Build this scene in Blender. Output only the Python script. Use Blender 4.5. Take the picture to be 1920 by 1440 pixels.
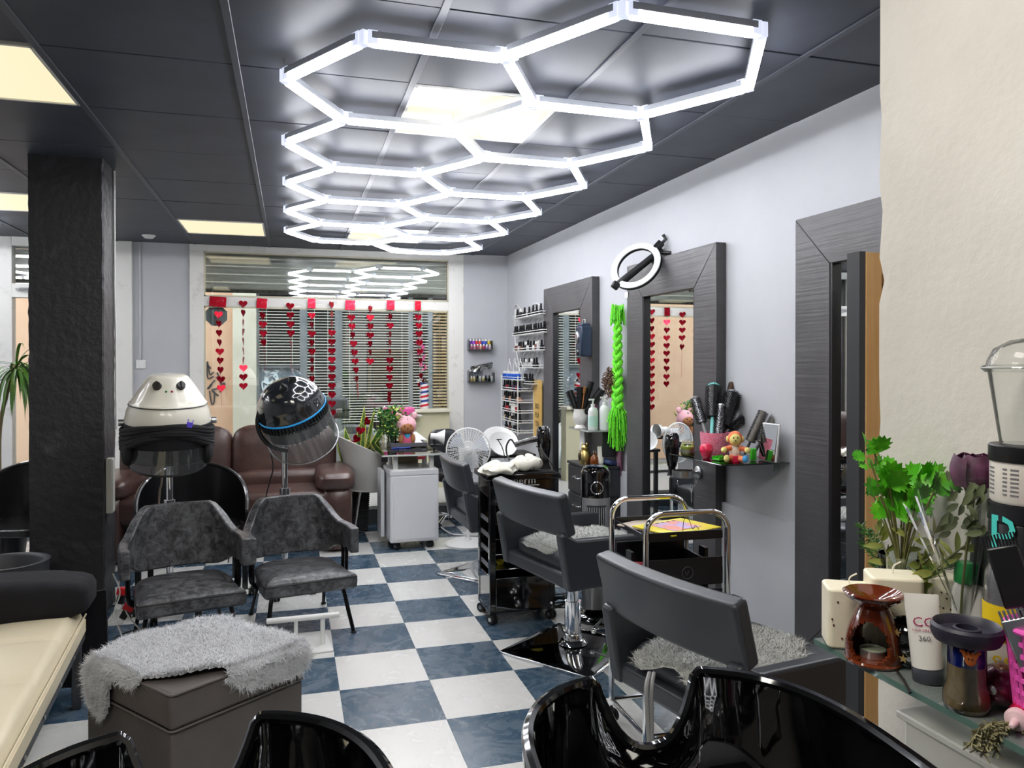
import bpy, bmesh, math, random
import numpy as np
from mathutils import Vector, Matrix, Euler
random.seed(7); rng = np.random.default_rng(7)
PI = math.pi
SC = bpy.context.scene; COL = SC.collection
for o in list(bpy.data.objects): bpy.data.objects.remove(o)

# ---------------------------------------------------------------- camera
CF, CX, CY, YAW, PITCH, CH = 1428.0, 960.0, 692.0, .2822, -.0065, 1.448
cd = bpy.data.cameras.new('camera'); cam = bpy.data.objects.new('camera', cd); COL.objects.link(cam)
cam.location = (0, 0, CH); cam.rotation_euler = (PI/2 + PITCH, 0, -YAW)
cd.sensor_width = 36; cd.sensor_fit = 'HORIZONTAL'; cd.lens = CF/1920*36; cd.shift_y = -(720-CY)/1920
cd.clip_start = .02; cd.clip_end = 200
SC.camera = cam
# ---------------------------------------------------------------- world, exposure
w = bpy.data.worlds.new('world'); SC.world = w; w.use_nodes = True
wn = w.node_tree.nodes; bg = wn['Background']
bg.inputs[0].default_value = (.80, .90, 1.0, 1); bg.inputs[1].default_value = 1.6
SC.view_settings.view_transform = 'Standard'; SC.view_settings.look = 'None'
SC.view_settings.exposure = 1.28; SC.view_settings.gamma = 1; SC.view_settings.use_curve_mapping = False
HEXLIGHT = 15.0; PANELLIGHT = .40; REARLIGHT = 62

cyc = SC.cycles; cyc.max_bounces = 6; cyc.diffuse_bounces = 3; cyc.glossy_bounces = 4; cyc.transmission_bounces = 6; cyc.transparent_max_bounces = 16; cyc.caustics_reflective = False; cyc.caustics_refractive = False

# ---------------------------------------------------------------- helpers
def px(x, y, X=None, Y=None, Z=None, D=None):
    """world point seen at photo pixel x,y at a known X, Y, Z or distance"""
    c, s = math.cos(YAW), math.sin(YAW)
    fw = Vector((s*math.cos(PITCH), c*math.cos(PITCH), math.sin(PITCH))); r = Vector((c, -s, 0)); u = r.cross(fw)
    d = fw + r*(x-CX)/CF - u*(y-CY)/CF
    t = (Z-CH)/d.z if Z is not None else Y/d.y if Y is not None else X/d.x if X is not None else D
    return Vector((0, 0, CH)) + d*t

def lin(c):
    if isinstance(c, str):
        c = c.lstrip('#'); c = [int(c[i:i+2], 16)/255 for i in (0, 2, 4)]
        c = [x/12.92 if x <= .04045 else ((x+.055)/1.055)**2.4 for x in c]
    return (c[0], c[1], c[2], 1)
MATS = {}
def mat(name, col, rough=.5, metal=0, **k):
    """noise=(scale, colour2, lo, hi[, stretch]) mixes a second colour; bump=(scale,strength); emit, trans, coat, alpha"""
    if name in MATS: return MATS[name]
    m = bpy.data.materials.new(name); m.use_nodes = True; nt = m.node_tree; N = nt.nodes; L = nt.links
    b = N['Principled BSDF']; b.inputs['Base Color'].default_value = lin(col)
    b.inputs['Roughness'].default_value = rough; b.inputs['Metallic'].default_value = metal
    if 'coat' in k: b.inputs['Coat Weight'].default_value = k['coat']; b.inputs['Coat Roughness'].default_value = k.get('coatr', .05)
    if 'trans' in k: b.inputs['Transmission Weight'].default_value = k['trans']; b.inputs['IOR'].default_value = k.get('ior', 1.45)
    if 'alpha' in k: b.inputs['Alpha'].default_value = k['alpha']
    if 'spec' in k: b.inputs['Specular IOR Level'].default_value = k['spec']
    if 'bior' in k: b.inputs['IOR'].default_value = k['bior']
    if 'sheen' in k: b.inputs['Sheen Weight'].default_value = k['sheen']
    if 'emit' in k:
        b.inputs['Emission Color'].default_value = lin(k.get('ecol', col)); b.inputs['Emission Strength'].default_value = k['emit']
    if 'sss' in k: b.inputs['Subsurface Weight'].default_value = k['sss']; b.inputs['Subsurface Radius'].default_value = (.02, .015, .01)
    if 'noise' in k or 'bump' in k:
        tc = N.new('ShaderNodeTexCoord'); src = tc.outputs[k.get('space', 'Object')]
        if k.get('rand'):
            oi = N.new('ShaderNodeObjectInfo'); ad = N.new('ShaderNodeVectorMath'); ad.operation = 'MULTIPLY_ADD'
            cb = N.new('ShaderNodeCombineXYZ')
            L.new(oi.outputs['Random'], cb.inputs[0]); L.new(oi.outputs['Random'], cb.inputs[1]); L.new(oi.outputs['Random'], cb.inputs[2])
            L.new(cb.outputs[0], ad.inputs[0]); ad.inputs[1].default_value = (37, 53, 71); L.new(src, ad.inputs[2]); src = ad.outputs[0]
    if 'noise' in k:
        ns = k['noise']; s = src
        if len(ns) > 4:
            mp = N.new('ShaderNodeMapping'); mp.inputs['Scale'].default_value = ns[4]; L.new(s, mp.inputs[0]); s = mp.outputs[0]
        n = N.new('ShaderNodeTexNoise'); n.inputs['Scale'].default_value = ns[0]; n.inputs['Detail'].default_value = k.get('detail', 6)
        n.inputs['Roughness'].default_value = k.get('nrough', .6); n.inputs['Distortion'].default_value = k.get('dist', 0); L.new(s, n.inputs['Vector'])
        r = N.new('ShaderNodeMapRange'); r.inputs[1].default_value = ns[2]; r.inputs[2].default_value = ns[3]; L.new(n.outputs[0], r.inputs[0])
        mx = N.new('ShaderNodeMix'); mx.data_type = 'RGBA'; mx.inputs[6].default_value = lin(col); mx.inputs[7].default_value = lin(ns[1])
        L.new(r.outputs[0], mx.inputs[0]); L.new(mx.outputs[2], b.inputs['Base Color'])
        if 'rr' in k:
            r2 = N.new('ShaderNodeMapRange'); r2.inputs[1].default_value = ns[2]; r2.inputs[2].default_value = ns[3]
            r2.inputs[3].default_value = rough; r2.inputs[4].default_value = k['rr']; L.new(n.outputs[0], r2.inputs[0]); L.new(r2.outputs[0], b.inputs['Roughness'])
    if 'bump' in k:
        bs = k['bump']; n = N.new('ShaderNodeTexNoise'); n.inputs['Scale'].default_value = bs[0]; n.inputs['Detail'].default_value = 5; s = src
        if len(bs) > 2:
            mp = N.new('ShaderNodeMapping'); mp.inputs['Scale'].default_value = bs[2]; L.new(s, mp.inputs[0]); s = mp.outputs[0]
        L.new(s, n.inputs['Vector'])
        bp = N.new('ShaderNodeBump'); bp.inputs['Strength'].default_value = bs[1]; bp.inputs['Distance'].default_value = k.get('bd', .01)
        L.new(n.outputs[0], bp.inputs['Height']); L.new(bp.outputs[0], b.inputs['Normal'])
    MATS[name] = m; return m

def glassmat(name, tint=(1, 1, 1), refl=.10, rough=0.0, ior=1.5, haze=0, hcol=(.6, .62, .62)):
    """thin clear sheet: mostly see-through with a Fresnel reflection"""
    if name in MATS: return MATS[name]
    m = bpy.data.materials.new(name); m.use_nodes = True; nt = m.node_tree; N = nt.nodes; L = nt.links; N.clear()
    o = N.new('ShaderNodeOutputMaterial'); t = N.new('ShaderNodeBsdfTransparent'); g = N.new('ShaderNodeBsdfGlossy'); g.inputs['Roughness'].default_value = rough
    t.inputs[0].default_value = (*tint, 1); mx = N.new('ShaderNodeMixShader'); fr = N.new('ShaderNodeFresnel'); fr.inputs[0].default_value = ior
    ad = N.new('ShaderNodeMath'); ad.operation = 'ADD'; ad.inputs[1].default_value = refl; ad.use_clamp = True
    L.new(fr.outputs[0], ad.inputs[0]); L.new(ad.outputs[0], mx.inputs[0]); L.new(t.outputs[0], mx.inputs[1]); L.new(g.outputs[0], mx.inputs[2]); last = mx
    if haze:
        df = N.new('ShaderNodeBsdfDiffuse'); df.inputs[0].default_value = (*hcol, 1); m2 = N.new('ShaderNodeMixShader'); m2.inputs[0].default_value = haze
        L.new(mx.outputs[0], m2.inputs[1]); L.new(df.outputs[0], m2.inputs[2]); last = m2
    L.new(last.outputs[0], o.inputs[0])
    MATS[name] = m; return m

def frame_of(d):
    d = Vector(d).normalized(); a = Vector((0, 0, 1)) if abs(d.z) < .95 else Vector((1, 0, 0))
    x = d.cross(a).normalized(); return x, x.cross(d).normalized(), d

class B:
    def __init__(s): s.v = []; s.f = []; s.mi = []; s.m = 0
    def add(s, vs, fs):
        n = len(s.v); s.v += [tuple(v) for v in vs]; s.f += [tuple(i+n for i in f) for f in fs]; s.mi += [s.m]*len(fs); return s
    def box(s, c, d, r=(0, 0, 0), taper=1.0):
        R = Euler(r).to_matrix(); c = Vector(c); vs = []
        for z in (-1, 1):
            t = taper if z > 0 else 1
            for x, y in ((-1, -1), (1, -1), (1, 1), (-1, 1)): vs.append(c + R @ Vector((x*d[0]/2*t, y*d[1]/2*t, z*d[2]/2)))
        return s.add(vs, [(3, 2, 1, 0), (4, 5, 6, 7), (0, 1, 5, 4), (1, 2, 6, 5), (2, 3, 7, 6), (3, 0, 4, 7)])
    def cyl(s, p, q, r, r2=None, n=16, cap=True):
        p, q = Vector(p), Vector(q); r2 = r if r2 is None else r2; a, b, _ = frame_of(q-p)
        vs = [p + (a*math.cos(t)+b*math.sin(t))*r for t in [2*PI*i/n for i in range(n)]] + [q + (a*math.cos(t)+b*math.sin(t))*r2 for t in [2*PI*i/n for i in range(n)]]
        fs = [(i, (i+1) % n, n+(i+1) % n, n+i) for i in range(n)]
        if cap: fs += [tuple(range(n))[::-1], tuple(range(n, 2*n))]
        return s.add(vs, fs)
    def lathe(s, prof, n=24, c=(0, 0, 0), axis=(0, 0, 1), sx=1, sy=1):
        a, b, d = frame_of(axis); c = Vector(c)
        if tuple(axis) == (0, 0, 1): a, b = Vector((1, 0, 0)), Vector((0, 1, 0))
        vs = [c + (a*math.cos(2*PI*i/n)*sx + b*math.sin(2*PI*i/n)*sy)*r + d*z for r, z in prof for i in range(n)]
        fs = [(k*n+i, k*n+(i+1) % n, (k+1)*n+(i+1) % n, (k+1)*n+i) for k in range(len(prof)-1) for i in range(n)]
        if prof[0][0] > 1e-5: fs.append(tuple(range(n))[::-1])
        if prof[-1][0] > 1e-5: fs.append(tuple((len(prof)-1)*n+i for i in range(n)))
        return s.add(vs, fs)
    def tube(s, pts, r, n=8, closed=False, caps=True):
        pts = [Vector(p) for p in pts]; m = len(pts); rr = r if hasattr(r, '__len__') else [r]*m; vs = []; prev = None
        for i, p in enumerate(pts):
            if closed: d = pts[(i+1) % m]-pts[i-1]
            else: d = pts[min(i+1, m-1)]-pts[max(i-1, 0)]
            if d.length < 1e-9: d = Vector((0, 0, 1))
            d.normalize()
            if prev is None: a, b, _ = frame_of(d)
            else:
                a = prev - d*prev.dot(d)
                if a.length < 1e-6: a, b, _ = frame_of(d)
                a.normalize(); b = a.cross(d)*-1
                b = d.cross(a)
            prev = a; b = d.cross(a)
            vs += [p + (a*math.cos(2*PI*j/n)+b*math.sin(2*PI*j/n))*rr[i] for j in range(n)]
        fs = []
        for i in range(m if closed else m-1):
            k = (i+1) % m
            fs += [(i*n+j, i*n+(j+1) % n, k*n+(j+1) % n, k*n+j) for j in range(n)]
        if not closed and caps: fs += [tuple(range(n))[::-1], tuple((m-1)*n+j for j in range(n))]
        return s.add(vs, fs)
    def sph(s, c, r, n=14, m=8, R=None):
        r = r if hasattr(r, '__len__') else (r, r, r); c = Vector(c); vs = []; R = R or Matrix.Identity(3)
        for i in range(1, m):
            a = PI*i/m
            for j in range(n):
                t = 2*PI*j/n; vs.append(c + R @ Vector((r[0]*math.sin(a)*math.cos(t), r[1]*math.sin(a)*math.sin(t), r[2]*math.cos(a))))
        T = len(vs); vs += [c + R @ Vector((0, 0, r[2])), c + R @ Vector((0, 0, -r[2]))]
        fs = [(i*n+j, (i+1)*n+j, (i+1)*n+(j+1) % n, i*n+(j+1) % n) for i in range(m-2) for j in range(n)]
        fs += [(T, j, (j+1) % n) for j in range(n)] + [(T+1, (m-2)*n+(j+1) % n, (m-2)*n+j) for j in range(n)]
        return s.add(vs, fs)
    def prism(s, out, d, M=None):
        """outline (x,y) extruded along z by d, transformed by M"""
        M = M or Matrix.Identity(4); n = len(out)
        vs = [M @ Vector((x, y, -d/2)) for x, y in out] + [M @ Vector((x, y, d/2)) for x, y in out]
        return s.add(vs, [tuple(range(n))[::-1], tuple(range(n, 2*n))] + [(i, (i+1) % n, n+(i+1) % n, n+i) for i in range(n)])
    def grid(s, fn, nu, nv, cu=False, cv=False):
        vs = [fn(i/(nu if cu else nu-1), j/(nv if cv else nv-1)) for i in range(nu) for j in range(nv)]
        fs = [(i*nv+j, ((i+1) % nu)*nv+j, ((i+1) % nu)*nv+(j+1) % nv, i*nv+(j+1) % nv) for i in range(nu if cu else nu-1) for j in range(nv if cv else nv-1)]
        return s.add(vs, fs)
    def slab(s, fn, nu, nv, t):
        """a surface given thickness t along its normal"""
        P = [[Vector(fn(i/(nu-1), j/(nv-1))) for j in range(nv)] for i in range(nu)]; top = []; bot = []
        for i in range(nu):
            for j in range(nv):
                a = P[min(i+1, nu-1)][j]-P[max(i-1, 0)][j]; b = P[i][min(j+1, nv-1)]-P[i][max(j-1, 0)]; n = a.cross(b)
                n = n.normalized() if n.length > 1e-12 else Vector((0, 0, 1)); top.append(P[i][j]+n*t/2); bot.append(P[i][j]-n*t/2)
        K = nu*nv; fs = []
        for i in range(nu-1):
            for j in range(nv-1):
                q = (i*nv+j, (i+1)*nv+j, (i+1)*nv+j+1, i*nv+j+1); fs.append(q); fs.append(tuple(K+x for x in q[::-1]))
        bd = [(i, 0) for i in range(nu)] + [(nu-1, j) for j in range(1, nv)] + [(i, nv-1) for i in range(nu-2, -1, -1)] + [(0, j) for j in range(nv-2, 0, -1)]
        for a, b in zip(bd, bd[1:]+bd[:1]):
            x, y = a[0]*nv+a[1], b[0]*nv+b[1]; fs.append((y, x, K+x, K+y))
        return s.add(top+bot, fs)
    def xf(s, M, a=0):
        s.v[a:] = [tuple(M @ Vector(v)) for v in s.v[a:]]; return s
    def o(s, name, m, parent=None, bev=0, seg=2, sub=0, smooth=True, loc=None, rot=None, label=None, kind=None, ang=40):
        me = bpy.data.meshes.new(name); me.from_pydata(s.v, [], s.f); me.validate()
        bm = bmesh.new(); bm.from_mesh(me); bmesh.ops.recalc_face_normals(bm, faces=bm.faces); bm.to_mesh(me); bm.free()
        for q in (m if isinstance(m, (list, tuple)) else [m]): me.materials.append(q)
        if isinstance(m, (list, tuple)) and len(s.mi) == len(me.polygons): me.polygons.foreach_set('material_index', s.mi)
        if smooth:
            me.polygons.foreach_set('use_smooth', [True]*len(me.polygons)); me.set_sharp_from_angle(angle=math.radians(ang))
        ob = bpy.data.objects.new(name, me); COL.objects.link(ob)
        if bev:
            md = ob.modifiers.new('bevel', 'BEVEL'); md.width = bev; md.segments = seg; md.limit_method = 'ANGLE'; md.angle_limit = math.radians(38); md.harden_normals = False
        if sub:
            md = ob.modifiers.new('sub', 'SUBSURF'); md.levels = sub; md.render_levels = sub
        if parent: ob.parent = parent
        if loc is not None: ob.location = loc
        if rot is not None: ob.rotation_euler = rot
        if label: ob['label'] = label
        if kind: ob['kind'] = kind
        return ob
def thing(name, label, cat, loc=(0, 0, 0), rz=0, group=None):
    o = bpy.data.objects.new(name, None); COL.objects.link(o); o.location = loc; o.rotation_euler = (0, 0, rz); o.empty_display_size = .05
    o['label'] = label; o['category'] = cat
    if group: o['group'] = group
    return o
def tag(o, label, cat, group=None):
    o['label'] = label; o['category'] = cat
    if group: o['group'] = group
    return o
def struct(o): o['kind'] = 'structure'; return o
def dup(root, loc, rz=None, label=None, group=None, scale=None):
    r = root.copy(); COL.objects.link(r); r.location = loc
    if rz is not None: r.rotation_euler = (0, 0, rz) if not hasattr(rz, '__len__') else rz
    if label: r['label'] = label
    if group: r['group'] = group
    if scale: r.scale = (scale,)*3 if not hasattr(scale, '__len__') else scale
    for ch in list(root.children):
        c = ch.copy(); COL.objects.link(c); c.parent = r
        for g in list(ch.children):
            d = g.copy(); COL.objects.link(d); d.parent = c
    return r
def bez(p0, p1, p2, p3, n=12):
    p0, p1, p2, p3 = map(Vector, (p0, p1, p2, p3))
    return [p0*(1-t)**3 + p1*3*t*(1-t)**2 + p2*3*t*t*(1-t) + p3*t**3 for t in [i/n for i in range(n+1)]]
def smoothpath(pts, k=6):
    P = [Vector(p) for p in pts]; P = [P[0]*2-P[1]]+P+[P[-1]*2-P[-2]]; out = []
    for i in range(1, len(P)-2):
        for j in range(k):
            t = j/k; a, b, c, d = P[i-1:i+3]
            out.append(.5*((2*b)+(c-a)*t+(2*a-5*b+4*c-d)*t*t+(3*b-a-3*c+d)*t**3))
    return out+[P[-2]]
def rrect(w, h, r, n=5):
    return [(sx*(w/2-r)+r*math.cos(a), sy*(h/2-r)+r*math.sin(a)) for sx, sy, a0 in ((1, 1, 0), (-1, 1, PI/2), (-1, -1, PI), (1, -1, 1.5*PI)) for a in [a0+PI/2*i/n for i in range(n+1)]]
def text(s, size, m, parent, loc, rot, depth=.0006, name='lettering', label=None, align='CENTER'):
    cu = bpy.data.curves.new('t', 'FONT'); cu.body = s; cu.size = size; cu.extrude = depth; cu.align_x = align; cu.resolution_u = 2
    t = bpy.data.objects.new('t', cu); me = bpy.data.meshes.new_from_object(t); bpy.data.objects.remove(t); bpy.data.curves.remove(cu)
    me.materials.clear(); me.materials.append(m); o = bpy.data.objects.new(name, me); COL.objects.link(o)
    o.location = loc; o.rotation_euler = rot
    if parent: o.parent = parent
    if label: o['label'] = label
    return o
def strands(pts, nrm, L, wd, lean=.5, seed=1, n=3):
    """fur: thin bent blades from points with normals (numpy) -> verts, faces"""
    g = np.random.default_rng(seed); k = len(pts); t = g.normal(size=(k, 3)); t -= (t*nrm).sum(1)[:, None]*nrm; t /= np.linalg.norm(t, axis=1)[:, None]+1e-9
    sd = np.cross(t, nrm); ln = L*g.uniform(.6, 1.2, (k, 1)); le = lean*g.uniform(.4, 1.3, (k, 1))
    a = pts-sd*wd/2; b = pts+sd*wd/2; mid = pts+nrm*ln*.6+t*ln*le*.5; c = mid-sd*wd*.35; d = mid+sd*wd*.35; e = pts+nrm*ln*.85+t*ln*le*1.3
    V = np.stack([a, b, c, d, e], 1).reshape(-1, 3); F = []
    for i in range(k): q = 5*i; F += [(q, q+1, q+3, q+2), (q+2, q+3, q+4)]
    return [tuple(v) for v in V], F
def furry(b, nf, L, wd, lean=.6, seed=1, flip=1, keep=None):
    """scatter fur over the faces already in builder b"""
    V = np.array(b.v); fs = [f for f in b.f if keep is None or keep(V[list(f)].mean(0))]; tri = np.array([(f[0], f[i], f[i+1]) for f in fs for i in range(1, len(f)-1)])
    A, Bv, C = V[tri[:, 0]], V[tri[:, 1]], V[tri[:, 2]]; N = np.cross(Bv-A, C-A); ar = np.linalg.norm(N, axis=1)+1e-12
    g = np.random.default_rng(seed); idx = g.choice(len(tri), nf, p=ar/ar.sum()); u = g.random((nf, 1)); v = g.random((nf, 1)); s = (u+v > 1); u = np.where(s, 1-u, u); v = np.where(s, 1-v, v)
    P = A[idx]+(Bv[idx]-A[idx])*u+(C[idx]-A[idx])*v; Nn = N[idx]/ar[idx][:, None]*flip
    vs, F = strands(P, Nn, L, wd, lean, seed); b.add(vs, F); return b

# common materials
M_black = mat('black_plastic', '#141416', .35)
M_blackgloss = mat('glossy_black_plastic', '#0b0b0d', .08, coat=1)
M_chrome = mat('chrome', (.85, .86, .88), .07, 1)
M_steel = mat('brushed_steel', (.6, .61, .63), .28, 1)
M_white = mat('white_plastic', '#e9e9e7', .4)
M_whitemetal = mat('white_painted_metal', '#eeeeec', .4)
M_rubber = mat('black_rubber', '#1b1b1d', .7)
M_glass = glassmat('clear_glass', (.93, .97, .96), .05)
M_wire = mat('black_cable', '#101012', .5)
M_wcable = mat('white_cable', '#dcdcd8', .5)
def caster(parent, x, y, r=.025, name='caster', a=0):
    b = B(); R = Matrix.Rotation(a, 3, 'Z')
    for sgn in (-1, 1):
        c = Vector((x, y, r)); ax = R @ Vector((1, 0, 0)); b.cyl(c+ax*sgn*.004, c+ax*sgn*.018, r, n=20)
        b.m = 1; b.cyl(c+ax*sgn*.018, c+ax*sgn*.0195, r*.45, n=14); b.m = 0
    b.box((x, y, r*1.5), (.012, r*1.5, r*1.3)); b.cyl((x, y, r*1.6), (x, y, r*2.6), .006, n=8)
    return b.o(name, [M_rubber, M_steel], parent)
# ================================================================ the room
ZC = 2.63
M_wall = mat('grey_white_wall_paint', '#bcbec2', .6, bump=(18, .12), bd=.004, noise=(1.3, '#b2b4b9', .4, .8))
M_wallwarm = mat('warm_white_plaster', '#dad6cf', .65, bump=(45, .35), bd=.004, noise=(2.2, '#cdc8c0', .45, .75))
M_ceil = mat('dark_slate_ceiling_paint', '#3f434f', .5, bump=(60, .1), bd=.002, noise=(3, '#353944', .4, .7))
M_runner = mat('dark_ceiling_grid_paint', '#464a54', .45)
M_frame = mat('white_gloss_frame_paint', '#e6e5e0', .35, bump=(12, .1), bd=.003, noise=(9, '#cfcec8', .58, .75))
M_tw = mat('white_marbled_vinyl', '#d9d9d5', .24, noise=(9, '#c9cac6', .52, .72), rand=True, dist=.8, detail=9, rr=.34)
M_tb = mat('slate_blue_marbled_vinyl', '#24455d', .2, noise=(6, '#5f6d7a', .34, .70), rand=True, dist=1.2, detail=10, nrough=.72, rr=.36, bump=(25, .12), bd=.002)
M_grout = mat('dark_floor_joint', '#55595c', .8)

# floor: slab and one object per tile
fl = struct(B().box((-.8, 2.9, -.035), (6.6, 11.0, .06)).o('floor', M_grout, smooth=False))
T = .402; gx0, gy0 = .606, 5.862
tb = B().prism(rrect(.4008, .4008, .001, 1), .005)
mw = tb.o('tile', M_tw, fl, smooth=False); md = tb.o('tile', M_tb, fl, smooth=False)
mesh_w, mesh_d = mw.data, md.data; bpy.data.objects.remove(mw); bpy.data.objects.remove(md)
for i in range(-11, 5):
    for k in range(-3, 14):
        x = gx0+(i+.5)*T; y = gy0-(k+.5)*T
        if x > 2.45 or y > 7.0: continue
        t = bpy.data.objects.new('tile', mesh_w if (i+k) % 2 == 0 else mesh_d); COL.objects.link(t); t.parent = fl; t.location = (x, y, -.0025)
# ceiling: slab, panels, runners
ce = struct(B().box((-.8, 2.9, ZC+.06), (6.6, 11.0, .06)).o('ceiling', M_ceil, smooth=False))
G = .7008; cx0, cy0 = -.207, 3.206
pb = B().box((0, 0, 0), (G-.006, G-.006, .012)).o('ceiling_panel', M_ceil, ce, bev=.002, seg=1); pm = pb.data; first = pb
LIGHTCELLS = [(1, 0), (-2, 0), (-1, 5), (1, 5), (-3, 4), (0, -4), (-2, -4), (-4, 0)]
used = False
for i in range(-5, 4):
    for k in range(-7, 7):
        if (i, k) in LIGHTCELLS: continue
        p = pb if not used else pb.copy()
        if used: COL.objects.link(p)
        used = True; p.location = (cx0+(i+.5)*G, cy0+(k+.5)*G, ZC+.006+random.uniform(0, .0025)); p.rotation_euler = (random.uniform(-.002, .002), random.uniform(-.002, .002), 0)
rb = B().box((0, 0, 0), (.028, 11, .008)).o('ceiling_runner', M_runner, ce, bev=.002, seg=1)
for i in range(-5, 5):
    p = rb if i == -5 else rb.copy()
    if i > -5: COL.objects.link(p)
    p.location = (cx0+i*G, 2.9, ZC-.001)
M_panel = mat('warm_led_diffuser', '#8a8470', .5, emit=PANELLIGHT, ecol='#fff0c8')
M_rear = mat('added_rear_fill', '#ffffff', .5, emit=REARLIGHT*.12, ecol='#fffaf0')  # emitter of two unseen panels added behind the camera to brighten the room
names = {(1, 0): 'square cream ceiling light panel above the near hexagon lamp', (-2, 0): 'square cream ceiling light panel at the upper left', (-1, 5): 'cream ceiling light panel left of the far end of the hexagon lamp',
         (1, 5): 'cream ceiling light panel above the far end of the hexagon lamp', (-3, 4): 'ceiling light panel hidden beyond the black column', (0, -4): 'unseen fill light panel added behind the camera on the right', (-2, -4): 'unseen fill light panel added behind the camera on the left', (-4, 0): 'ceiling light panel at the far left of the salon'}
for (i, k), lb in names.items():
    t = thing('ceiling_light', lb, 'ceiling light', (cx0+(i+.5)*G, cy0+(k+.5)*G, ZC+.0), group=None)
    b = B(); h = G/2-.012
    for sx, sy, dx, dy in ((0, 1, G-.03, .014), (0, -1, G-.03, .014), (1, 0, .014, G-.03), (-1, 0, .014, G-.03)): b.box((sx*(h-.007), sy*(h-.007), .002), (dx, dy, .014))
    b.o('frame', M_frame, t); B().box((0, 0, .004), (G-.05, G-.05, .006)).o('diffuser', M_rear if k < -1 else M_panel, t, smooth=False)

# walls
def wallbox(name, pts, z0, z1, m=M_wall):
    n = len(pts); b = B(); b.add([(x, y, z0) for x, y in pts]+[(x, y, z1) for x, y in pts], [tuple(range(n))[::-1], tuple(range(n, 2*n))]+[(i, (i+1) % n, n+(i+1) % n, n+i) for i in range(n)])
    return struct(b.o(name, m, smooth=False))
def wx(y): return 2.37-.022*(y-3.5)
wallbox('wall_right', [(wx(-2.6), -2.6), (wx(8.3), 8.3), (2.75, 8.3), (2.75, -2.6)], 0, ZC+.05)
def dado(y0, y1): return [(wx(y0)-.028, y0), (wx(y1)-.028, y1), (wx(y1)+.02, y1), (wx(y0)+.02, y0)]
wallbox('trim_1', dado(1.2, 8.1), 0, .668)
wallbox('wall_left', [(-3.75, -2.6), (-3.9, -2.6), (-3.9, 8.3), (-3.75, 8.3)], 0, ZC+.05)
wallbox('wall_rear', [(-3.9, -2.6), (2.75, -2.6), (2.75, -2.75), (-3.9, -2.75)], 0, ZC+.05)
YW = 8.12
def WX(x, y=700): return px(x, y, Y=YW).x
def WZ(x, y): return px(x, y, Y=YW).z
xl0, xl1, xr1, xr0 = WX(357), WX(384), WX(839), WX(868)
dl0, dl1 = -3.1, WX(250)
wb = wallbox('wall_back', [(xr0, 8.06), (wx(8.06)+.05, 8.02), (wx(8.1)+.05, 8.3), (xr0, 8.3)], 0, ZC+.05)
wallbox('wall_back.001', [(dl1, YW-.02), (xl0, YW-.02), (xl0, 8.3), (dl1, 8.3)], 0, ZC+.05)
wallbox('wall_back.002', [(-3.9, YW-.02), (dl0, YW-.02), (dl0, 8.3), (-3.9, 8.3)], 0, ZC+.05)
wallbox('wall_back.003', [(xl0, YW), (xr0, YW), (xr0, 8.25), (xl0, 8.25)], 0, .2)
# raised display platform under the window
M_plat = mat('grey_platform_paint', '#6d7175', .5); M_platw = mat('white_platform_edge', '#d9d9d6', .45)
wallbox('trim_2', [(-1.55, 6.98), (2.26, 6.98), (2.26, YW), (-1.55, YW)], 0, .135, M_plat)
wallbox('trim_3', [(-1.55, 6.955), (2.26, 6.955), (2.26, YW), (-1.55, YW)], .135, .165, M_platw)
# partition wall near the camera, right
def part_wall():
    b = B(); n = 60; g = np.random.default_rng(3); off = g.normal(0, .0022, n+1)
    pts = [(1.083, -2.5), (1.083, 1.15), (2.5, 1.15), (2.5, -2.5)]
    vs = []; fs = []
    for i in range(n+1):
        z = (ZC+.05)*i/n; vs += [(1.083, -2.6, z), (1.083, 1.18, z), (1.083+abs(off[i]), 1.207+off[i], z), (2.6, 1.21, z), (2.6, -2.6, z)]
    for i in range(n):
        for j in range(5): fs.append((i*5+j, i*5+(j+1) % 5, (i+1)*5+(j+1) % 5, (i+1)*5+j))
    fs += [(0, 1, 2, 3, 4), tuple(n*5+j for j in range(5))]
    b.add(vs, fs); return struct(b.o('wall_front', M_wallwarm, ang=25))
part_wall()
# black column
M_colm = mat('black_painted_rough_plaster', '#323235', .42, noise=(5, '#525255', .56, .8), bump=(22, .8), bd=.012)
c0 = px(51, 287, Z=ZC); c1 = px(187, 298, Z=ZC); c2 = px(210, 318, Z=ZC)
cb = B(); ax, ay, bx_, by = c0.x, (c0.y+c1.y)/2, c1.x+.02, c2.y+.02
def colgrid(b):
    n = 70; g = np.random.default_rng(5); vs = []; fs = []
    for i in range(n+1):
        z = (ZC+.02)*i/n; j = g.normal(0, .0015, 8); vs += [(ax+j[0], ay+j[1], z), (bx_-.008+j[2], ay+j[3], z), (bx_+j[2], ay+.008+j[3], z), (bx_+j[4], by+j[5], z), (ax+j[6], by, z)]
    for i in range(n):
        for k in range(5): fs.append((i*5+k, i*5+(k+1) % 5, (i+1)*5+(k+1) % 5, (i+1)*5+k))
    b.add(vs, fs+[(4, 3, 2, 1, 0), tuple(n*5+k for k in range(5))]); return b
col = struct(colgrid(cb).o('column', M_colm, ang=25))
w_ = B().tube([(bx_+.008, by-.03, z) for z in (2.62, 2.3, 2.0, 1.9)]+[(bx_+.012, by-.02, z) for z in (1.6, 1.2, 1.05)], .006, 8)
tag(w_.o('conduit', M_wcable), 'thin white cable running up the far edge of the black column', 'cable')
b = B().box((0, 0, 0), (.035, .06, .32)); t = thing('cable_trunking', 'grey-white box trunking fixed low on the side of the black column', 'trunking', (bx_+.02, ay+.05, .74)); b.o('body', mat('aged_white_plastic', '#cfccc4', .5), t, bev=.004)
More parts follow.
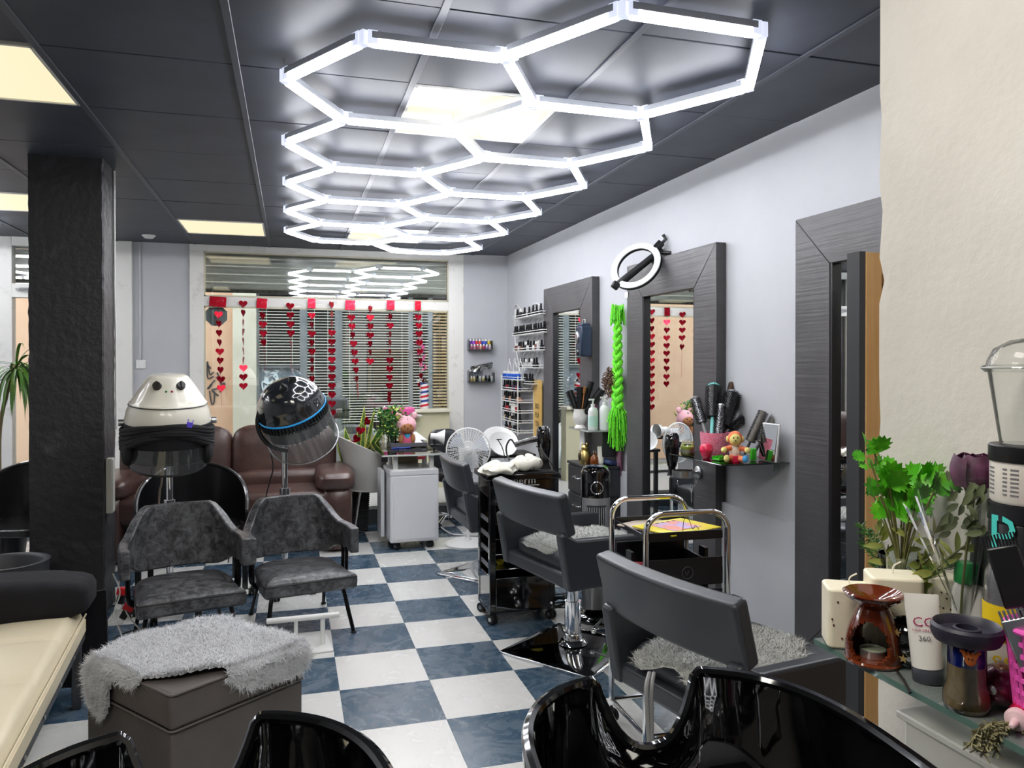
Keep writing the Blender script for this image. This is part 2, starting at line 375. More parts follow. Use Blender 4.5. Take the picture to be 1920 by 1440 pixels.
B().box((.019, 0, 0), (.004, .052, .3)).o('cover', MATS['aged_white_plastic'], t, bev=.001)
for z in (-.12, .0, .12): pass

# window_1 -------------------------------------------------
zt0, zt1 = WZ(600, 579), WZ(600, 561); ztop = WZ(600, 481)
zsill = .2
win = B()
for (x0, x1) in ((xl0, xl1), (xr1, xr0)): win.box(((x0+x1)/2, YW-.005, (ZC+zsill)/2), (abs(x1-x0), .11, ZC-zsill))
win.box(((xl0+xr0)/2, YW-.005, (ZC+ztop)/2), (xr0-xl0, .112, ZC-ztop)).box(((xl0+xr0)/2, YW-.005, (zt0+zt1)/2), (xr0-xl0-.02, .1, zt1-zt0))
win.box(((xl0+xr0)/2, YW-.02, zsill+.03), (xr0-xl0, .14, .06))
window = struct(win.o('window_1', M_frame, bev=.006))
bb = B()
for z, zz in ((zt1, ztop), (zsill+.06, zt0)):
    for x in (xl1+.006, xr1-.006): bb.box((x, YW-.05, (z+zz)/2), (.014, .02, zz-z))
    for q in (z+.006, zz-.006): bb.box(((xl1+xr1)/2, YW-.05, q), (xr1-xl1, .02, .014))
bb.o('glazing_bead', mat('cream_glazing_bead', '#cdc7ae', .5), window)
M_pane = glassmat('window_pane_glass', (.93, .96, .95), .10)
B().box(((xl1+xr1)/2, YW, (zt1+ztop)/2), (xr1-xl1, .005, ztop-zt1)).o('pane', M_pane, window, smooth=False)
B().box(((xl1+xr1)/2, YW, (zsill+.06+zt0)/2), (xr1-xl1, .005, zt0-zsill-.06)).o('pane', M_pane, window, smooth=False)
# roller shutter drawn up behind the upper pane, also over the door
M_shut = mat('weathered_shutter_metal', '#f6f4ec', .45, noise=(6, '#c9c6ba', .5, .8, (1, 1, 6)))
def shutter(x0, x1, z0, z1, y=8.3):
    r = thing('roller_shutter', 'weathered metal roller shutter half drawn down behind the %s' % ('window' if x1 > 0 else 'door'), 'shutter', (0, 0, 0))
    n = max(2, round((z1-z0)/.078)); h = (z1-z0)/n
    def slat(i):
        b = B(); zc = z0+i*h; pts = [(y-.0, zc), (y-.012, zc+h*.06), (y-.036, zc+h*.26), (y-.045, zc+h*.48), (y-.04, zc+h*.68), (y-.02, zc+h*.86), (y+.008, zc+h*.93), (y+.008, zc+h)]
        vs = [(x0, a, z) for a, z in pts]+[(x1, a, z) for a, z in pts]; k = len(pts); b.add(vs, [(j, j+1, k+j+1, k+j) for j in range(k-1)]+[tuple(range(k)), tuple(range(k, 2*k))]); return b
    for i in range(n): slat(i).o('slat', M_shut, r)
    B().box(((x0+x1)/2, y, z0-.012), (x1-x0, .05, .03)).o('bottom_rail', mat('rusty_bottom_rail', '#5c584c', .6, noise=(30, '#2d2a22', .45, .6)), r, bev=.003)
shutter(xl1-.03, xr1+.03, WZ(600, 545), 2.7)
# door_1 beyond the column
zd = px(20, 545, Y=YW).z
dr = B(); xr_ = dl1
for x0, x1 in ((xr_-.17, xr_), (dl0, dl0+.12), (px(-12, 700, Y=YW).x, px(27, 700, Y=YW).x), (-2.22, -2.06)): dr.box(((x0+x1)/2, YW-.005, 1.315), (x1-x0, .11, 2.63))
dr.box(((dl0+dl1)/2, YW-.005, 2.59), (dl1-dl0, .1, .09)).box(((dl0+dl1)/2, YW-.006, zd), (dl1-dl0, .1, .13)).box(((dl0+dl1)/2, YW-.005, .1), (dl1-dl0, .09, .2))
door = struct(dr.o('door_1', M_frame, bev=.005))
B().box(((dl0+dl1)/2, YW+.0, 1.32), (dl1-dl0-.05, .005, 2.5)).o('pane', M_pane, door, smooth=False)
B().tube([(-2.44, YW-.07, zd+.01), (-2.4, YW-.12, zd+.01), (-2.2, YW-.12, zd+.01), (-2.16, YW-.07, zd+.01)], .012).o('closer_arm', M_steel, door)
shutter(dl0, dl1, zd+.12, 2.7)
# small fittings on walls and ceiling
p = px(264, 683, Y=YW-.03); t = thing('light_switch', 'white square light switch on the grey wall by the door', 'switch', (p.x, YW-.025, p.z))
B().box((0, 0, 0), (.085, .012, .085)).o('plate', M_white, t, bev=.004); B().box((.008, -.008, 0), (.05, .008, .055), (.12, 0, 0)).o('rocker', M_white, t, bev=.002)
B().box((p.x-.01, YW-.03, (p.z+ZC)/2+.02), (.022, .014, ZC-p.z-.06)); tag(B().box((p.x-.005, YW-.028, (p.z+ZC)/2+.02), (.02, .014, ZC-p.z-.05)).o('wall_trunking', M_wall, bev=.002), 'slim grey cable trunking rising from the light switch to the ceiling', 'trunking')
p = px(279, 441, Z=ZC); t = thing('smoke_detector', 'small white oval detector on the dark ceiling left of the far light panel', 'detector', (p.x, p.y, ZC-.001))
B().lathe([(.0, -.03), (.035, -.028), (.05, -.012), (.055, 0)], 20).o('cover', M_white, t); B().lathe([(.058, -.006), (.06, 0)], 20).o('base', M_white, t)
p = px(655, 455, Z=ZC); t = thing('ceiling_sensor', 'small white sensor under the ceiling beside the far hexagon', 'sensor', (p.x, p.y, ZC-.001))
B().lathe([(.0, -.025), (.03, -.022), (.045, 0)], 18).o('cover', M_white, t); B().lathe([(.05, -.006), (.052, 0)], 18).o('base', M_white, t)

# ---------------------------------------------------------------- hexagon lamps
M_led = mat('led_tube', '#ffffff', .4, emit=HEXLIGHT, ecol='#f9faff'); M_ledhouse = mat('aluminium_housing', '#c9cdd6', .35, metal=.2)
M_clip = mat('clear_connector', '#f4f7ff', .15, emit=.35, ecol='#dfe6ff', coat=.5)
A_ = .507; HZ = 2.555
def hexlamp(name_label, centres, ox=0, oy=0):
    t = thing('hexagon_lamp', name_label, 'ceiling light', (ox, oy, HZ)); edges = {}; nodes = {}
    for cx, cy in centres:
        V = [(cx+A_*math.cos(PI/3*k+.02), cy+A_*math.sin(PI/3*k+.02)) for k in range(6)]
        for k in range(6):
            a, b = V[k], V[(k+1) % 6]; key = (round((a[0]+b[0])/2/.06), round((a[1]+b[1])/2/.06)); edges.setdefault(key, (a, b))
            nk = (round(a[0]/.08), round(a[1]/.08)); nodes.setdefault(nk, [a, []])
    for a, b in edges.values():
        for n in nodes.values():
            for q, o_ in ((a, b), (b, a)):
                if math.hypot(n[0][0]-q[0], n[0][1]-q[1]) < .06: n[1].append(math.atan2(o_[1]-q[1], o_[0]-q[0]))
    L = A_-.05; e = B()
    tube = B().box((0, 0, -.008), (L, .034, .026)).o('light_tube', M_led, t, bev=.006); hs = B().box((0, 0, .014), (L, .038, .024)).o('housing', M_ledhouse, tube, bev=.002)
    fst = True
    for a, b in edges.values():
        o = tube if fst else tube.copy()
        if not fst:
            COL.objects.link(o); h = hs.copy(); COL.objects.link(h); h.parent = o
        fst = False
        o.location = ((a[0]+b[0])/2, (a[1]+b[1])/2, 0); o.rotation_euler = (0, 0, math.atan2(b[1]-a[1], b[0]-a[0]))
    for (a, angs) in nodes.values():
        b = B().box((0, 0, .004), (.03, .03, .05), (0, 0, angs[0] if angs else 0))
        for q in angs: b.box((math.cos(q)*.028, math.sin(q)*.028, .006), (.036, .036, .048), (0, 0, q))
        b.o('connector', M_clip, t, bev=.002, seg=1, loc=(a[0], a[1], 0))
    w = B()
    for cx, cy in centres[::3]: w.cyl((cx-A_, cy, .02), (cx-A_, cy, ZC-HZ), .002, n=6)
    w.o('hanging_wire', M_steel, t, kind='stuff')
    return t
dy = A_*math.sqrt(3)
hexlamp('large ceiling lamp of eleven glowing white hexagons running to the window', [(.485-.004*k, 3.085+dy*k) for k in range(5)]+[(1.245-.004*k, 2.645+dy*k) for k in range(6)])
hexlamp('second glowing hexagon lamp mostly hidden beyond the black column', [(-2.75, 5.2+dy*k) for k in range(3)]+[(-3.5, 4.76), (-3.5, 4.76+dy)])

# ---------------------------------------------------------------- street outside
struct(B().box((0, 13, -.16), (30, 9.4, .1)).o('street_ground', mat('asphalt', '#6e6c69', .8)))
YF = 11.2
def FX(x, y=650): return px(x, y, Y=YF).x
def FZ(x, y): return px(x, y, Y=YF).z
M_pink = mat('salmon_render', '#e3b795', .8, noise=(2, '#d6a583', .4, .8)); M_cream = mat('cream_render', '#ded3bd', .8, noise=(3, '#cbbfa8', .45, .8)); M_gal = mat('galvanised_frame_grey', '#8b8c8c', .5, noise=(6, '#6f7071', .4, .7))
bd = thing('building_facade', 'salmon and cream shop building with slatted windows across the street', 'building', (0, YF, 0))
xs = [FX(437), FX(481), FX(812), FX(845)]
def fb(x0, x1, z0, z1, y=0, d=.2): return B().box(((x0+x1)/2, y, (z0+z1)/2), (abs(x1-x0), d, z1-z0))
fb(-9, xs[0], -.1, 5, .1, .3).o('wall', M_pink, bd, smooth=False); fb(xs[2]+.5, 9, -.1, 5, .1, .3).o('wall', M_pink, bd, smooth=False)
pc = fb(xs[0], xs[1], -.1, 5, .04, .3).o('pilaster', M_cream, bd, bev=.01)
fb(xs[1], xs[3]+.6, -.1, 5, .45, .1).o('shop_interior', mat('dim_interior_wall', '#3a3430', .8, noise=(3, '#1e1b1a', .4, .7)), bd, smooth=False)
fb(xs[1]-.1, xs[3]+1, FZ(600, 552), 5, .05, .3).o('lintel', M_gal, bd, smooth=False)
fb(xs[1]-.1, xs[3]+1, -.1, FZ(560, 850), .12, .2).o('lower_panel', M_gal, bd, smooth=False)
for x0, x1 in ((480, 486), (562, 576), (628, 642), (766, 774), (803, 811)): fb(FX(x0), FX(x1), -.1, FZ(600, 552), .05, .12).o('mullion', M_gal, bd)
fb(FX(484), FX(565), FZ(520, 690), FZ(520, 684), .05, .1).o('transom', M_gal, bd)
fb(FX(484), FX(565), -.1, FZ(520, 690), .1, .08).o('grey_panel', mat('graffiti_grey_panel', '#7d8489', .6, noise=(5, '#e9eef0', .56, .6), dist=2), bd, smooth=False)
M_bl = mat('cream_venetian_slat', '#f0eadb', .5); M_br = mat('brown_louvre_slat', '#a58a62', .55)
def blind(x0, x1, zlo, m, nm, tilt=.22, y=-.02, pitch=.041, zhi=None):
    b = B(); z = zlo; zhi = zhi or FZ(600, 560)
    while z < zhi: b.box(((x0+x1)/2, y, z), (x1-x0, .03, .005), (tilt, 0, 0)); z += pitch
    for x in (x0+.1, x1-.1): b.cyl((x, y-.012, zlo), (x, y-.012, zhi), .0025, n=5)
    b.o(nm, m, bd, kind='stuff', smooth=False)
blind(FX(486), FX(562), FZ(520, 683), M_bl, 'venetian_blind'); blind(FX(576), FX(628), FZ(600, 775), M_bl, 'venetian_blind'); blind(FX(642), FX(766), FZ(700, 790), M_bl, 'venetian_blind', pitch=.038)
blind(FX(774), FX(803), FZ(780, 800), M_bl, 'venetian_blind'); blind(FX(811), FX(862), FZ(830, 800), M_br, 'wooden_louvre', .9, pitch=.046)
b = B()
g = random.Random(4)
for k in range(9):   # black scrawl on the salmon wall
    x, y = 388+g.uniform(0, 30), 690+k*7
    pts = [px(x+g.uniform(-9, 9), y+g.uniform(-14, 14), Y=YF-.07) for _ in range(4)]; b.tube([Vector((q.x, -.06, q.z)) for q in smoothpath(pts, 4)], .009, 5)
b.o('graffiti', mat('black_spray_paint', '#3c3a3c', .8), bd)
b = B()
for k in range(12):
    x, y = 492+g.uniform(0, 62), 712+g.uniform(0, 40); pts = [px(x+g.uniform(-9, 9), y+g.uniform(-12, 12), Y=YF+.05) for _ in range(4)]; b.tube([Vector((q.x, .05, q.z)) for q in smoothpath(pts, 4)], .013, 5)
b.o('graffiti', mat('pale_spray_paint', '#e8f0f0', .8), bd, label='pale tag scrawled on the grey panel')
b = B()
for k in range(7):
    x, y = 782+g.uniform(0, 14), 640+k*8; pts = [px(x+g.uniform(-7, 7), y+g.uniform(-7, 7), Y=YF-.1) for _ in range(4)]; b.tube([Vector((q.x, -.11, q.z)) for q in smoothpath(pts, 4)], .012, 5)
b.o('graffiti', mat('pink_spray_paint', '#c94a78', .6), bd, label='pink scrawl over the slats')
p = px(406, 592, Y=8.16); tag(B().prism([(math.cos(a+PI/8)*.11, math.sin(a+PI/8)*.11) for a in [PI/4*k for k in range(8)]], .004, Matrix.Translation((p.x, 8.14, p.z)) @ Matrix.Rotation(PI/2, 4, 'X')).o('window_sticker', mat('translucent_sticker', '#c3cdcf', .4), smooth=False), 'pale octagonal sticker on the outside of the window, upper left', 'sticker')
# white scooter parked outside with grey top case
YS = 9.05; c = px(680, 830, Y=YS)
sc = thing('scooter', 'white scooter with a grey top case parked outside the window', 'scooter', (c.x, YS, -.1))
M_scw = mat('white_scooter_paint', '#e6e6e3', .3, coat=.5); M_case = mat('grey_case_plastic', '#5c5e60', .4)
def SL(x, y): q = px(x, y, Y=YS); return (q.x-c.x, 0, q.z+.1)
q = SL(630, 765)
tc = B().box((0, 0, 0), (.32, .36, .24), taper=.85).o('top_case', M_case, sc, bev=.04, seg=4, loc=(q[0], .1, q[2])); B().box((0, -.17, -.02), (.33, .03, .02)).o('seam', M_black, tc, bev=.004)
B().box((.03, -.185, -.03), (.07, .02, .05)).o('latch', M_steel, tc, bev=.006)
P = [SL(*a)[::2] for a in [(608, 822), (650, 800), (700, 800), (716, 830), (735, 868), (738, 905), (700, 905), (668, 890), (640, 888), (618, 862)]]
B().prism(P, .26, Matrix.Rotation(PI/2, 4, 'X')).o('fairing', M_scw, sc, bev=.05, seg=4)
P = [SL(*a)[::2] for a in [(640, 796), (700, 798), (690, 812), (650, 812)]]
B().prism(P, .28, Matrix.Rotation(PI/2, 4, 'X')).o('seat', mat('grey_scooter_seat', '#8b8b8b', .5), sc, bev=.02, seg=3)
P = [SL(*a)[::2] for a in [(722, 800), (736, 808), (752, 880), (744, 920), (728, 920)]]
B().prism(P, .34, Matrix.Rotation(PI/2, 4, 'X')).o('leg_shield', M_scw, sc, bev=.03, seg=3)
for x in (640, 735):
    q = SL(x, 960); B().lathe([(.12, -.05), (.23, -.05), (.25, 0), (.23, .05), (.12, .05)], 28, (q[0], 0, .25), (0, 1, 0)).o('wheel', M_rubber, sc)
q = SL(722, 790); B().tube([(q[0], -.32, q[2]), (q[0]+.04, -.15, q[2]+.03), (q[0]+.04, .15, q[2]+.03), (q[0], .32, q[2])], .018).o('handlebar', M_black, sc)
for s_ in (-1, 1): B().sph((q[0]+.02, s_*.28, q[2]+.14), (.02, .06, .04)).o('mirror', M_steel, sc)
B().cyl((q[0]+.03, 0, q[2]), (q[0]+.12, 0, .28), .03).o('fork', M_steel, sc)
# ================================================================ seating and dryers, left and centre
M_leath = mat('brown_leather', '#432e29', .34, noise=(4, '#5f463d', .45, .75), bump=(55, .25), bd=.004, coat=.25, coatr=.3)
M_seam = mat('dark_seam', '#2c1d19', .6)
M_vinyl = mat('worn_black_vinyl', '#2d2d30', .34, noise=(20, '#7b7c7f', .42, .70), nrough=.75, detail=9, bump=(45, .25), bd=.003, dist=.6)
M_dkmetal = mat('dark_tube_metal', '#1d1d1f', .25, metal=.7)
M_blkleather = mat('black_salon_leather', '#232428', .36, bump=(120, .12), bd=.002, coat=.15, coatr=.3)
def sgnp(x, e): return math.copysign(abs(x)**e, x)
def puff(b, c, r, e=.45, e2=.45, n=28, m=14, R=None, crease=0):
    R = R or Matrix.Identity(3); c = Vector(c)
    def f(u, v):
        a = -PI/2+PI*v; t = 2*PI*u
        p = Vector((r[0]*sgnp(math.cos(a), e)*sgnp(math.cos(t), e2), r[1]*sgnp(math.cos(a), e)*sgnp(math.sin(t), e2), r[2]*sgnp(math.sin(a), e)))
        if crease: p *= 1+crease*math.sin(p.x*60+p.z*25)*.3+crease*math.sin(p.z*70+p.x*9)*.3
        return c + R @ p
    return b.grid(f, n, m, cu=True)
# sofa
sofa = thing('leather_sofa', 'brown leather two-seat sofa with split back cushions under the window', 'sofa', (px(432, 900, Y=6.42).x, 6.42, 0), -.015)
SW = .93
B().box((0, .05, .2), (2*SW-.3, .62, .2)).o('base', M_leath, sofa, bev=.03, seg=3)
for x in (-.4, .4):
    puff(B(), (x, -.08, .38), (.405, .36, .11), .35, .28, 32, 16, crease=.01).o('seat_cushion', M_leath, sofa)
    cu = puff(B(), (x*1.03, .22, .69), (.415, .16, .26), .42, .3, 36, 20, Matrix.Rotation(-.12, 3, 'X'), crease=.012).o('back_cushion', M_leath, sofa)
    puff(B(), (x*1.03, .12, .5), (.40, .15, .1), .5, .35, 32, 12, crease=.02).o('lumbar_roll', M_leath, sofa)
for s in (-1, 1):
    puff(B(), (s*(SW-.12), -.02, .26), (.12, .44, .27), .35, .3, 24, 14).o('armrest', M_leath, sofa)
    puff(B(), (s*(SW-.13), -.06, .545), (.155, .42, .085), .55, .45, 28, 12, crease=.02).o('arm_pad', M_leath, sofa)
B().box((0, -.28, .13), (1.5, .06, .16)).o('footrest_panel', M_leath, sofa, bev=.02, seg=3)
for x in (-.7, .7):
    for y in (-.2, .3): B().cyl((x, y, 0), (x, y, .1), .025, .03).o('foot', M_black, sofa)
# dryer chairs
def make_dryer_chair(label):
    t = thing('dryer_chair', label, 'chair', group=None)
    def wrap(u, v):
        # plan path: left arm front -> back -> right arm front
        L = [(-.295, -.16), (-.30, -.05), (-.29, .08), (-.255, .18), (-.19, .235), (-.09, .262), (0, .27), (.09, .262), (.19, .235), (.255, .18), (.29, .08), (.30, -.05), (.295, -.16)]
        k = u*(len(L)-1); i = min(int(k), len(L)-2); f = k-i; f = f*f*(3-2*f)*.3+f*.7; x = L[i][0]*(1-f)+L[i+1][0]*f; y = L[i][1]*(1-f)+L[i+1][1]*f
        s = abs(u-.5)*2; bk = 1-min(1, max(0, (s-.36)/.28)); bk = bk*bk*(3-2*bk)
        top = .575+.15*bk; bot = .425-.055*bk*(1) + .0; z = bot+(top-bot)*v
        lean = bk*v; return (x*(1-.16*lean), y+.05*lean, z)
    b = B().slab(wrap, 41, 9, .05); bk = b.o('backrest', M_vinyl, t, bev=.008, seg=2)
    for s in (-1, 1): B().tube([(s*.255, .19, .37), (s*.27, .17, .5), (s*.2, .29, .69), (s*.17, .315, .724)], .0035, 6).o('piping', M_black, bk)
    def seat(u, v):
        return None
    b = B(); pts = [(-.235, -.27), (.235, -.27), (.25, -.25), (.245, 0), (.225, .15), (.15, .235), (0, .26), (-.15, .235), (-.225, .15), (-.245, 0), (-.25, -.25)]
    P = smoothpath(([(x, y, 0) for x, y in pts]+[(pts[0][0], pts[0][1], 0)]), 4)[:-1]; n = len(P)
    lev = [(.94, .245), (1, .26), (1.01, .30), (1.0, .325), (.95, .338), (.8, .347), (.5, .354), (.2, .356)]
    vs = [(p.x*k, p.y*k, z) for k, z in lev for p in P]; fs = [(i*n+j, i*n+(j+1) % n, (i+1)*n+(j+1) % n, (i+1)*n+j) for i in range(len(lev)-1) for j in range(n)]
    b.add(vs, fs+[tuple(range(n))[::-1], tuple((len(lev)-1)*n+j for j in range(n))]); st = b.o('seat', M_vinyl, t)
    B().tube([Vector((p.x*1.005, p.y*1.005, .318)) for p in P], .004, 6, closed=True).o('piping', M_black, st)
    for s in (-1, 1):
        B().tube(smoothpath([(s*.19, -.22, .25), (s*.205, -.235, .235), (s*.225, -.265, .12), (s*.245, -.3, .008)], 4), [.012]*12+[.009], 8).o('leg', M_dkmetal, t)
        B().tube(smoothpath([(s*.19, .19, .25), (s*.205, .2, .2), (s*.215, .26, .1), (s*.225, .31, .008)], 4), .011, 8).o('leg', M_dkmetal, t)
        b = B(); b.cyl((s*.245, -.3, 0), (s*.245, -.3, .01), .016); b.o('foot_glide', M_rubber, t)
        b = B(); b.cyl((s*.225, .31, 0), (s*.225, .31, .01), .016); b.o('foot_glide', M_rubber, t)
        B().tube(smoothpath([(s*.275, -.05, .44), (s*.275, -.05, .33), (s*.265, -.04, .27), (s*.2, -.02, .245)], 4), .011, 8).o('arm_post', M_dkmetal, t)
        B().tube(smoothpath([(s*.275, .03, .44), (s*.275, .03, .33), (s*.265, .03, .27), (s*.2, .03, .245)], 4), .011, 8).o('arm_post', M_dkmetal, t)
    return t
ch = make_dryer_chair('worn dark vinyl salon chair under the black hood dryer, right of the pair')
ch.location = (.04, 4.40, 0); ch.rotation_euler = (0, 0, .21); ch.scale = (.93,)*3
p = px(343, 1000, D=3.88)
ch2 = dup(ch, (p.x, p.y+.05, 0), .23, 'worn dark vinyl salon chair under the cream hood dryer, left of the pair', scale=.95)

def dryer_stand(t, dx, dyy, H, m=M_chrome):
    B().cyl((dx, dyy, .12), (dx, dyy, H), .019, n=16).o('pole', m, t); B().cyl((dx, dyy, .62), (dx, dyy, .66), .032).o('collar', m, t)
    B().lathe([(.045, .06), (.04, .12), (.02, .16)], 18, (dx, dyy, 0)).o('hub', M_black, t)
    for k in range(5):
        a = 2*PI*k/5+.5; b = B().tube([(dx+math.cos(a)*.03, dyy+math.sin(a)*.03, .09), (dx+math.cos(a)*.2, dyy+math.sin(a)*.2, .065)], [.018, .012], 8); b.o('leg', M_steel, t)
        caster(t, dx+math.cos(a)*.2, dyy+math.sin(a)*.2, .022)
M_smoke = glassmat('smoked_visor', (.30, .33, .37), .08, .02, 1.4, .06)
M_visor = glassmat('clear_visor', (.72, .75, .77), .05, .02, 1.35, .16, (.35, .37, .38))
# cream hood dryer
M_creamp = mat('cream_dryer_plastic', '#e3dfcf', .25, coat=.5); M_cloth = mat('black_jersey_cloth', '#121214', .85, bump=(60, .4), bd=.004)
p = px(316, 790, D=4.25); q = px(318, 905, D=4.45)
t = thing('hood_dryer', 'cream-topped salon hood dryer with black cloth wrapped round it', 'hood dryer', (p.x, p.y, 0), .16)
dz = p.z; q = px(318, 905, D=4.42); dl = Matrix.Rotation(-.16, 3, 'Z') @ Vector((q.x-p.x, q.y-p.y, 0)); dryer_stand(t, dl.x, dl.y, dz-.14)
B().tube(smoothpath([(dl.x, dl.y, dz-.2), (dl.x, dl.y, dz-.05), (dl.x*.6, .26, dz+.02), (0, .2, dz+.02)], 5), .022, 10).o('neck', M_black, t)
R_ = Matrix.Rotation(.10, 3, 'X')
b = B().lathe([(.0, .262), (.085, .262), (.10, .255), (.13, .215), (.165, .16), (.192, .118), (.2, .112), (.202, .105), (.198, .1), (.212, .07), (.222, .02), (.22, -.02)], 40); cap = b.o('hood_top', M_creamp, t, loc=(0, 0, dz), rot=(.12, 0, 0))
B().lathe([(.2015, .104), (.205, .1015), (.2015, .099)], 40).o('trim_line', M_black, cap)
for s in (-1, 1):
    kb = B().cyl((0, 0, 0), (0, 0, .02), .024, .02, n=20).box((0, 0, .024), (.008, .036, .012)); kb.o('knob', M_black, cap, loc=(s*.058, -.118, .215), rot=(.95, 0, s*.3))
    B().sph((s*.014, -.146, .19), .006, 10, 6).o('indicator', mat('red_led', '#a01414', .3) if s > 0 else mat('green_led', '#147a2e', .3), cap)
    B().cyl((s*.222, .0, .0), (s*.25, .0, .0), .018, n=14).o('pivot', M_steel, cap)
B().lathe([(.2, .03), (.226, .02), (.222, -.08), (.195, -.17), (.17, -.19), (.16, -.02), (.1, .05), (0, .07)], 36).o('inner_hood', mat('black_flock', '#0c0d12', .8), t, loc=(0, 0, dz-.02), rot=(.12, 0, 0))
vb = B().grid(lambda u, v: (math.sin(-2.0+4.0*u)*(.208-.0*v), -math.cos(-2.0+4.0*u)*(.208-.012*v)-.02*v, -.03-.215*v*(.72+.28*math.cos((-2+4*u)*.8))), 30, 8); vz = vb.o('visor', M_smoke, t, loc=(0, 0, dz-.02), rot=(.08, 0, 0))
B().tube([(math.sin(a)*.197, -math.cos(a)*.197-.02, -.03-.215*(.72+.28*math.cos(a*.8))) for a in [-2+4*i/30 for i in range(31)]], .006, 6).o('visor_rim', M_black, vz)
B().tube([(math.sin(a)*.175, -math.cos(a)*.17, -.2) for a in [2*PI*i/30 for i in range(30)]], .011, 8, closed=True).o('air_ring', M_black, t, loc=(0, 0, dz-.01), rot=(.08, 0, 0))
cl = B(); g = random.Random(2)
for k in range(6):
    ph = g.uniform(0, 6); z0 = .03-.012*k
    pts = [(math.sin(a)*(.232+.006*math.sin(3*a+ph)), -math.cos(a)*(.225+.006*math.sin(2*a+ph)), z0+.010*math.sin(a*1.0+ph*.15)-.04*math.sin(a)**2-.04*max(0, abs(math.sin(a))-.5)*(k/2.5)) for a in [2*PI*i/40 for i in range(40)]]
    cl.tube(pts, [.014+.004*math.sin(5*2*PI*i/40+ph) for i in range(40)], 8, closed=True)
cloth = tag(cl.o('turban_cloth', M_cloth, loc=(p.x, p.y, dz-.03), rot=(.1, .03, .16)), 'black cloth twisted round the cream hood dryer', 'cloth')
for s in (-1, 1): puff(B(), (s*.2, -.05, -.125), (.034, .10, .075), .9, .9, 14, 10).o('fold', M_cloth, cloth)
b = B().box((0, 0, 0), (.03, .012, .018)).box((-.012, -.004, .014), (.004, .006, .022)).box((.012, -.004, .014), (.004, .006, .022)).box((0, -.004, -.014), (.026, .006, .01)); r_ = px(356, 795, D=4.02)
tag(b.o('hair_clip', mat('purple_plastic', '#5b4bd0', .35), bev=.002, loc=r_, rot=(0, .2, .2)), 'small purple clip pinned to the black cloth on the dryer', 'hair clip')
# black hood dryer with blue line
p = px(552, 777, D=4.2); t = thing('hood_dryer', 'black hood dryer with a thin blue light line and clear visor', 'hood dryer', (p.x, p.y, 0), .2)
dz = p.z; q = px(534, 950, D=4.85); dl = Matrix.Rotation(-.2, 3, 'Z') @ Vector((q.x-p.x, q.y-p.y, 0)); dryer_stand(t, dl.x, dl.y, dz-.13)
TR = (Matrix.Rotation(-.42, 4, 'Y') @ Matrix.Rotation(.35, 4, 'X')).to_euler()
M_dkglossy = mat('dark_grey_gloss_plastic', '#1d2024', .15, coat=1); M_blue = mat('blue_line', '#2a8fc8', .3, emit=.12, ecol='#1f8fd8')
b = B().lathe([(0, .235), (.06, .232), (.11, .215), (.15, .185), (.155, .178), (.185, .14), (.2, .10), (.206, .06), (.212, .05)], 40); cap = b.o('hood_top', M_dkglossy, t, loc=(0, 0, dz), rot=TR); cap.scale = (.88,)*3
B().lathe([(.209, .052), (.215, .048), (.215, .04), (.209, .036)], 40).o('blue_line', M_blue, cap)
rb_ = B()
for i in range(60):
    a = 2*PI*i/60; rb_.box((math.cos(a)*.212, math.sin(a)*.212, .012), (.01, .011, .045), (0, 0, a))
rb_.o('vent_ribs', mat('matt_black', '#191a1c', .5), cap, kind='stuff'); B().lathe([(.206, .036), (.206, -.02), (.2, -.03)], 40).o('band', MATS['matt_black'], cap)
B().lathe([(.155, -.015), (.157, .0), (.15, .02)], 40)
for a in (.15, 1.25):
    kb = B().cyl((0, 0, 0), (0, 0, .022), .026, .022, n=18).box((0, 0, .026), (.009, .04, .014)); kb.o('knob', M_black, cap, loc=(math.sin(a)*.09-.03, -math.cos(a)*.07, .225), rot=(.35, .15, a))
for s in (0,): B().box((.05, -.213, .0), (.05, .012, .014)).o('visor_hinge', M_black, cap, bev=.003)
B().lathe([(.2, -.02), (.197, -.09), (.188, -.10), (.17, -.095), (.16, -.05), (.1, .02), (0, .04)], 36).o('inner_hood', mat('grey_inner_hood', '#4a4d50', .4), cap)
b = B()
for i in range(36):
    a = 2*PI*i/36; b.box((math.cos(a)*.18, math.sin(a)*.18, -.10), (.03, .004, .02), (0, 0, a))
b.o('inner_ribs', M_steel, cap, kind='stuff')
vb = B().grid(lambda u, v: (math.sin(-1.9+3.8*u)*(.214+.005*v), -math.cos(-1.9+3.8*u)*(.214+.012*v), -.0-.235*v*(.6+.4*math.cos((-1.9+3.8*u)*.75))), 30, 8); vz = vb.o('visor', M_visor, cap)
B().tube([(math.sin(a)*.219, -math.cos(a)*.226, -.235*(.6+.4*math.cos(a*.75))) for a in [-1.9+3.8*i/30 for i in range(31)]], .0045, 6).o('visor_rim', M_steel, vz)
B().tube([(math.cos(a)*.235, .0+math.sin(a)*.05, -.02+.20*math.sin(a*1)) for a in [PI*.72+i*.09 for i in range(22)]], .014, 8).o('yoke', M_black, cap)
B().tube(smoothpath([(dl.x, dl.y, dz-.2), (dl.x-.01, dl.y-.02, dz-.08), (-.14, .22, dz-.03), (-.12, .12, dz+.03)], 5), .026, 10).o('neck', M_black, t)
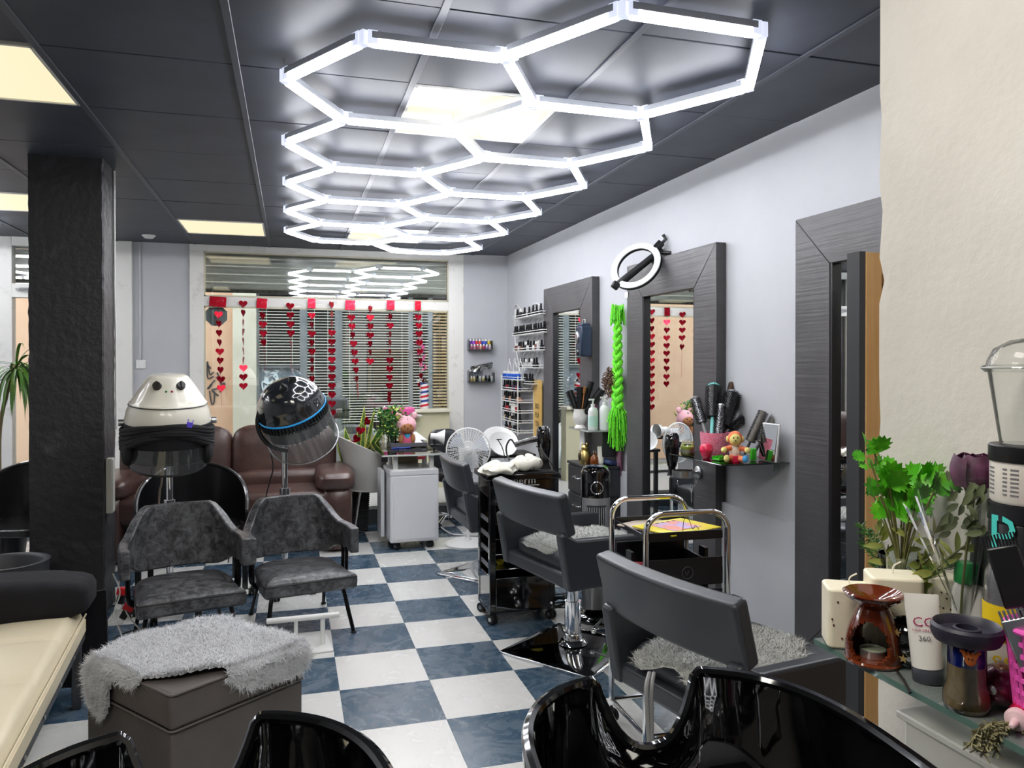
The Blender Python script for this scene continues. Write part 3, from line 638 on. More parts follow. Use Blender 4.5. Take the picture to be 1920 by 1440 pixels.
# dryer flexes
a0 = px(508, 850, D=4.5); tag(B().tube(smoothpath([a0, px(512, 880, D=4.6), px(500, 925, D=4.7), px(497, 960, D=4.8), px(490, 1010, D=4.9)], 5), .004, 6).o('power_cable', M_wire), 'thin black cable dropping from the black hood dryer', 'cable')
tag(B().tube(smoothpath([px(306, 870, D=4.5), px(303, 905, D=4.55), px(299, 925, D=4.6), px(296, 990, D=4.7)], 5), .006, 6).o('power_cable', mat('beige_cable', '#b39d88', .5)), 'beige cable hanging beside the pole of the cream hood dryer', 'cable')

# black round-backed chairs behind
def make_round_chair(label, loc, rz):
    t = thing('round_back_chair', label, 'chair', loc, rz); mb = mat('satin_black_wood', '#0f0f11', .3, coat=.4)
    def f(u, v):
        a = -1.75+3.5*u; k = math.cos(a*.86); top = .44+.34*max(0, k)**.7; return (math.sin(a)*.33, math.cos(a)*.26, .40*(1-v)*1+top*v if False else .40+(top-.40)*v)
    B().slab(f, 37, 5, .02).o('backrest', mb, t); B().tube([Vector(f(i/36, 1)) for i in range(37)], .014, 8).o('top_rail', mb, t)
    B().prism(rrect(.58, .5, .2, 8), .05, Matrix.Translation((0, 0, .385))).o('seat', mb, t, bev=.01)
    for s in (-1, 1):
        B().box((s*.31, -.12, .2), (.035, .035, .42)).o('leg', mb, t, bev=.004); B().box((s*.26, .2, .2), (.035, .035, .42)).o('leg', mb, t, bev=.004)
    return t
p = px(362, 1000, D=4.9); make_round_chair('black round-backed chair standing behind the two dark vinyl chairs', (p.x, p.y, 0), .1)
p = px(36, 1000, D=4.9); make_round_chair('black round-backed chair half hidden left of the black column', (p.x, p.y+.1, 0), -.2)

# ---------------------------------------------------------------- ottoman and fur throw
M_ott = mat('dark_taupe_leatherette', '#58524f', .55, bump=(140, .25), bd=.002, noise=(5, '#645d58', .4, .8))
OC = Vector((-.318, 2.845, 0)); ORZ = .665; OX, OY, OZ = .245, .262, .45
t = thing('storage_ottoman', 'dark taupe leatherette storage ottoman with piped lid and stud trim', 'ottoman', OC, ORZ)
B().box((0, 0, .165), (2*OX, 2*OY, .33)).o('body', M_ott, t, bev=.008, seg=3); lid = B().box((0, 0, .392), (2*OX+.006, 2*OY+.006, .112)).o('lid', M_ott, t, bev=.014, seg=3)
for z in (.336, .446):
    P = rrect(2*OX+.008, 2*OY+.008, .016, 4); B().tube([(x, y, z) for x, y in P], .004, 6, closed=True).o('piping', M_ott, lid)
sb = B().sph((0, 0, 0), (.010, .004, .010), 10, 6); s0 = sb.o('stud', mat('antique_nickel', (.45, .43, .40), .25, 1), t); first = True
for i in range(15):
    for (x, y, r) in ((-OX+.02+i*.032, -OY-.002, 0),):
        o = s0 if first else s0.copy()
        if not first: COL.objects.link(o)
        first = False; o.location = (x, y, .045); o.rotation_euler = (0, 0, r)
for x in (-1, 1):
    for y in (-1, 1): B().cyl((x*.2, y*.21, -.0), (x*.2, y*.21, .02), .02).o('foot', M_black, t)
def ray(x, y): return Vector((0, 0, CH)), (px(x, y, D=1)-Vector((0, 0, CH)))
def loc_ot(v): return Matrix.Rotation(-ORZ, 3, 'Z') @ (v-OC)
def flat(x, y, kind):
    if kind == 't': p = loc_ot(px(x, y, Z=OZ+.02)); return (p.x, p.y)
    o, d = ray(x, y); o2 = loc_ot(o); d2 = Matrix.Rotation(-ORZ, 3, 'Z') @ d
    if kind == 'r': tt = (-OY-.012-o2.y)/d2.y; p = o2+d2*tt; return (p.x, -OY-(OZ-p.z))
    tt = (-OX-.012-o2.x)/d2.x; p = o2+d2*tt; return (-OX-(OZ-p.z), p.y)
out = [flat(*a) for a in [(215, 1207, 't'), (290, 1178, 't'), (345, 1160, 't'), (420, 1157, 't'), (500, 1162, 't'), (560, 1176, 't'), (588, 1195, 't')]]
out += [(OX+.09, OY-.12), (OX+.10, -.05), (OX+.08, -OY+.02), flat(585, 1232, 'r'), flat(560, 1262, 'r'), flat(520, 1275, 'r'), flat(480, 1290, 'r'), flat(450, 1291, 'r'), flat(433, 1278, 'r'), flat(428, 1258, 't'), flat(420, 1248, 't'), flat(330, 1263, 't'), flat(250, 1268, 't'),
        flat(212, 1272, 'l'), flat(208, 1300, 'l'), flat(205, 1330, 'l'), flat(195, 1346, 'l'), flat(180, 1340, 'l'), flat(168, 1312, 'l'), flat(163, 1275, 'l'), flat(160, 1245, 'l'), flat(185, 1222, 't')]
def inside(x, y, P):
    c = False; j = len(P)-1
    for i in range(len(P)):
        if (P[i][1] > y) != (P[j][1] > y) and x < (P[j][0]-P[i][0])*(y-P[i][1])/(P[j][1]-P[i][1])+P[i][0]: c = not c
        j = i
    return c
def drape(x, y):
    z = OZ+.012+.007*math.sin(x*17)*math.sin(y*14+1); X, Y = x, y; e = .012
    if x < -OX: X = -OX-e-.004*math.sin(y*30); z = OZ-(-OX-x)
    elif x > OX: X = OX+e; z = OZ-(x-OX)
    if y < -OY: Y = -OY-e-.005*math.sin(x*28); z = min(z, OZ-(-OY-y))
    elif y > OY: Y = OY+e; z = min(z, OZ-(y-OY))
    return (X, Y, z)
xs_ = [p[0] for p in out]; ys_ = [p[1] for p in out]; NX = 64
b = B(); ids = {}; st_ = .0125
nx = int((max(xs_)-min(xs_))/st_)+2; ny = int((max(ys_)-min(ys_))/st_)+2
def gid(i, j):
    if (i, j) not in ids: ids[(i, j)] = len(b.v); b.v.append(drape(min(xs_)+i*st_, min(ys_)+j*st_))
    return ids[(i, j)]
for i in range(nx):
    for j in range(ny):
        if inside(min(xs_)+(i+.5)*st_, min(ys_)+(j+.5)*st_, out): b.f.append((gid(i, j), gid(i+1, j), gid(i+1, j+1), gid(i, j+1))); b.mi.append(0)
furry(b, 60000, .021, .0018, .9, 3)
M_fur = mat('pale_grey_fur', '#e2e3e6', .85, sheen=.3, noise=(16, '#bcbec3', .5, .8))
o = b.o('fur_throw', M_fur, loc=OC, rot=(0, 0, ORZ), smooth=False); tag(o, 'pale grey sheepskin throw draped over the taupe ottoman', 'throw')

# ---------------------------------------------------------------- daybed, bolster
M_cr = mat('cream_leather', '#e2d6b8', .4, bump=(90, .15), bd=.002, noise=(3, '#d6c9a8', .4, .8))
t = thing('daybed', 'cream leather tufted daybed on a dark metal frame at the lower left', 'daybed', (-1.235, 2.35, 0), .085)
W2, L2 = .5, 1.22; NXC, NYC = 3, 6
def tuft(u, v):
    x = -W2+2*W2*u; y = -L2+2*L2*v; ex = min(u, 1-u)*2*W2; ey = min(v, 1-v)*2*L2
    q = abs(math.sin(u*NXC*PI))**.35*.6+abs(math.sin(v*NYC*PI))**.35*.4; edge = min(1, min(ex, ey)/.03); return (x, y, .36+.055*edge**.5+.034*q*edge-.012)
b = B().grid(tuft, 55, 97); b.box((0, 0, .34), (2*W2, 2*L2, .05)); b.o('mattress', M_cr, t, ang=60)
for u in (1/3, 2/3): pass
for s in (-1, 1):
    B().box((s*(W2-.02), 0, .3), (.035, 2*L2, .045)).o('side_rail', mat('grey_steel_frame', '#4a4b4f', .4, metal=.5), t, bev=.004)
    B().box((0, s*(L2-.03), .3), (2*W2-.08, .035, .045)).o('end_rail', MATS['grey_steel_frame'], t, bev=.004)
    for q in (-1, 1): B().box((s*(W2-.03), q*(L2-.03), .14), (.035, .035, .28)).o('leg', MATS['grey_steel_frame'], t, bev=.003)
    B().tube([(s*W2, y, .385) for y in (-L2, 0, L2)], .004, 6).o('seam_piping', M_cr, t)
for i in range(1, 9): B().cyl((W2-.001, -L2+i*.27, .3), (W2+.003, -L2+i*.27, .3), .007, n=10).o('rivet', M_steel, t)
M_velv = mat('black_velvet', '#0b0a10', .9, bump=(30, .3), bd=.01, noise=(7, '#15141b', .4, .7))
b = puff(B(), (0, 0, 0), (.56, .14, .095), .5, .35, 40, 16, crease=.03); tag(b.o('bolster', M_velv, loc=(-1.36, 3.52, .49), rot=(0, 0, .05)), 'long black velvet bolster at the far end of the cream daybed', 'bolster')
b = B().slab(lambda u, v: (-.5+u, .02*math.sin(u*9)-.0+.05*v, -.44*v+.008*math.sin(u*25)), 24, 8, .012); tag(b.o('velvet_drape', M_velv, loc=(-1.28, 3.67, .46), rot=(0, 0, .05)), 'black velvet cloth hanging down behind the daybed to the column', 'cloth')
# grey bowl and dracaena left of the column
p = px(5, 1060, D=4.0); t = thing('floor_bowl', 'dark grey round bowl planter behind the daybed at the left edge', 'planter', (p.x, p.y+.05, 0))
B().lathe([(.12, 0), (.15, .02), (.19, .2), (.2, .385), (.205, .40), (.18, .40), (.17, .385), (.15, .3), (0, .29)], 36).o('bowl', mat('dark_grey_stoneware', '#3a3b40', .5), t, ang=60)
def leafblade(b, base, d0, L, w, droop, n=8, fold=.15, roll=0):
    d0 = Vector(d0).normalized(); side = d0.cross(Vector((0, 0, 1)))
    side = (side.normalized() if side.length > .05 else Vector((math.cos(roll), math.sin(roll), 0))); p = Vector(base); d = d0.copy(); vs = []
    for i in range(n+1):
        s = i/n; ww = w*(math.sin(PI*min(1, s*.9+.12))**.6)*(1 if s < .55 else (1-s)/.45*.95+.05)
        up = side.cross(d).normalized(); vs += [p-side*ww/2+up*ww*fold, p, p+side*ww/2+up*ww*fold]
        d = (d+Vector((0, 0, -1))*droop/n).normalized(); p = p+d*L/n
    m = len(b.v)
    b.add(vs, [f for i in range(n) for f in ((3*i, 3*i+1, 3*i+4, 3*i+3), (3*i+1, 3*i+2, 3*i+5, 3*i+4))])
M_dr = mat('dracaena_leaf', '#4f7a2c', .4, noise=(8, '#8e9a3c', .55, .75)); M_stem = mat('woody_stem', '#7b6b4c', .7)
p = px(30, 694, D=5.3); t = thing('dracaena', 'dracaena with long drooping narrow leaves left of the black column', 'plant', (p.x, p.y, 0))
B().tube(smoothpath([(-.14, .2, .02), (-.15, .16, .5), (-.13, .1, 1.0), (-.03, 0, p.z-.05), (0, 0, p.z+.04)], 5), .013, 8).o('stem', M_stem, t)
B().lathe([(.12, 0), (.15, .25), (.155, .26), (.14, .26), (.13, .22), (0, .21)], 24, (-.14, .2, 0)).o('pot', M_black, t)
g = random.Random(9)
for k in range(64):
    a = g.uniform(0, 2*PI); el = g.uniform(-.3, 1.35); b = B(); leafblade(b, (g.uniform(-.01, .01), g.uniform(-.01, .01), p.z+g.uniform(-.03, .03)), (math.cos(a)*math.cos(el), math.sin(a)*math.cos(el), math.sin(el)), g.uniform(.30, .44), .02, g.uniform(2.2, 5.0)); b.o('leaf', M_dr, t, smooth=True, ang=80)
# footrest of the right dryer chair
t = thing('footrest', 'white metal T-bar footrest on a square plate in front of the dryer chairs', 'footrest', (px(592, 1213, Z=0).x, px(592, 1213, Z=0).y+.05, 0), .1)
B().box((0, 0, .006), (.14, .30, .01)).o('base_plate', M_whitemetal, t, bev=.003); B().cyl((.03, -.05, .01), (.03, -.05, .145), .012).o('post', M_whitemetal, t); B().cyl((-.1, -.02, .01), (-.1, -.02, .14), .01).o('post', M_whitemetal, t)
B().cyl((-.24, -.0, .145), (.11, -.075, .16), .0145, n=16).o('crossbar', M_whitemetal, t)
# power strips by the column
b0 = px(232, 1130, D=3.9)
for k, (dx, dz_, r, lb, m2) in enumerate(((-.005, .06, .2, 'red and white plug adaptor hanging by the left dryer chair', '#d01822'), (.02, -.03, .5, 'red and black double plug dangling lower beside the column', '#c4141f'))):
    t = thing('plug_adaptor', lb, 'plug', b0+Vector((dx, .02*k, dz_))); t.rotation_euler = (0, r, 0)
    B().box((0, 0, 0), (.05, .035, .035)).o('red_block', mat('red_plastic_%d' % k, m2, .4), t, bev=.004); B().box((.0, 0, -.04), (.035, .03, .045)).o('black_block', M_black, t, bev=.004); B().box((-.002, 0, -.08), (.03, .028, .03)).o('white_block', M_white, t, bev=.004)
for k, (pts, m) in enumerate((([(212, 1075), (225, 1110), (214, 1150), (226, 1185), (235, 1215)], M_wcable), ([(236, 1015), (238, 1060), (222, 1100), (238, 1150), (262, 1180)], M_wcable), ([(205, 1215), (218, 1195), (240, 1185), (270, 1178)], M_wire))):
    tag(B().tube(smoothpath([px(x, y, D=3.88+.03*k) for x, y in pts], 6), .004, 6).o('extension_cable', m), ['white cable looping down beside the column', 'white cable tangled round the plugs by the column', 'black cable curling on the floor at the foot of the column'][k], 'cable')
# ================================================================ window side: garlands, desk, chair, plants
M_foil = mat('red_metallic_foil', '#c4102c', .22, .75, noise=(30, '#e0607a', .55, .7)); M_thread = mat('red_thread', '#a03040', .6)
hp = [(math.sin(t)**3*.5, (13*math.cos(t)-5*math.cos(2*t)-2*math.cos(3*t)-math.cos(4*t))/32) for t in [2*PI*i/20 for i in range(20)]]
heart_me = None
def garland(label, x, x2, ys, top, ysq=None, sizes=None, yend=None):
    """x: pixel column at the top, x2 at the bottom; ys: heart pixel rows"""
    global heart_me
    a = px(x, top, Y=8.04); t = thing('heart_garland', label, 'garland', a, group=None)
    g_ = random.Random(int(x)); yend = yend or ys[-1]+9; e = px(x2, yend, Y=8.04)
    B().tube([(0, 0, 0), (e.x-a.x, 0, e.z-a.z)], .0014, 5).o('thread', M_thread, t)
    if ysq: B().box((0, -.008, -.01), (ysq*.0058, .004, .1), (0, g_.uniform(-.1, .1), 0)).o('foil_tab', M_foil, t, bev=.001, seg=1)
    for k, y in enumerate(ys):
        f = (y-top)/(yend-top); q = px(x+(x2-x)*f, y, Y=8.04)
        if heart_me is None:
            h = B().prism([(u*.082, v*.082) for u, v in hp], .003, Matrix.Rotation(PI/2, 4, 'X')).o('heart', M_foil, t, smooth=False); heart_me = h.data
        else: h = bpy.data.objects.new('heart', heart_me); COL.objects.link(h); h.parent = t
        h.location = (q.x-a.x, 0, q.z-a.z); sp = (sizes[k] if sizes else g_.choice((.1, .3, .5, .9, 1.1))); h.rotation_euler = (g_.uniform(-.15, .15), g_.uniform(-.1, .1), sp)
cr = lambda y: 440+y/3.13
def cx_(x): return 360+x/3.13
garland('red foil heart garland with a wide foil tab, first from the left', cx_(152), cx_(175), [cr(v) for v in (468, 521, 576, 631, 685, 738, 793, 848, 900)], cr(388), 27, [.1, 1.0, .9, 1.1, .2, .8, .9, .3, .1], cr(1010))
garland('red heart garland with hearts edge-on, in front of the cream pilaster', cx_(300), cx_(302), [cr(v) for v in (405, 458, 515, 568, 622, 680, 735, 782, 835, 888)], cr(392), None, [.1, 1.1, 1.45, 1.4, 1.45, 1.5, 1.45, .3, .2, .1], cr(915))
garland('short red heart garland with foil tab, third from the left', cx_(410), cx_(428), [cr(v) for v in (475, 527, 580, 633)], cr(398), 17, None, cr(800))
garland('red heart garland of four upper hearts then twisted ones, fourth from the left', cx_(575), cx_(586), [cr(v) for v in (418, 472, 525, 578, 640)], cr(398), None, [.2, .4, .3, .4, 1.4], cr(850))
garland('long red heart garland with foil tab passing behind the black hood dryer', cx_(702), cx_(706), [cr(v) for v in (475, 528, 582, 634, 686, 738, 790, 845, 893)], cr(398), 13)
garland('longest red heart garland hanging down to the scooter case', cx_(820), cx_(822), [cr(v) for v in (410, 468, 522, 575, 628, 682, 734, 786, 836, 888, 940, 992, 1046)], cr(398), None, [.9, 1.2, 1.3]+[.2]*10)
garland('red heart garland with foil tab swinging to the right at its foot', cx_(928), cx_(978), [cr(v) for v in (487, 538, 588, 640, 692, 743, 795, 848, 895, 940)], cr(408), 17, [.1, .4, .9, .3, .5, .4, .8, 1.1, 1.3, 1.4])
garland('red heart garland without tab ending above the window middle', cx_(1047), cx_(1046), [cr(v) for v in (435, 487, 538, 590, 640, 690, 743)], cr(405), None)
garland('long red heart garland with foil tab above the pink armrest', cx_(1165), cx_(1158), [cr(v) for v in (482, 534, 585, 634, 686, 738, 788, 838, 888, 938, 970)], cr(408), 14)
garland('rightmost red heart garland passing in front of the barber pole', cx_(1325), cx_(1355), [cr(v) for v in (485, 534, 582, 634, 686, 738, 830, 882, 932, 985, 1030)], cr(412), 11)
# barber pole on the window
p = px(796, 745, Y=8.0); t = thing('barber_pole', 'red, white and blue striped barber pole standing in the window', 'barber pole', (p.x, 8.0, p.z))
M_r = mat('barber_red', '#c8202e', .3); M_b = mat('barber_blue', '#26478f', .3)
h0 = px(796, 768, Y=8.0).z-p.z; h1 = px(796, 718, Y=8.0).z-p.z; R0 = .045
B().cyl((0, 0, h0), (0, 0, h1), R0, n=28).o('white_core', M_white, t)
for k, m in enumerate((M_r, M_b, M_r, M_b, M_r, M_b)):
    b = B(); zz = h0+(h1-h0)*(k/6); b.grid(lambda u, v: (math.cos(6.28*u)*(R0+.0015), math.sin(6.28*u)*(R0+.0015), max(h0, min(h1, zz+.05*u+.022*v))), 24, 2); b.o('stripe', m, t)
B().lathe([(R0+.004, h1), (R0+.006, h1+.012), (R0*.6, h1+.03), (.01, h1+.05), (0, h1+.055)], 24).o('cap', M_chrome, t); B().lathe([(0, h0-.02), (R0+.006, h0-.018), (R0+.005, h0)], 24).o('base', M_chrome, t)
B().box((.0, .06, (h0+h1)/2), (.04, .06, .03)).o('bracket', M_steel, t)

# cream half wall with ledge and pillow
x0, x1 = px(716, 800, Y=7.92).x, px(839, 800, Y=7.92).x; zt = px(780, 770, Y=7.86).z
hw = thing('window_cupboard', 'low cream cupboard with a white ledge under the right of the window', 'cupboard', ((x0+x1)/2, 7.88, .166))
M_crm = mat('cream_panel', '#d3cfae', .5, bump=(20, .1), bd=.003)
B().box((0, 0, (zt-.166)/2), (x1-x0, .14, zt-.166)).o('panel', M_crm, hw, bev=.003); B().box((0, -.02, zt-.166), (x1-x0+.02, .2, .03)).o('ledge', mat('cream_ledge', '#e4e1cd', .4), hw, bev=.004)
a, c = px(717, 771, Y=7.7), px(777, 771, Y=7.7)
t = thing('arm_cushion', 'pink glitter manicure arm cushion on a white stand behind the desk', 'cushion', ((a.x+c.x)/2, 7.7, a.z-.0))
M_pg = mat('pink_glitter', '#e84f9a', .35, noise=(180, '#ff9acb', .55, .62), coat=.4)
puff(B(), (0, 0, .0), ((c.x-a.x)/2, .05, .04), .35, .35, 30, 12).o('cushion', M_pg, t); B().box((0, 0, -.05), (c.x-a.x+.14, .12, .014)).o('stand_top', M_whitemetal, t, bev=.003)
for s in (-1, 1): B().cyl((s*.13, 0, -.05), (s*.13, 0, .17-t.location.z), .008).o('stand_leg', M_whitemetal, t)

# manicure desk
YD = px(770, 1018, Z=.055).y; fl_ = px(730, 1020, Y=YD); fr_ = px(822, 1016, Y=YD); cxx = (fl_.x+fr_.x)/2; wd = fr_.x-fl_.x
M_wl = mat('white_laminate', '#e4e5e8', .3, bump=(4, .04))
t = thing('manicure_desk', 'white manicure desk on castors with a raised glass top, near the window', 'desk', (cxx, YD+.19, 0), .03)
tz = px(770, 880, Y=YD).z; gz = px(770, 852, Y=YD-.02).z
bo = B().box((0, .0, (tz+.06)/2), (wd, .38, tz-.06)).o('body', M_wl, t, bev=.014, seg=4); B().box((0, -.0, tz-.045), (wd+.004, .384, .004)).o('seam', mat('grey_seam', '#9a9da3', .5), bo)
B().box((0, -.192, (tz+.05)/2-.01), (wd-.05, .006, tz-.14)).o('door', M_wl, t, bev=.002)
for x in (-1, 1):
    for y in (-1, 1):
        caster(t, x*(wd/2-.06), y*.14-.0, .026, a=PI/2*.3)
        B().cyl((x*(wd/2-.05), y*.14, tz), (x*(wd/2-.05), y*.14, gz-.006), .02, n=20).o('post', M_whitemetal, t)
B().box((-.02, .22, gz), (wd+.10, .95, .012)).o('glass_top', glassmat('smoky_desk_glass', (.72, .70, .66), .10), t, bev=.003)
B().box((-.02, -.256, gz-.001), (wd+.10, .004, .013)).o('glass_edge', mat('glass_edge_grey', '#c9cec9', .2), t)
b = B(); 
for k in range(2): b.box((-.02, .22, gz-.012-.001*k), (wd+.02, .8, .004))
b.o('under_shelf', mat('taupe_mat', '#9f9588', .5), t, kind='stuff')
B().box((-wd/2-.03, .10, (tz+.05)/2), (.03, .2, tz-.1)).o('side_panel', M_wl, t, bev=.004)
B().box((-wd/2-.05, -.23, gz-.03), (.05, .03, .04)).o('corner_bracket', M_black, t, bev=.004); B().box((.05, -.2, gz-.03), (.06, .03, .022)).o('red_clip', mat('red_plastic', '#b1303c', .4), t, bev=.004)
# things on the desk
def on_desk(x, y): q = px(x, y, Z=gz+.007); return q
q = on_desk(765, 838); t = thing('desk_tray', 'dark grey tray holding small things on the glass desk', 'tray', (q.x, q.y+.05, gz+.007), .05)
B().box((0, 0, .012), (.30, .2, .02)).o('base', mat('dark_grey_tray', '#57575c', .4), t, bev=.003)
for a_ in ((0, -.1, .30, .008), (0, .1, .30, .008), (-.15, 0, .008, .2), (.15, 0, .008, .2)): B().box((a_[0], a_[1], .022), (a_[2], a_[3], .035)).o('rim', MATS['dark_grey_tray'], t, bev=.002)
for k, (x, y, col, s, nm, lb) in enumerate([(764, 815, '#2fa8d8', .03, 'blue_pot', 'round bright blue pot beside the desk plant'), (757, 826, '#9a2d5a', .022, 'small_pot', 'tiny plum coloured pot in the desk tray'), (769, 826, '#d9a35c', .02, 'small_pot', 'tiny amber pot in the desk tray'), (774, 822, '#efe8d8', .022, 'small_pot', 'cream jar at the right of the desk tray')]):
    q2 = px(x, y, D=(q-Vector((0, 0, CH))).length*.97); b = B().lathe([(0, -s), (s*.8, -s), (s, -s*.5), (s, s*.4), (s*.85, s*.6), (s*.85, s), (0, s)], 16)
    o = b.o(nm, mat('pot_'+col, col, .3), loc=(q.x+(x-764)*.0045, q.y+.06+.02*(k % 2), gz+.035+s+(0.0 if k else .03))); tag(o, lb, 'jar')
for k, (x, y, r) in enumerate(((785, 824, .5), (790, 818, .8))):
    q2 = on_desk(x, y+14); tag(B().box((0, 0, 0), (.10, .14, .004), (0, 0, 0)).o('paper_leaflet', mat('white_paper', '#eeeef0', .6), loc=(q2.x, q2.y+.15, gz+.05+.012*k), rot=(.5, .1, r)), ['white leaflet leaning in the desk tray', 'second white leaflet behind the first, tilted further'][k], 'leaflet')
tag(B().box((0, 0, 0), (.16, .012, .006)).o('blue_pen', mat('blue_pen_plastic', '#2b50b8', .4), bev=.002, loc=on_desk(752, 841)+Vector((0, 0, .005)), rot=(0, 0, .1)), 'blue pen lying in front of the desk tray', 'pen')
# bushy plant on the desk
q = on_desk(737, 838); t = thing('desk_plant', 'bushy green and yellow plant in a glass on the desk', 'plant', (q.x, q.y+.06, gz+.007))
B().lathe([(.03, 0), (.035, .01), (.04, .09), (.037, .09), (.032, .012), (0, .012)], 20).o('glass', M_glass, t)
g = random.Random(5); mg = [mat('mid_green_leaf', '#3f7a34', .45), mat('yellow_green_leaf', '#a8b84a', .45), mat('dark_green_leaf', '#23632f', .45)]
def small_leaf(b, p, d, L, w):
    d = Vector(d).normalized(); s = d.cross(Vector((g.uniform(-1, 1), g.uniform(-1, 1), g.uniform(-1, 1)))).normalized(); p = Vector(p)
    b.add([p, p+d*L*.35+s*w*.5, p+d*L*.7+s*w*.4, p+d*L, p+d*L*.7-s*w*.4, p+d*L*.35-s*w*.5, p+d*L*.5+d.cross(s)*w*.15], [(0, 1, 6), (1, 2, 6), (2, 3, 6), (3, 4, 6), (4, 5, 6), (5, 0, 6)])
bs = [B(), B(), B()]; stm = B()
for k in range(52):
    a = g.uniform(0, 2*PI); r = g.uniform(.02, .13); z = .08+g.uniform(.0, .24)*(1-r*2.6)+.03; e = Vector((math.cos(a)*r, math.sin(a)*r, z)); stm.tube([(0, 0, .03), e*.6, e], .0018, 4)
    for j in range(11): small_leaf(bs[g.choice((0, 0, 1, 2))], e+Vector((g.gauss(0, .018), g.gauss(0, .018), g.gauss(0, .022))), (g.gauss(0, 1), g.gauss(0, 1), g.uniform(-.3, 1)), g.uniform(.024, .042), .022)
stm.o('stems', mg[2], t, kind='stuff')
for b_, m_ in zip(bs, mg): b_.o('leaves', m_, t, kind='stuff')
# plush with pink ears
q = px(762, 800, D=6.45); t = thing('plush_doll', 'soft doll with a pink eared hood sitting behind the desk plant', 'soft toy', (q.x, q.y, q.z-.19))
M_pp = mat('pink_plush', '#f3bcc6', .85, bump=(90, .4), bd=.004); M_bp = mat('brown_plush', '#b0764a', .85, bump=(90, .4), bd=.004)
B().sph((0, 0, .20), (.085, .075, .085), 22, 14).o('hood', M_pp, t); B().sph((0, -.035, .185), (.062, .05, .055), 18, 12).o('face', M_bp, t)
for s in (-1, 1):
    B().sph((s*.065, .0, .285), (.03, .018, .03), 14, 8).o('ear', M_pp, t); B().sph((s*.026, -.083, .20), .007, 8, 6).o('eye', M_black, t)
    B().sph((s*.05, -.03, .09), (.022, .03, .045), 12, 8).o('arm', M_bp, t); B().sph((s*.04, -.05, .02), (.028, .05, .024), 12, 8).o('leg', M_pp, t)
B().sph((0, -.083, .182), (.008, .006, .006), 8, 6).o('nose', M_black, t); B().sph((0, 0, .075), (.06, .05, .075), 16, 10).o('body', mat('rose_cloth', '#d9607f', .8), t)
B().box((0, .0, -.11), (.18, .14, .2)).o('box_seat', mat('taupe_box', '#8f8774', .6), t, bev=.004)
# desk lamp
q = px(820, 820, D=6.5); t = thing('desk_lamp', 'white cone desk lamp with a black stem right of the desk', 'lamp', (q.x, q.y, gz+.006))
hz = q.z-gz
B().lathe([(0, -.06), (.026, -.058), (.028, -.01), (.05, .03), (.068, .06), (.064, .06), (.02, -.0), (0, -.0)], 26, (.0, 0, hz), (1, -.15, -.1)).o('shade', M_white, t)
B().tube(smoothpath([(-.03, 0, hz-.02), (-.02, 0, hz-.08), (-.01, .02, .02)], 4), .008).o('stem', M_black, t); B().lathe([(.05, -.006), (.05, .008), (0, .012)], 22, (-.01, .02, .0)).o('base', M_black, t)
# snake plant in rattan planter
pb_ = px(668, 992, Z=0); t = thing('snake_plant', 'snake plant with yellow-edged leaves in a tall dark rattan planter', 'plant', (pb_.x, pb_.y-.02, 0))
M_rat = mat('dark_rattan', '#1b1c22', .55)
pt = B().box((0, 0, .24), (.17, .17, .48), taper=1.25).o('planter', M_rat, t, bev=.006); wv = B()
for k in range(26):
    z = .015+k*.018; h = .085*(1+.25*z/.48)+.003
    wv.tube([(-h, -h, z), (h, -h, z), (h, h, z), (-h, h, z)], .006, 5, closed=True)
wv.o('weave', M_rat, pt, kind='stuff')
M_sn = mat('snake_leaf_green', '#3f6b2c', .4, noise=(30, '#8aa45a', .5, .62, (1, 1, 3))); M_sy = mat('snake_leaf_yellow_edge', '#d6d25a', .4)
def snake(x0, bow, L, w, lean, tw):
    n = 10; rows = []; w *= 1.45; tw *= .6
    for i in range(n+1):
        s = i/n; c = Vector((x0+lean*s+bow*s*s, .02*math.sin(x0*40)+tw*.0, .46+L*s)); ww = w*(1-.25*s)*(1 if s < .75 else max(.04, (1-s)/.25)); a = tw+.3*s; d = Vector((math.cos(a), math.sin(a), 0)); nn = Vector((-d.y, d.x, 0))*ww*.12
        rows.append([c-d*ww/2, c-d*ww*.34, c+nn, c+d*ww*.34, c+d*ww/2])
    b = B(); b.add([p for r in rows for p in r], []); 
    for i in range(n):
        for j in range(4): b.f.append((i*5+j, i*5+j+1, (i+1)*5+j+1, (i+1)*5+j)); b.mi.append(1 if j in (0, 3) else 0)
    me = b.o('leaf', [M_sn, M_sy], t, ang=80); md = me.modifiers.new('s', 'SOLIDIFY'); md.thickness = .003
for a_ in ((-.07, -.05, .34, .05, -.05, .2), (-.04, -.02, .44, .055, -.04, -.2), (-.01, .02, .50, .05, .03, .6), (.03, .0, .62, .05, .04, .1), (.06, .03, .60, .04, .07, .8), (.04, .17, .52, .055, .10, -.1), (.07, .08, .38, .045, .08, .3), (-.02, .0, .30, .045, -.02, .9)): snake(*a_)
b = B().tube([(0, -.06, .45), (-.02, -.07, .56), (-.03, -.07, .60)], .002, 5)
pick = b.o('pick_stick', M_thread, t)
for (x, y, r) in ((660, 835, .9), (668, 823, .6), (676, 807, .1), (688, 790, .8)):
    q = px(x, y, D=6.5)-t.location; h = bpy.data.objects.new('heart', heart_me); COL.objects.link(h); h.parent = t; h.location = q; h.rotation_euler = (.2, r, r)
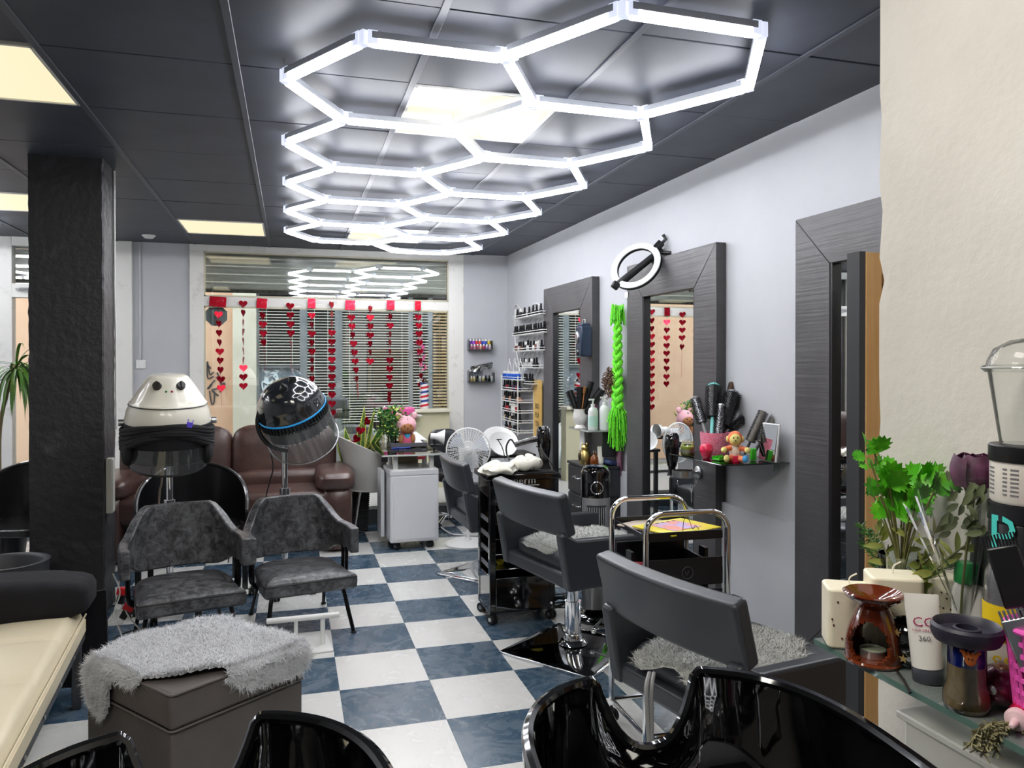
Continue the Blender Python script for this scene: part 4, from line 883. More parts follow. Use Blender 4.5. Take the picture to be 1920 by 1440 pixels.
# grey shell chair
pl = px(682, 1020, Z=0); pr = px(664, 972, Z=0)
t = thing('shell_chair', 'pale grey plastic shell armchair with chrome legs at the manicure desk', 'chair', (pl.x+.08, pl.y+.3, 0), -PI/2+.18)
M_sh = mat('pale_grey_shell', '#b4b3ae', .42)
def shell(u, v):
    a = -2.0+4.0*u; k = max(0, math.cos(a*.5))**2.2; top = .62+.24*k-.0; s = v; r = .8+.2*s
    return (math.sin(a)*.235*r*(1 if abs(a) < 1.57 else 1), -math.cos(a)*.22*r*(1+.0)-.07*k*s*s+(.0), .40+(top-.40)*s)
B().slab(shell, 41, 9, .012).o('shell', M_sh, t, ang=60)
B().lathe([(0, .385), (.15, .385), (.195, .40), (.19, .41), (.15, .40), (0, .395)], 32).o('seat', M_sh, t)
for x in (-1, 1):
    for y in (-1, 1): B().tube([(x*.12, y*.12, .39), (x*.19, y*.2, .0)], [.013, .009], 10).o('leg', M_chrome, t)
# pedestal fan
q = px(878, 843, D=6.05); t = thing('pedestal_fan', 'white pedestal fan with mesh guard by the far wall', 'fan', (q.x, q.y, 0), -.22)
fz = q.z; FR = .172; gg = B(); M_fan = M_white
for k in range(44):
    a = 2*PI*k/44
    gg.tube([(math.cos(a)*r, -.02-.05*math.cos(r/FR*1.5), fz+math.sin(a)*r) for r in (.03, .08, .13, FR)], .0017, 4)
for r in [.03+.0125*i for i in range(12)]: gg.tube([(math.cos(2*PI*i/36)*r, -.02-.05*math.cos(r/FR*1.5), fz+math.sin(2*PI*i/36)*r) for i in range(36)], .0015, 4, closed=True)
gg.o('front_guard', M_fan, t, kind='stuff')
B().tube([(math.cos(2*PI*i/48)*FR, -.02, fz+math.sin(2*PI*i/48)*FR) for i in range(48)], .006, 8, closed=True).o('guard_ring', M_fan, t)
gb = B()
for k in range(30):
    a = 2*PI*k/30; gb.tube([(math.cos(a)*r, -.02+.06*math.cos(r/FR*1.5), fz+math.sin(a)*r) for r in (.04, .1, .14, FR)], .002, 4)
gb.o('rear_guard', M_fan, t, kind='stuff')
for k in range(3):
    a0_ = 2*PI*k/3+.4; B().slab(lambda u, v: (math.cos(a0_+(v-.5)*(.5+.5*u))*(.03+.12*u), -.03+.03*(v-.5), fz+math.sin(a0_+(v-.5)*(.5+.5*u))*(.03+.12*u)), 8, 6, .003).o('blade', mat('pale_blade', '#c9d0da', .4), t)
B().lathe([(0, -.05), (.025, -.045), (.03, 0), (0, .01)], 18, (0, -.03, fz), (0, 1, 0)).o('hub', M_fan, t); B().lathe([(.06, 0), (.058, .08), (.03, .11), (0, .115)], 20, (0, .03, fz), (0, 1, 0)).o('motor', M_fan, t)
B().cyl((0, .06, .03), (0, .06, fz), .013).o('pole', M_fan, t); B().lathe([(.19, 0), (.19, .015), (.16, .028), (.03, .04), (.02, .06)], 36, (0, .06, 0)).o('base', M_fan, t)
# black stool chair beside the desk
q = px(842, 985, Z=0); t = thing('task_chair', 'black padded task chair on a chrome star base by the fan', 'chair', (q.x+.02, q.y+.05, 0), .3)
B().cyl((0, 0, .06), (0, 0, .42), .024, n=20).o('gas_column', M_chrome, t); puff(B(), (0, 0, .45), (.17, .17, .055), .5, .4).o('seat', M_blkleather, t); puff(B(), (.02, .16, .66), (.15, .04, .19), .5, .4, R=Matrix.Rotation(-.1, 3, 'X')).o('backrest', M_blkleather, t)
B().box((.02, .17, .47), (.05, .015, .22)).o('back_bar', M_steel, t, bev=.003)
for k in range(5):
    a = 2*PI*k/5; B().tube(smoothpath([(0, 0, .08), (math.cos(a)*.1, math.sin(a)*.1, .09), (math.cos(a)*.22, math.sin(a)*.22, .045)], 4), .014).o('base_leg', M_chrome, t); caster(t, math.cos(a)*.22, math.sin(a)*.22, .02, a=a)
# white basins behind the trolley
q = px(940, 850, D=6.0); t = thing('side_table', 'dark side table behind the black trolley carrying white bowls', 'table', (q.x+.12, q.y+.3, 0))
zt_ = q.z-.03; B().box((0, 0, zt_-.012), (.42, .34, .024)).o('table_top', M_black, t, bev=.004)
for x in (-1, 1):
    for y in (-1, 1): B().box((x*.18, y*.14, zt_/2-.012), (.03, .03, zt_-.024)).o('leg', M_black, t)
for k, (x, y, r, s, lb) in enumerate(((-.0, -.05, .12, .12, 'shallow white round basin leaning on the side table'), (.02, .08, .02, .15, 'larger white basin standing behind the shallow one'))):
    b = B().lathe([(0, 0), (s*.75, .0), (s*.98, .05), (s, .055), (s*.96, .055), (s*.72, .012), (0, .012)], 40); o = b.o('white_basin', M_white, loc=(q.x+x+.05, q.y+.25+y, zt_+s*.42+.004), rot=(.85-.1*k, 0, r), ang=60); tag(o, lb, 'basin')
# acrylic shelves with polish on the back wall
M_acr = glassmat('clear_acrylic', (.92, .95, .95), .06)
PC = {}
def polish(col):
    if col not in PC:
        b = B().lathe([(0, 0), (.0135, 0), (.014, .004), (.014, .030), (.006, .036)], 12); b.m = 1; b.lathe([(.0075, .036), (.0085, .038), (.007, .068), (0, .069)], 10)
        o = b.o('nail_polish', [mat('polish_'+col, col, .15, coat=.5), mat('polish_cap_black', '#111113', .3)]); PC[col] = o.data; bpy.data.objects.remove(o)
    return PC[col]
def cap2(col):   # little bottle with white cap
    k = 'w'+col
    if k not in PC:
        b = B().lathe([(0, 0), (.014, 0), (.015, .004), (.015, .035), (.008, .04)], 12); b.m = 1; b.lathe([(.01, .04), (.01, .058), (0, .059)], 10)
        o = b.o('nail_polish', [mat('polish_'+col, col, .2, coat=.4), mat('polish_cap_white', '#e9e7e2', .35)]); PC[k] = o.data; bpy.data.objects.remove(o)
    return PC[k]
def put(me, loc, label, group, cat='nail polish', name='nail_polish', sc=1, rz=0):
    o = bpy.data.objects.new(name, me); COL.objects.link(o); o.location = loc; o.scale = (sc,)*3; o.rotation_euler = (0, 0, rz); tag(o, label, cat, group); return o
g = random.Random(3)
for k, (xa, xb, yb, lb) in enumerate(((879, 921, 656, 'clear acrylic shelf of bright gels, upper on the back wall'), (879, 925, 716, 'clear acrylic shelf of clear and black bottles, lower on the back wall'))):
    a, c = px(xa, yb, Y=7.97), px(xb, yb, Y=7.97); L_ = c.x-a.x; t = thing('acrylic_shelf', lb, 'shelf', ((a.x+c.x)/2, 7.985, a.z))
    B().box((0, 0, 0), (L_, .13, .005)).o('shelf_plate', M_acr, t); B().box((0, .062, .06), (L_, .005, .13)).o('back_plate', M_acr, t); B().box((0, .01, .055), (L_-.01, .05, .004)).o('step_plate', M_acr, t); B().box((0, -.063, .018), (L_, .004, .03)).o('front_lip', M_acr, t)
    for s in (-1, 1): B().box((s*L_/2, 0, .05), (.005, .13, .1)).o('side_plate', M_acr, t)
    if k == 0:
        for i in range(7): put(cap2(['#e58aa8', '#f2a6c2', '#d85a7a', '#f4c1a2', '#e35d86', '#c9a8e0', '#f2d2da'][i]), (a.x+.025+i*L_/7.3, 7.945, a.z+.003), 'small pink toned bottle on the lower step of the upper acrylic shelf', 'bottles on the lower step of the upper acrylic shelf')
        for i in range(7): put(cap2(['#7a3db8', '#9b4fd0', '#d83a4a', '#e85a50', '#3a4fc8', '#3358c0', '#e0c544'][i]), (a.x+.025+i*L_/7.3, 7.995, a.z+.058), 'small bright bottle on the upper step of the upper acrylic shelf', 'bottles on the upper step of the upper acrylic shelf')
    else:
        for i in range(8): put([cap2('#d9c58a'), polish('#17171a'), polish('#1c1c20'), cap2('#cfd0cf')][i % 4 if i > 1 else 0], (a.x+.025+i*L_/8.3, 7.95+.02*(i % 2), a.z+.003), 'small bottle on the lower acrylic shelf', 'bottles on the lower acrylic shelf')
        b = B().slab(lambda u, v: (-.12+.24*u, -.02+.02*math.sin(v*9+u*12), .13+.05*math.sin(v*3)+.05*u-.04*v), 14, 10, .01); tag(b.o('clear_bag', glassmat('crumpled_film', (.9, .92, .92), .22, .1), loc=((a.x+c.x)/2, 7.97, a.z+.0)), 'crumpled clear bag lying over the lower acrylic shelf', 'bag')
# white wire racks with bottles on the right wall
def rack(name, label, rows, X, xl, xr, depth, hearts=None, sd=1, frame=None):
    t = thing('wire_rack', label, 'rack', (0, 0, 0)); g2 = random.Random(sd); cnt = 0
    for r_i, (y, x0, x1, cols, n, capw) in enumerate(rows):
        a = px(x0, y, X=X); c = px(x1, y, X=X); d = Vector((-1, 0, 0)); z = (a.z+c.z)/2
        b = B(); w1 = wx(a.y)-.006; w2 = wx(c.y)-.006
        for zz in (.0, .022): b.tube([(w1, a.y, z+zz), (X, a.y, z+zz), (X, c.y, z+zz), (w2, c.y, z+zz)], .004, 6)
        b.box(((X+w1)/2, (a.y+c.y)/2, z-.004), (abs(w1-X), abs(a.y-c.y), .006)); b.o('rack_shelf', M_whitemetal, t, kind='stuff')
        for i in range(n):
            f = (i+.5)/n; yy = a.y+(c.y-a.y)*f; put(polish(g2.choice(cols)) if g2.random() > capw else cap2(g2.choice(cols)), (X+.022+g2.uniform(0, .012), yy, z+.001), '%s, shelf %s' % (name, ['at the top', 'second from top', 'third from top', 'fourth from top', 'fifth from top', 'at the bottom'][r_i]), '%s, shelf %d' % (name, r_i+1), sc=1.4*g2.uniform(.94, 1.04))
    return t
X1 = 2.19
u_rows = [(593, 962, 1014, ['#17171a', '#2a2a2e'], 7, .1), (626, 960, 1017, ['#141416'], 13, 0), (657, 962, 1013, ['#1a1a1c', '#7a5246', '#cfcfcf'], 11, .15), (689, 971, 1004, ['#202024', '#b9b9b9'], 7, .2), (719, 976, 995, ['#19191b'], 4, 0)]
t = rack('black capped bottle on the upper white wire rack', 'tall white wire rack curving to a point, upper on the right wall', u_rows, X1, 0, 0, .1, sd=4)
def wall_pt(x, y, X): return px(x, y, X=X)
def wl(x, y):   # point on the right wall
    q = px(x, y, X=2.26); return px(x, y, X=wx(q.y)-.012)
bk = B()
bk.tube(smoothpath([wl(961, 578), wl(968, 571), wl(978, 580), wl(990, 583), wl(1000, 570), wl(1012, 572), wl(1018, 590), wl(1021, 640), wl(1014, 680), wl(1003, 712), wl(993, 735)], 5), .005, 6)
bk.tube(smoothpath([wl(966, 580), wl(966, 640), wl(974, 690), wl(980, 722), wl(993, 735)], 5), .005, 6)
bk.o('outer_frame', M_whitemetal, t, kind='stuff'); bk = B()
for i, y in enumerate((578, 610, 642, 675)):
    for j in range(5):
        x = 970+j*9; bk.tube(smoothpath([wl(x, y+26), wl(x+5, y+18), wl(x-1, y+10), wl(x+6, y+2)], 4), .0035, 5)
bk.o('scroll_work', M_whitemetal, t, kind='stuff')
X2 = 2.12
l_rows = [(711, 940, 970, ['#2a62c8', '#1f55b5', '#222226'], 7, .5), (731, 940, 971, ['#16181e', '#26345a', '#7c2030'], 8, .05), (752, 940, 971, ['#18181a', '#b98a6c'], 8, .1), (771, 940, 971, ['#1a1a1c', '#e4e2dc', '#a33038'], 8, .25), (789, 940, 971, ['#2a211e', '#c9b990', '#16181b'], 8, .1), (807, 941, 971, ['#6a3f34', '#1a2028'], 4, .1)]
t = rack('nail polish bottle on the lower white wire rack', 'square white wire rack with scroll top, lower in the corner by the back wall', l_rows, X2, 0, 0, .1, sd=8)
bk = B(); pa = px(940, 705, X=X2); pc2 = px(971, 705, X=X2); za = px(940, 806, X=X2).z; zb = pa.z+.01
for yy in (pa.y, pc2.y): bk.tube([(X2, yy, za), (X2, yy, zb)], .005, 6).tube([(wx(yy)-.01, yy, za), (wx(yy)-.01, yy, zb)], .005, 6)
bk.o('uprights', M_whitemetal, t, kind='stuff'); bk = B()
for j in range(3):
    yy = pa.y+(pc2.y-pa.y)*(j+.5)/3; R = abs(pa.y-pc2.y)/7
    for s in (-1, 1): bk.tube([(X2+.06, yy+s*R*math.sin(a)*(1-a/5), zb+.02+.15*(a/3.6)) for a in [i*.3 for i in range(13)]], .0045, 6)
bk.o('scroll_top', M_whitemetal, t, kind='stuff')
a, c = px(1009, 712, X=2.3), px(1022, 830, X=2.3)
t = thing('wooden_sign', 'narrow pale wooden sign with dark lettering on the wall left of the far mirror', 'sign', (2.262, (a.y+c.y)/2, (a.z+c.z)/2))
B().box((0, 0, 0), (.012, abs(a.y-c.y)+.03, a.z-c.z)).o('board', mat('pale_gold_wood', '#d6b36a', .5, noise=(4, '#c09a4e', .4, .7, (1, 1, .2))), t, bev=.002)
M_ink = mat('dark_brown_ink', '#4c3a1c', .6)
for k, s_ in enumerate(('BIO', 'PLA', 'TIA')): text(s_, .075, M_ink, t, (-.0075, 0, .02-.085*k), (PI/2, 0, -PI/2))
# ================================================================ right wall: mirrors, shelves, trolleys, styling chairs
M_fr = mat('dark_grey_mirror_frame', '#4b4a4c', .45, bump=(9, .5, (1, .25, 6)), bd=.004, noise=(5, '#413f41', .4, .7)); M_fri = mat('near_black_stained_wood', '#15161c', .4, bump=(20, .5, (1, 1, .1)), bd=.003)
M_mir = mat('mirror_silver', (.93, .95, .95), .0, 1)
def wall_mirror(y0, y1, label, tilt=0, z0=.05, z1=2.135, bw=.235):
    yc = (y0+y1)/2; X = wx(yc); t = thing('wall_mirror', label, 'mirror', (X, yc, 0), -.022*-1)
    h = (y1-y0)/2; d = .065; x = -d/2-.002
    def member(P, name):
        b = B(); vs = [(-.002-d, p[0], p[1]) for p in P]+[(-.002, p[0], p[1]) for p in P]; b.add(vs, [(0, 1, 2, 3), (7, 6, 5, 4)]+[(i, (i+1) % 4, 4+(i+1) % 4, 4+i) for i in range(4)]); return b.o(name, M_fr, t, bev=.0025, seg=1)
    e = .0012
    member([(-h, z1), (h, z1), (h-bw-e, z1-bw), (-h+bw+e, z1-bw)], 'frame_rail'); member([(-h, z0), (h, z0), (h-bw-e, z0+bw), (-h+bw+e, z0+bw)], 'frame_rail')
    member([(h, z0+e), (h, z1-e), (h-bw, z1-bw-e), (h-bw, z0+bw+e)], 'frame_stile'); member([(-h, z0+e), (-h, z1-e), (-h+bw, z1-bw-e), (-h+bw, z0+bw+e)], 'frame_stile')
    for s in (-1, 1): B().box((-.034, s*(h-bw-.006), (z0+z1)/2), (.058, .014, z1-z0-2*bw)).o('inner_lip', M_fri, t)
    B().box((-.035, 0, (z0+z1)/2), (.006, 2*(h-bw)+.01, z1-z0-2*bw+.01)).o('glass', M_mir, t, smooth=False)
    return t
m1 = wall_mirror(5.55, 6.66, 'tall grey framed mirror farthest along the right wall, with the blue tin box on it')
m2 = wall_mirror(3.80, 4.93, 'tall grey framed mirror in the middle, beneath the ring light'); m3 = wall_mirror(1.98, 3.12, 'tall dark framed mirror nearest the camera, partly covered by the pine-backed panel')
def WF(y): return wx(y)-.07   # front plane of the frames
p = px(1175, 553, X=WF(4.9)); tag(B().box((0, 0, 0), (.003, .05, .04)).o('white_tag', M_white, loc=(WF(4.9)-.002, p.y, p.z)), 'small white sticker on the left edge of the middle mirror frame', 'sticker')

# leaning pine-backed panel
t = thing('framed_panel', 'back of a pine stretcher framed panel with brown hardboard, leaning by the partition', 'panel', (1.372, 1.60, 0), .0)
M_pine = mat('raw_pine', '#cda571', .6, noise=(7, '#b98b52', .4, .7, (3, 3, .25)), bump=(30, .2, (1, 1, .1))); M_hb = mat('brown_hardboard', '#8d6732', .75, noise=(60, '#7b5828', .4, .65)); ZT = 1.732
B().box((.01, .02, ZT/2), (.018, .045, ZT)).o('black_edge', mat('black_edge_strip', '#35373b', .5), t); 
for x in (.043, .86): B().box((x, .012, ZT/2), (.048, .035, ZT-.003)).o('stretcher_bar', M_pine, t, bev=.002)
for z in (.04, ZT-.04): B().box((.4575, .012, z), (.73, .034, .072)).o('cross_bar', M_pine, t, bev=.002)
B().box((.4575, .028, ZT/2), (.74, .008, ZT-.1)).o('hardboard', M_hb, t, smooth=False)

# blue tin box on the far mirror
p = px(1094, 640, X=WF(5.75)-.05); t = thing('tin_box', 'dark blue lantern-like tin box with handle hung on the far mirror frame', 'box', (WF(p.y)-.052, p.y, p.z)); M_tin = mat('dark_blue_tin', '#28374f', .3, metal=.4, coat=.4)
B().box((0, 0, 0), (.09, .12, .24)).o('body', M_tin, t, bev=.012, seg=3); B().box((0, 0, .125), (.07, .10, .03)).o('lid', M_tin, t, bev=.008)
B().tube([(0, -.03, .14), (0, -.03, .17), (0, .03, .17), (0, .03, .14)], .003).o('handle', M_steel, t); B().sph((-.048, .02, .03), (.012, .035, .05), 14, 8).o('silver_badge', M_steel, t); B().sph((-.046, .01, -.09), (.01, .02, .025), 12, 8).o('lens', M_blackgloss, t)

# ring light folded over the middle mirror
c = px(1192, 498, D=4.95); t = thing('ring_light', 'white ring light with folded black tripod clamped on the middle mirror', 'lamp', c)
a1 = (px(1239, 480, D=4.85)-px(1146, 513, D=5.0)); up = (px(1180, 462, D=5.0)-px(1204, 534, D=4.78))
ex = a1.normalized(); ey = (up-ex*up.dot(ex)).normalized(); ez = ex.cross(ey); Mx = Matrix((ex, ey, ez)).transposed().to_4x4(); Ra, Rb = a1.length/2, up.length/2
def ringpts(r, off=0): return [(math.cos(2*PI*i/56)*(Ra-r), math.sin(2*PI*i/56)*(Rb-r), off) for i in range(56)]
b = B(); K = 56; prof = [(0, 0), (0, .006), (.01, .013), (.032, .013), (.042, .006), (.042, 0)]
rows = [ringpts(r, z) for r, z in prof]; b.add([p for r in rows for p in r], [(i*K+j, i*K+(j+1) % K, (i+1)*K+(j+1) % K, (i+1)*K+j) for i in range(len(prof)-1) for j in range(K)]); b.xf(Mx)
b.o('diffuser', mat('ring_diffuser', '#f4f4f2', .4), t)
b = B(); prof = [(0, 0), (-.002, -.018), (.044, -.018), (.042, 0)]; rows = [ringpts(r, z) for r, z in prof]
b.add([p for r in rows for p in r], [(i*K+j, i*K+(j+1) % K, (i+1)*K+(j+1) % K, (i+1)*K+j) for i in range(3) for j in range(K)]); b.xf(Mx); b.o('back_shell', M_black, t)
def L(x, y, D=5.08): return px(x, y, D=D)-c
b = B(); b.tube([L(1157, 533, 4.95), L(1240, 468, 5.0)], .02, 10); b.o('tripod_tube', mat('dark_grey_tube', '#2c2d30', .4), t)
for k in range(3): B().tube([L(1160+3*k, 527+4*k, 5.0), L(1236+2*k, 466+4*k, 5.02)], .007, 6).o('tripod_leg', M_black, t)
B().box((0, 0, 0), (.05, .03, .05), (0, .6, 0)).o('tripod_foot', M_black, t, bev=.008, loc=L(1154, 535, 4.93)); B().cyl(L(1228, 468, 4.95), L(1240, 455, 4.95), .026).o('ball_head', M_black, t)
B().tube([L(1240, 458, 4.95), L(1248, 448, 4.95), L(1243, 440, 4.95)], .011).o('phone_clamp', M_black, t); B().cyl(L(1236, 474, 4.95), L(1258, 474, 4.9), .012).o('knob', M_black, t)
B().tube([L(1246, 476, 5.0), L(1247, 495, 5.0)], .005).o('hook', M_black, t)

# green yarn braid
c = px(1158, 585, X=2.26); t = thing('yarn_braid', 'bright green yarn braid wig hanging at the left edge of the middle mirror', 'wig', c); M_gy = mat('neon_green_yarn', '#78e82a', .7, noise=(60, '#3cba18', .45, .65), bump=(90, .5), bd=.004)
zb = px(1160, 765, X=2.28).z-c.z; zc_ = px(1160, 835, X=2.28).z-c.z
for k in range(3):
    ph = 2*PI*k/3; pts = [(.012*math.sin(2*(ph+i*.40)), .024*math.sin(ph+i*.40)*(1+.8*i/60), zb*i/60) for i in range(61)]; B().tube(pts, [.015+.009*i/60 for i in range(61)], 8).o('strand', M_gy, t)
def yarn(n, z0, r0, r1, z1, col, sd):
    g = random.Random(sd); b = B()
    for k in range(n):
        a = g.uniform(0, 2*PI); q = g.uniform(.2, 1); e = Vector((math.cos(a)*r1*q, math.sin(a)*r1*1.2*q, z1*(.75+.3*g.random())))
        b.tube(bez((math.cos(a)*r0, math.sin(a)*r0, z0), (math.cos(a)*r1*q*1.1, math.sin(a)*r1*1.2*q, z0+(z1-z0)*.2), e*.8+Vector((0, 0, z0*.2)), e, 7), .005, 4)
    return b
yarn(110, zb+.02, .02, .075, zc_, M_gy, 1).o('loose_ends', M_gy, t, kind='stuff')
g_ = random.Random(2); b = B()
for k in range(40):
    a = g_.uniform(0, 2*PI); b.tube([(math.cos(a)*.02, math.sin(a)*.02, -.02), (math.cos(a)*.04, math.sin(a)*.045, .03+.03*g_.random()), (math.cos(a)*.05, math.sin(a)*.06, -.05-.05*g_.random())], .004, 4)
b.o('top_tuft', M_gy, t, kind='stuff')
# curly brown wig
c = px(1148, 712, X=2.25); t = thing('curly_wig', 'curly brown and bronze wig behind the green braid', 'wig', (c.x, c.y+.02, c.z)); b = B(); g_ = random.Random(4)
for k in range(150):
    a = g_.uniform(0, 2*PI); r = g_.uniform(.02, .095); o_ = Vector((g_.uniform(-.03, .03), math.cos(a)*r*1.2, math.sin(a)*r)); h = g_.uniform(.035, .06)
    b.tube([o_+Vector((math.cos(i*1.3)*.011, math.sin(i*1.3)*.011, -i*h/8)) for i in range(9)], .0035, 4)
b.o('curls', mat('bronze_hair', '#6b4a2c', .5, noise=(60, '#2a1a10', .45, .6)), t, kind='stuff'); B().sph((.02, 0, 0), (.04, .08, .075)).o('cap', mat('dark_brown_cap', '#24180f', .8), t)
c = px(1160, 850, X=2.305); tag(B().slab(lambda u, v: (.01*math.sin(u*9), -.045+.09*u, .16-.32*v), 10, 8, .008).o('plaid_cloth', mat('plum_plaid', '#5e2340', .8, noise=(22, '#9b7a8a', .52, .6, (1, 1, .2))), loc=(c.x, c.y, c.z)), 'plum plaid cloth hanging below the green braid', 'cloth')

# wall unit between far and middle mirrors
ux0, uy0, uy1 = 2.06, 5.13, 5.53; uz = .958
t = thing('wall_shelf', 'black wall shelf with glass top holding pump bottles and brushes', 'shelf', ((ux0+2.33)/2, (uy0+uy1)/2, 0)); xr = 2.325-t.location.x; M_bl2 = mat('satin_black_laminate', '#232428', .4, noise=(8, '#2d2e33', .4, .7))
B().box((0, 0, uz), (.27, .40, .01)).o('shelf_top', mat('grey_glass_top', '#8f9593', .15, coat=.5), t, bev=.002); B().box((.06, 0, uz-.1), (.14, .34, .18)).o('shelf_box', M_bl2, t, bev=.003); B().box((-.045, .14, uz-.09), (.008, .1, .17)).o('white_divider', M_whitemetal, t)
t = thing('drawer_cabinet', 'low black drawer cabinet with chrome handles between the far and middle mirrors', 'cabinet', ((ux0+2.33)/2-.0, (uy0+uy1)/2, 0)); H_ = .70
B().box((-.01, 0, H_/2), (.235, .42, H_-.02)).o('body', M_bl2, t, bev=.003); B().box((-.018, 0, H_-.006), (.25, .44, .02)).o('top', M_bl2, t, bev=.004)
for k in range(3):
    d_ = B().box((-.134, 0, H_-.12-.21*k), (.012, .40, .195)).o('drawer', M_bl2, t, bev=.003); B().tube(smoothpath([(-.14, -.06, H_-.1-.21*k), (-.16, -.05, H_-.1-.21*k), (-.16, .05, H_-.1-.21*k), (-.14, .06, H_-.1-.21*k)], 3), .005).o('handle', M_chrome, d_)
    d_ = B().box((0, -.214, H_-.12-.21*k), (.24, .008, .195)).o('side_panel', M_bl2, t, bev=.002)
def pump(name, label, loc, r, h, col, lab=None, capc='#e9e9e6', sq=False):
    t = thing(name, label, 'bottle', loc); m = mat('bottle_'+col, col, .35); cm = mat('cap_'+capc, capc, .35)
    b = B(); 
    if sq: b.box((0, 0, h/2), (r*1.9, r*1.3, h))
    else: b.lathe([(0, 0), (r*.92, 0), (r, .006), (r, h*.8), (r*.8, h*.93), (r*.35, h), (0, h)], 28, sx=1, sy=.75)
    b.o('body', m, t, bev=.004 if sq else 0); b = B().cyl((0, 0, h), (0, 0, h+.02), r*.42, n=18).cyl((0, 0, h+.02), (0, 0, h+.05), r*.15, n=10).box((-r*.3, 0, h+.053), (r*1.1, r*.35, .012)); b.o('pump', cm, t, kind='stuff')
    if lab: B().lathe([(r*1.01, h*.15), (r*1.01, h*.6)], 28, sx=1, sy=.76).o('label_band', mat('label_'+lab, lab, .5), t)
    return t
pump('pump_bottle', 'white pump bottle with mint label on the black wall shelf', (2.13, 5.21, uz+.006), .038, .17, '#dfe3e1', '#bfe0d4'); pump('pump_bottle', 'taller white pump bottle right of the mint one on the black wall shelf', (2.22, 5.2, uz+.006), .042, .185, '#eceeee', None)
t = thing('small_bottle', 'small bottle with magenta cap between the two white pump bottles', 'bottle', (2.175, 5.28, uz+.006)); B().lathe([(0, 0), (.02, 0), (.022, .1), (.012, .13), (0, .13)], 18).o('body', mat('bottle_maroon', '#8a2440', .4), t); B().lathe([(.014, .13), (.016, .18), (0, .185)], 14).o('cap', mat('magenta_cap', '#e0329a', .35), t)
def hairbrush(label, base, tip, r, mb, mh, cap=None, bris=None, name='round_brush', hl=.35):
    """round brush: handle from base, barrel to tip"""
    r *= 1.12; base, tip = Vector(base), Vector(tip); t = thing(name, label, 'hairbrush', base); d = tip-base; m = d*hl
    B().tube([(0, 0, 0), m*.5, m], [r*.25, r*.35, r*.3], 10).o('handle', mh, t); B().cyl(m, d, r*.78, n=20).o('barrel', mb, t)
    x, y, z = frame_of(d); b = B(); Lb = (d-m).length; n1 = 16; n2 = max(6, int(Lb/.008))
    for i in range(n2):
        for j in range(n1):
            a = 2*PI*(j+.5*(i % 2))/n1; o = m+z*(Lb*(i+.5)/n2); v = x*math.cos(a)+y*math.sin(a); b.tube([o+v*r*.7, o+v*r*1.28], .0011, 3)
    b.o('bristles', bris or M_black, t, kind='stuff')
    if cap: B().lathe([(r*.85, -.004), (r*.9, .004), (r*.7, .01), (0, .012)], 20, d, tuple(z)).o('end_cap', cap, t)
    return t
M_vase = mat('white_relief_ceramic', '#e8e6e0', .4, bump=(60, .8), bd=.006)
t = thing('brush_vase', 'white embossed vase of black brushes on the black wall shelf', 'vase', (2.075, 5.33, uz+.006)); B().lathe([(0, 0), (.04, 0), (.042, .01), (.03, .03), (.05, .07), (.054, .1), (.046, .14), (.05, .15), (.045, .15), (.04, .1), (0, .03)], 26).o('body', M_vase, t)
v0 = Vector((2.075, 5.33, uz+.12))
for k, (dx, dy_, h, r, lb) in enumerate(((-.03, .03, .17, .026, 'black round brush leaning left in the white vase'), (.0, .0, .2, .03, 'thick black brush upright in the white vase'), (.04, -.02, .24, .024, 'tall black brush leaning right in the white vase'), (.07, -.05, .18, .026, 'dark brush leaning far right in the white vase'))):
    hairbrush(lb, v0+Vector((dx*.1, dy_*.1, -.04)), v0+Vector((dx*2, dy_*2, h)), r, M_black, M_black, None, hl=.2)
hairbrush('brush with a light wooden handle standing in the white vase', v0+Vector((.0, -.02, -.03)), v0+Vector((.02, -.05, .2)), .014, mat('beech_wood', '#b57a4a', .5), mat('beech_wood', '#b57a4a', .5), None, hl=.8)
# on the drawer cabinet
t = thing('gold_figurine', 'gilded owl-shaped figurine on the low drawer cabinet', 'figurine', (2.09, 5.27, H_+.005)); M_gold = mat('gilt', (.72, .55, .22), .3, 1)
B().lathe([(0, 0), (.035, 0), (.044, .03), (.042, .07), (.03, .1), (0, .105)], 20).o('body', M_gold, t); B().sph((0, 0, .12), (.03, .028, .03)).o('head', M_gold, t)
for s in (-1, 1): B().sph((s*.018, 0, .148), (.008, .006, .012), 8, 6).o('ear', M_gold, t); B().sph((s*.04, .0, .06), (.01, .024, .035), 10, 8).o('wing', mat('dark_bronze', (.12, .09, .06), .4, 1), t)
t = thing('oil_bottle', 'round amber oil bottle beside the gilded figurine', 'bottle', (2.14, 5.2, H_+.005)); B().lathe([(0, 0), (.03, 0), (.034, .03), (.03, .06), (.01, .08), (.01, .09), (0, .09)], 22).o('body', mat('amber_glass', '#a0521c', .1, trans=.5, coat=.6), t); B().lathe([(.012, .09), (.013, .11), (0, .112)], 14).o('cap', M_chrome, t)
t = thing('squeeze_tube', 'white squeeze tube standing on its cap on the low cabinet', 'tube', (2.18, 5.18, H_+.005)); B().lathe([(0, 0), (.018, 0), (.018, .02)], 18).o('cap', M_white, t); B().grid(lambda u, v: (math.cos(6.283*u)*(.022+.006*v), math.sin(6.283*u)*.022*(1-.93*v), .02+.12*v), 24, 6).o('body', mat('ivory_tube', '#e9e7da', .4), t)
tag(puff(B(), (0, 0, 0), (.05, .045, .02), .5, .5).o('blue_box', mat('dark_blue_plastic', '#2a3c62', .3), loc=(2.25, 5.17, H_+.026), rot=(.1, .2, .4)), 'small dark blue case behind the white squeeze tube', 'case')
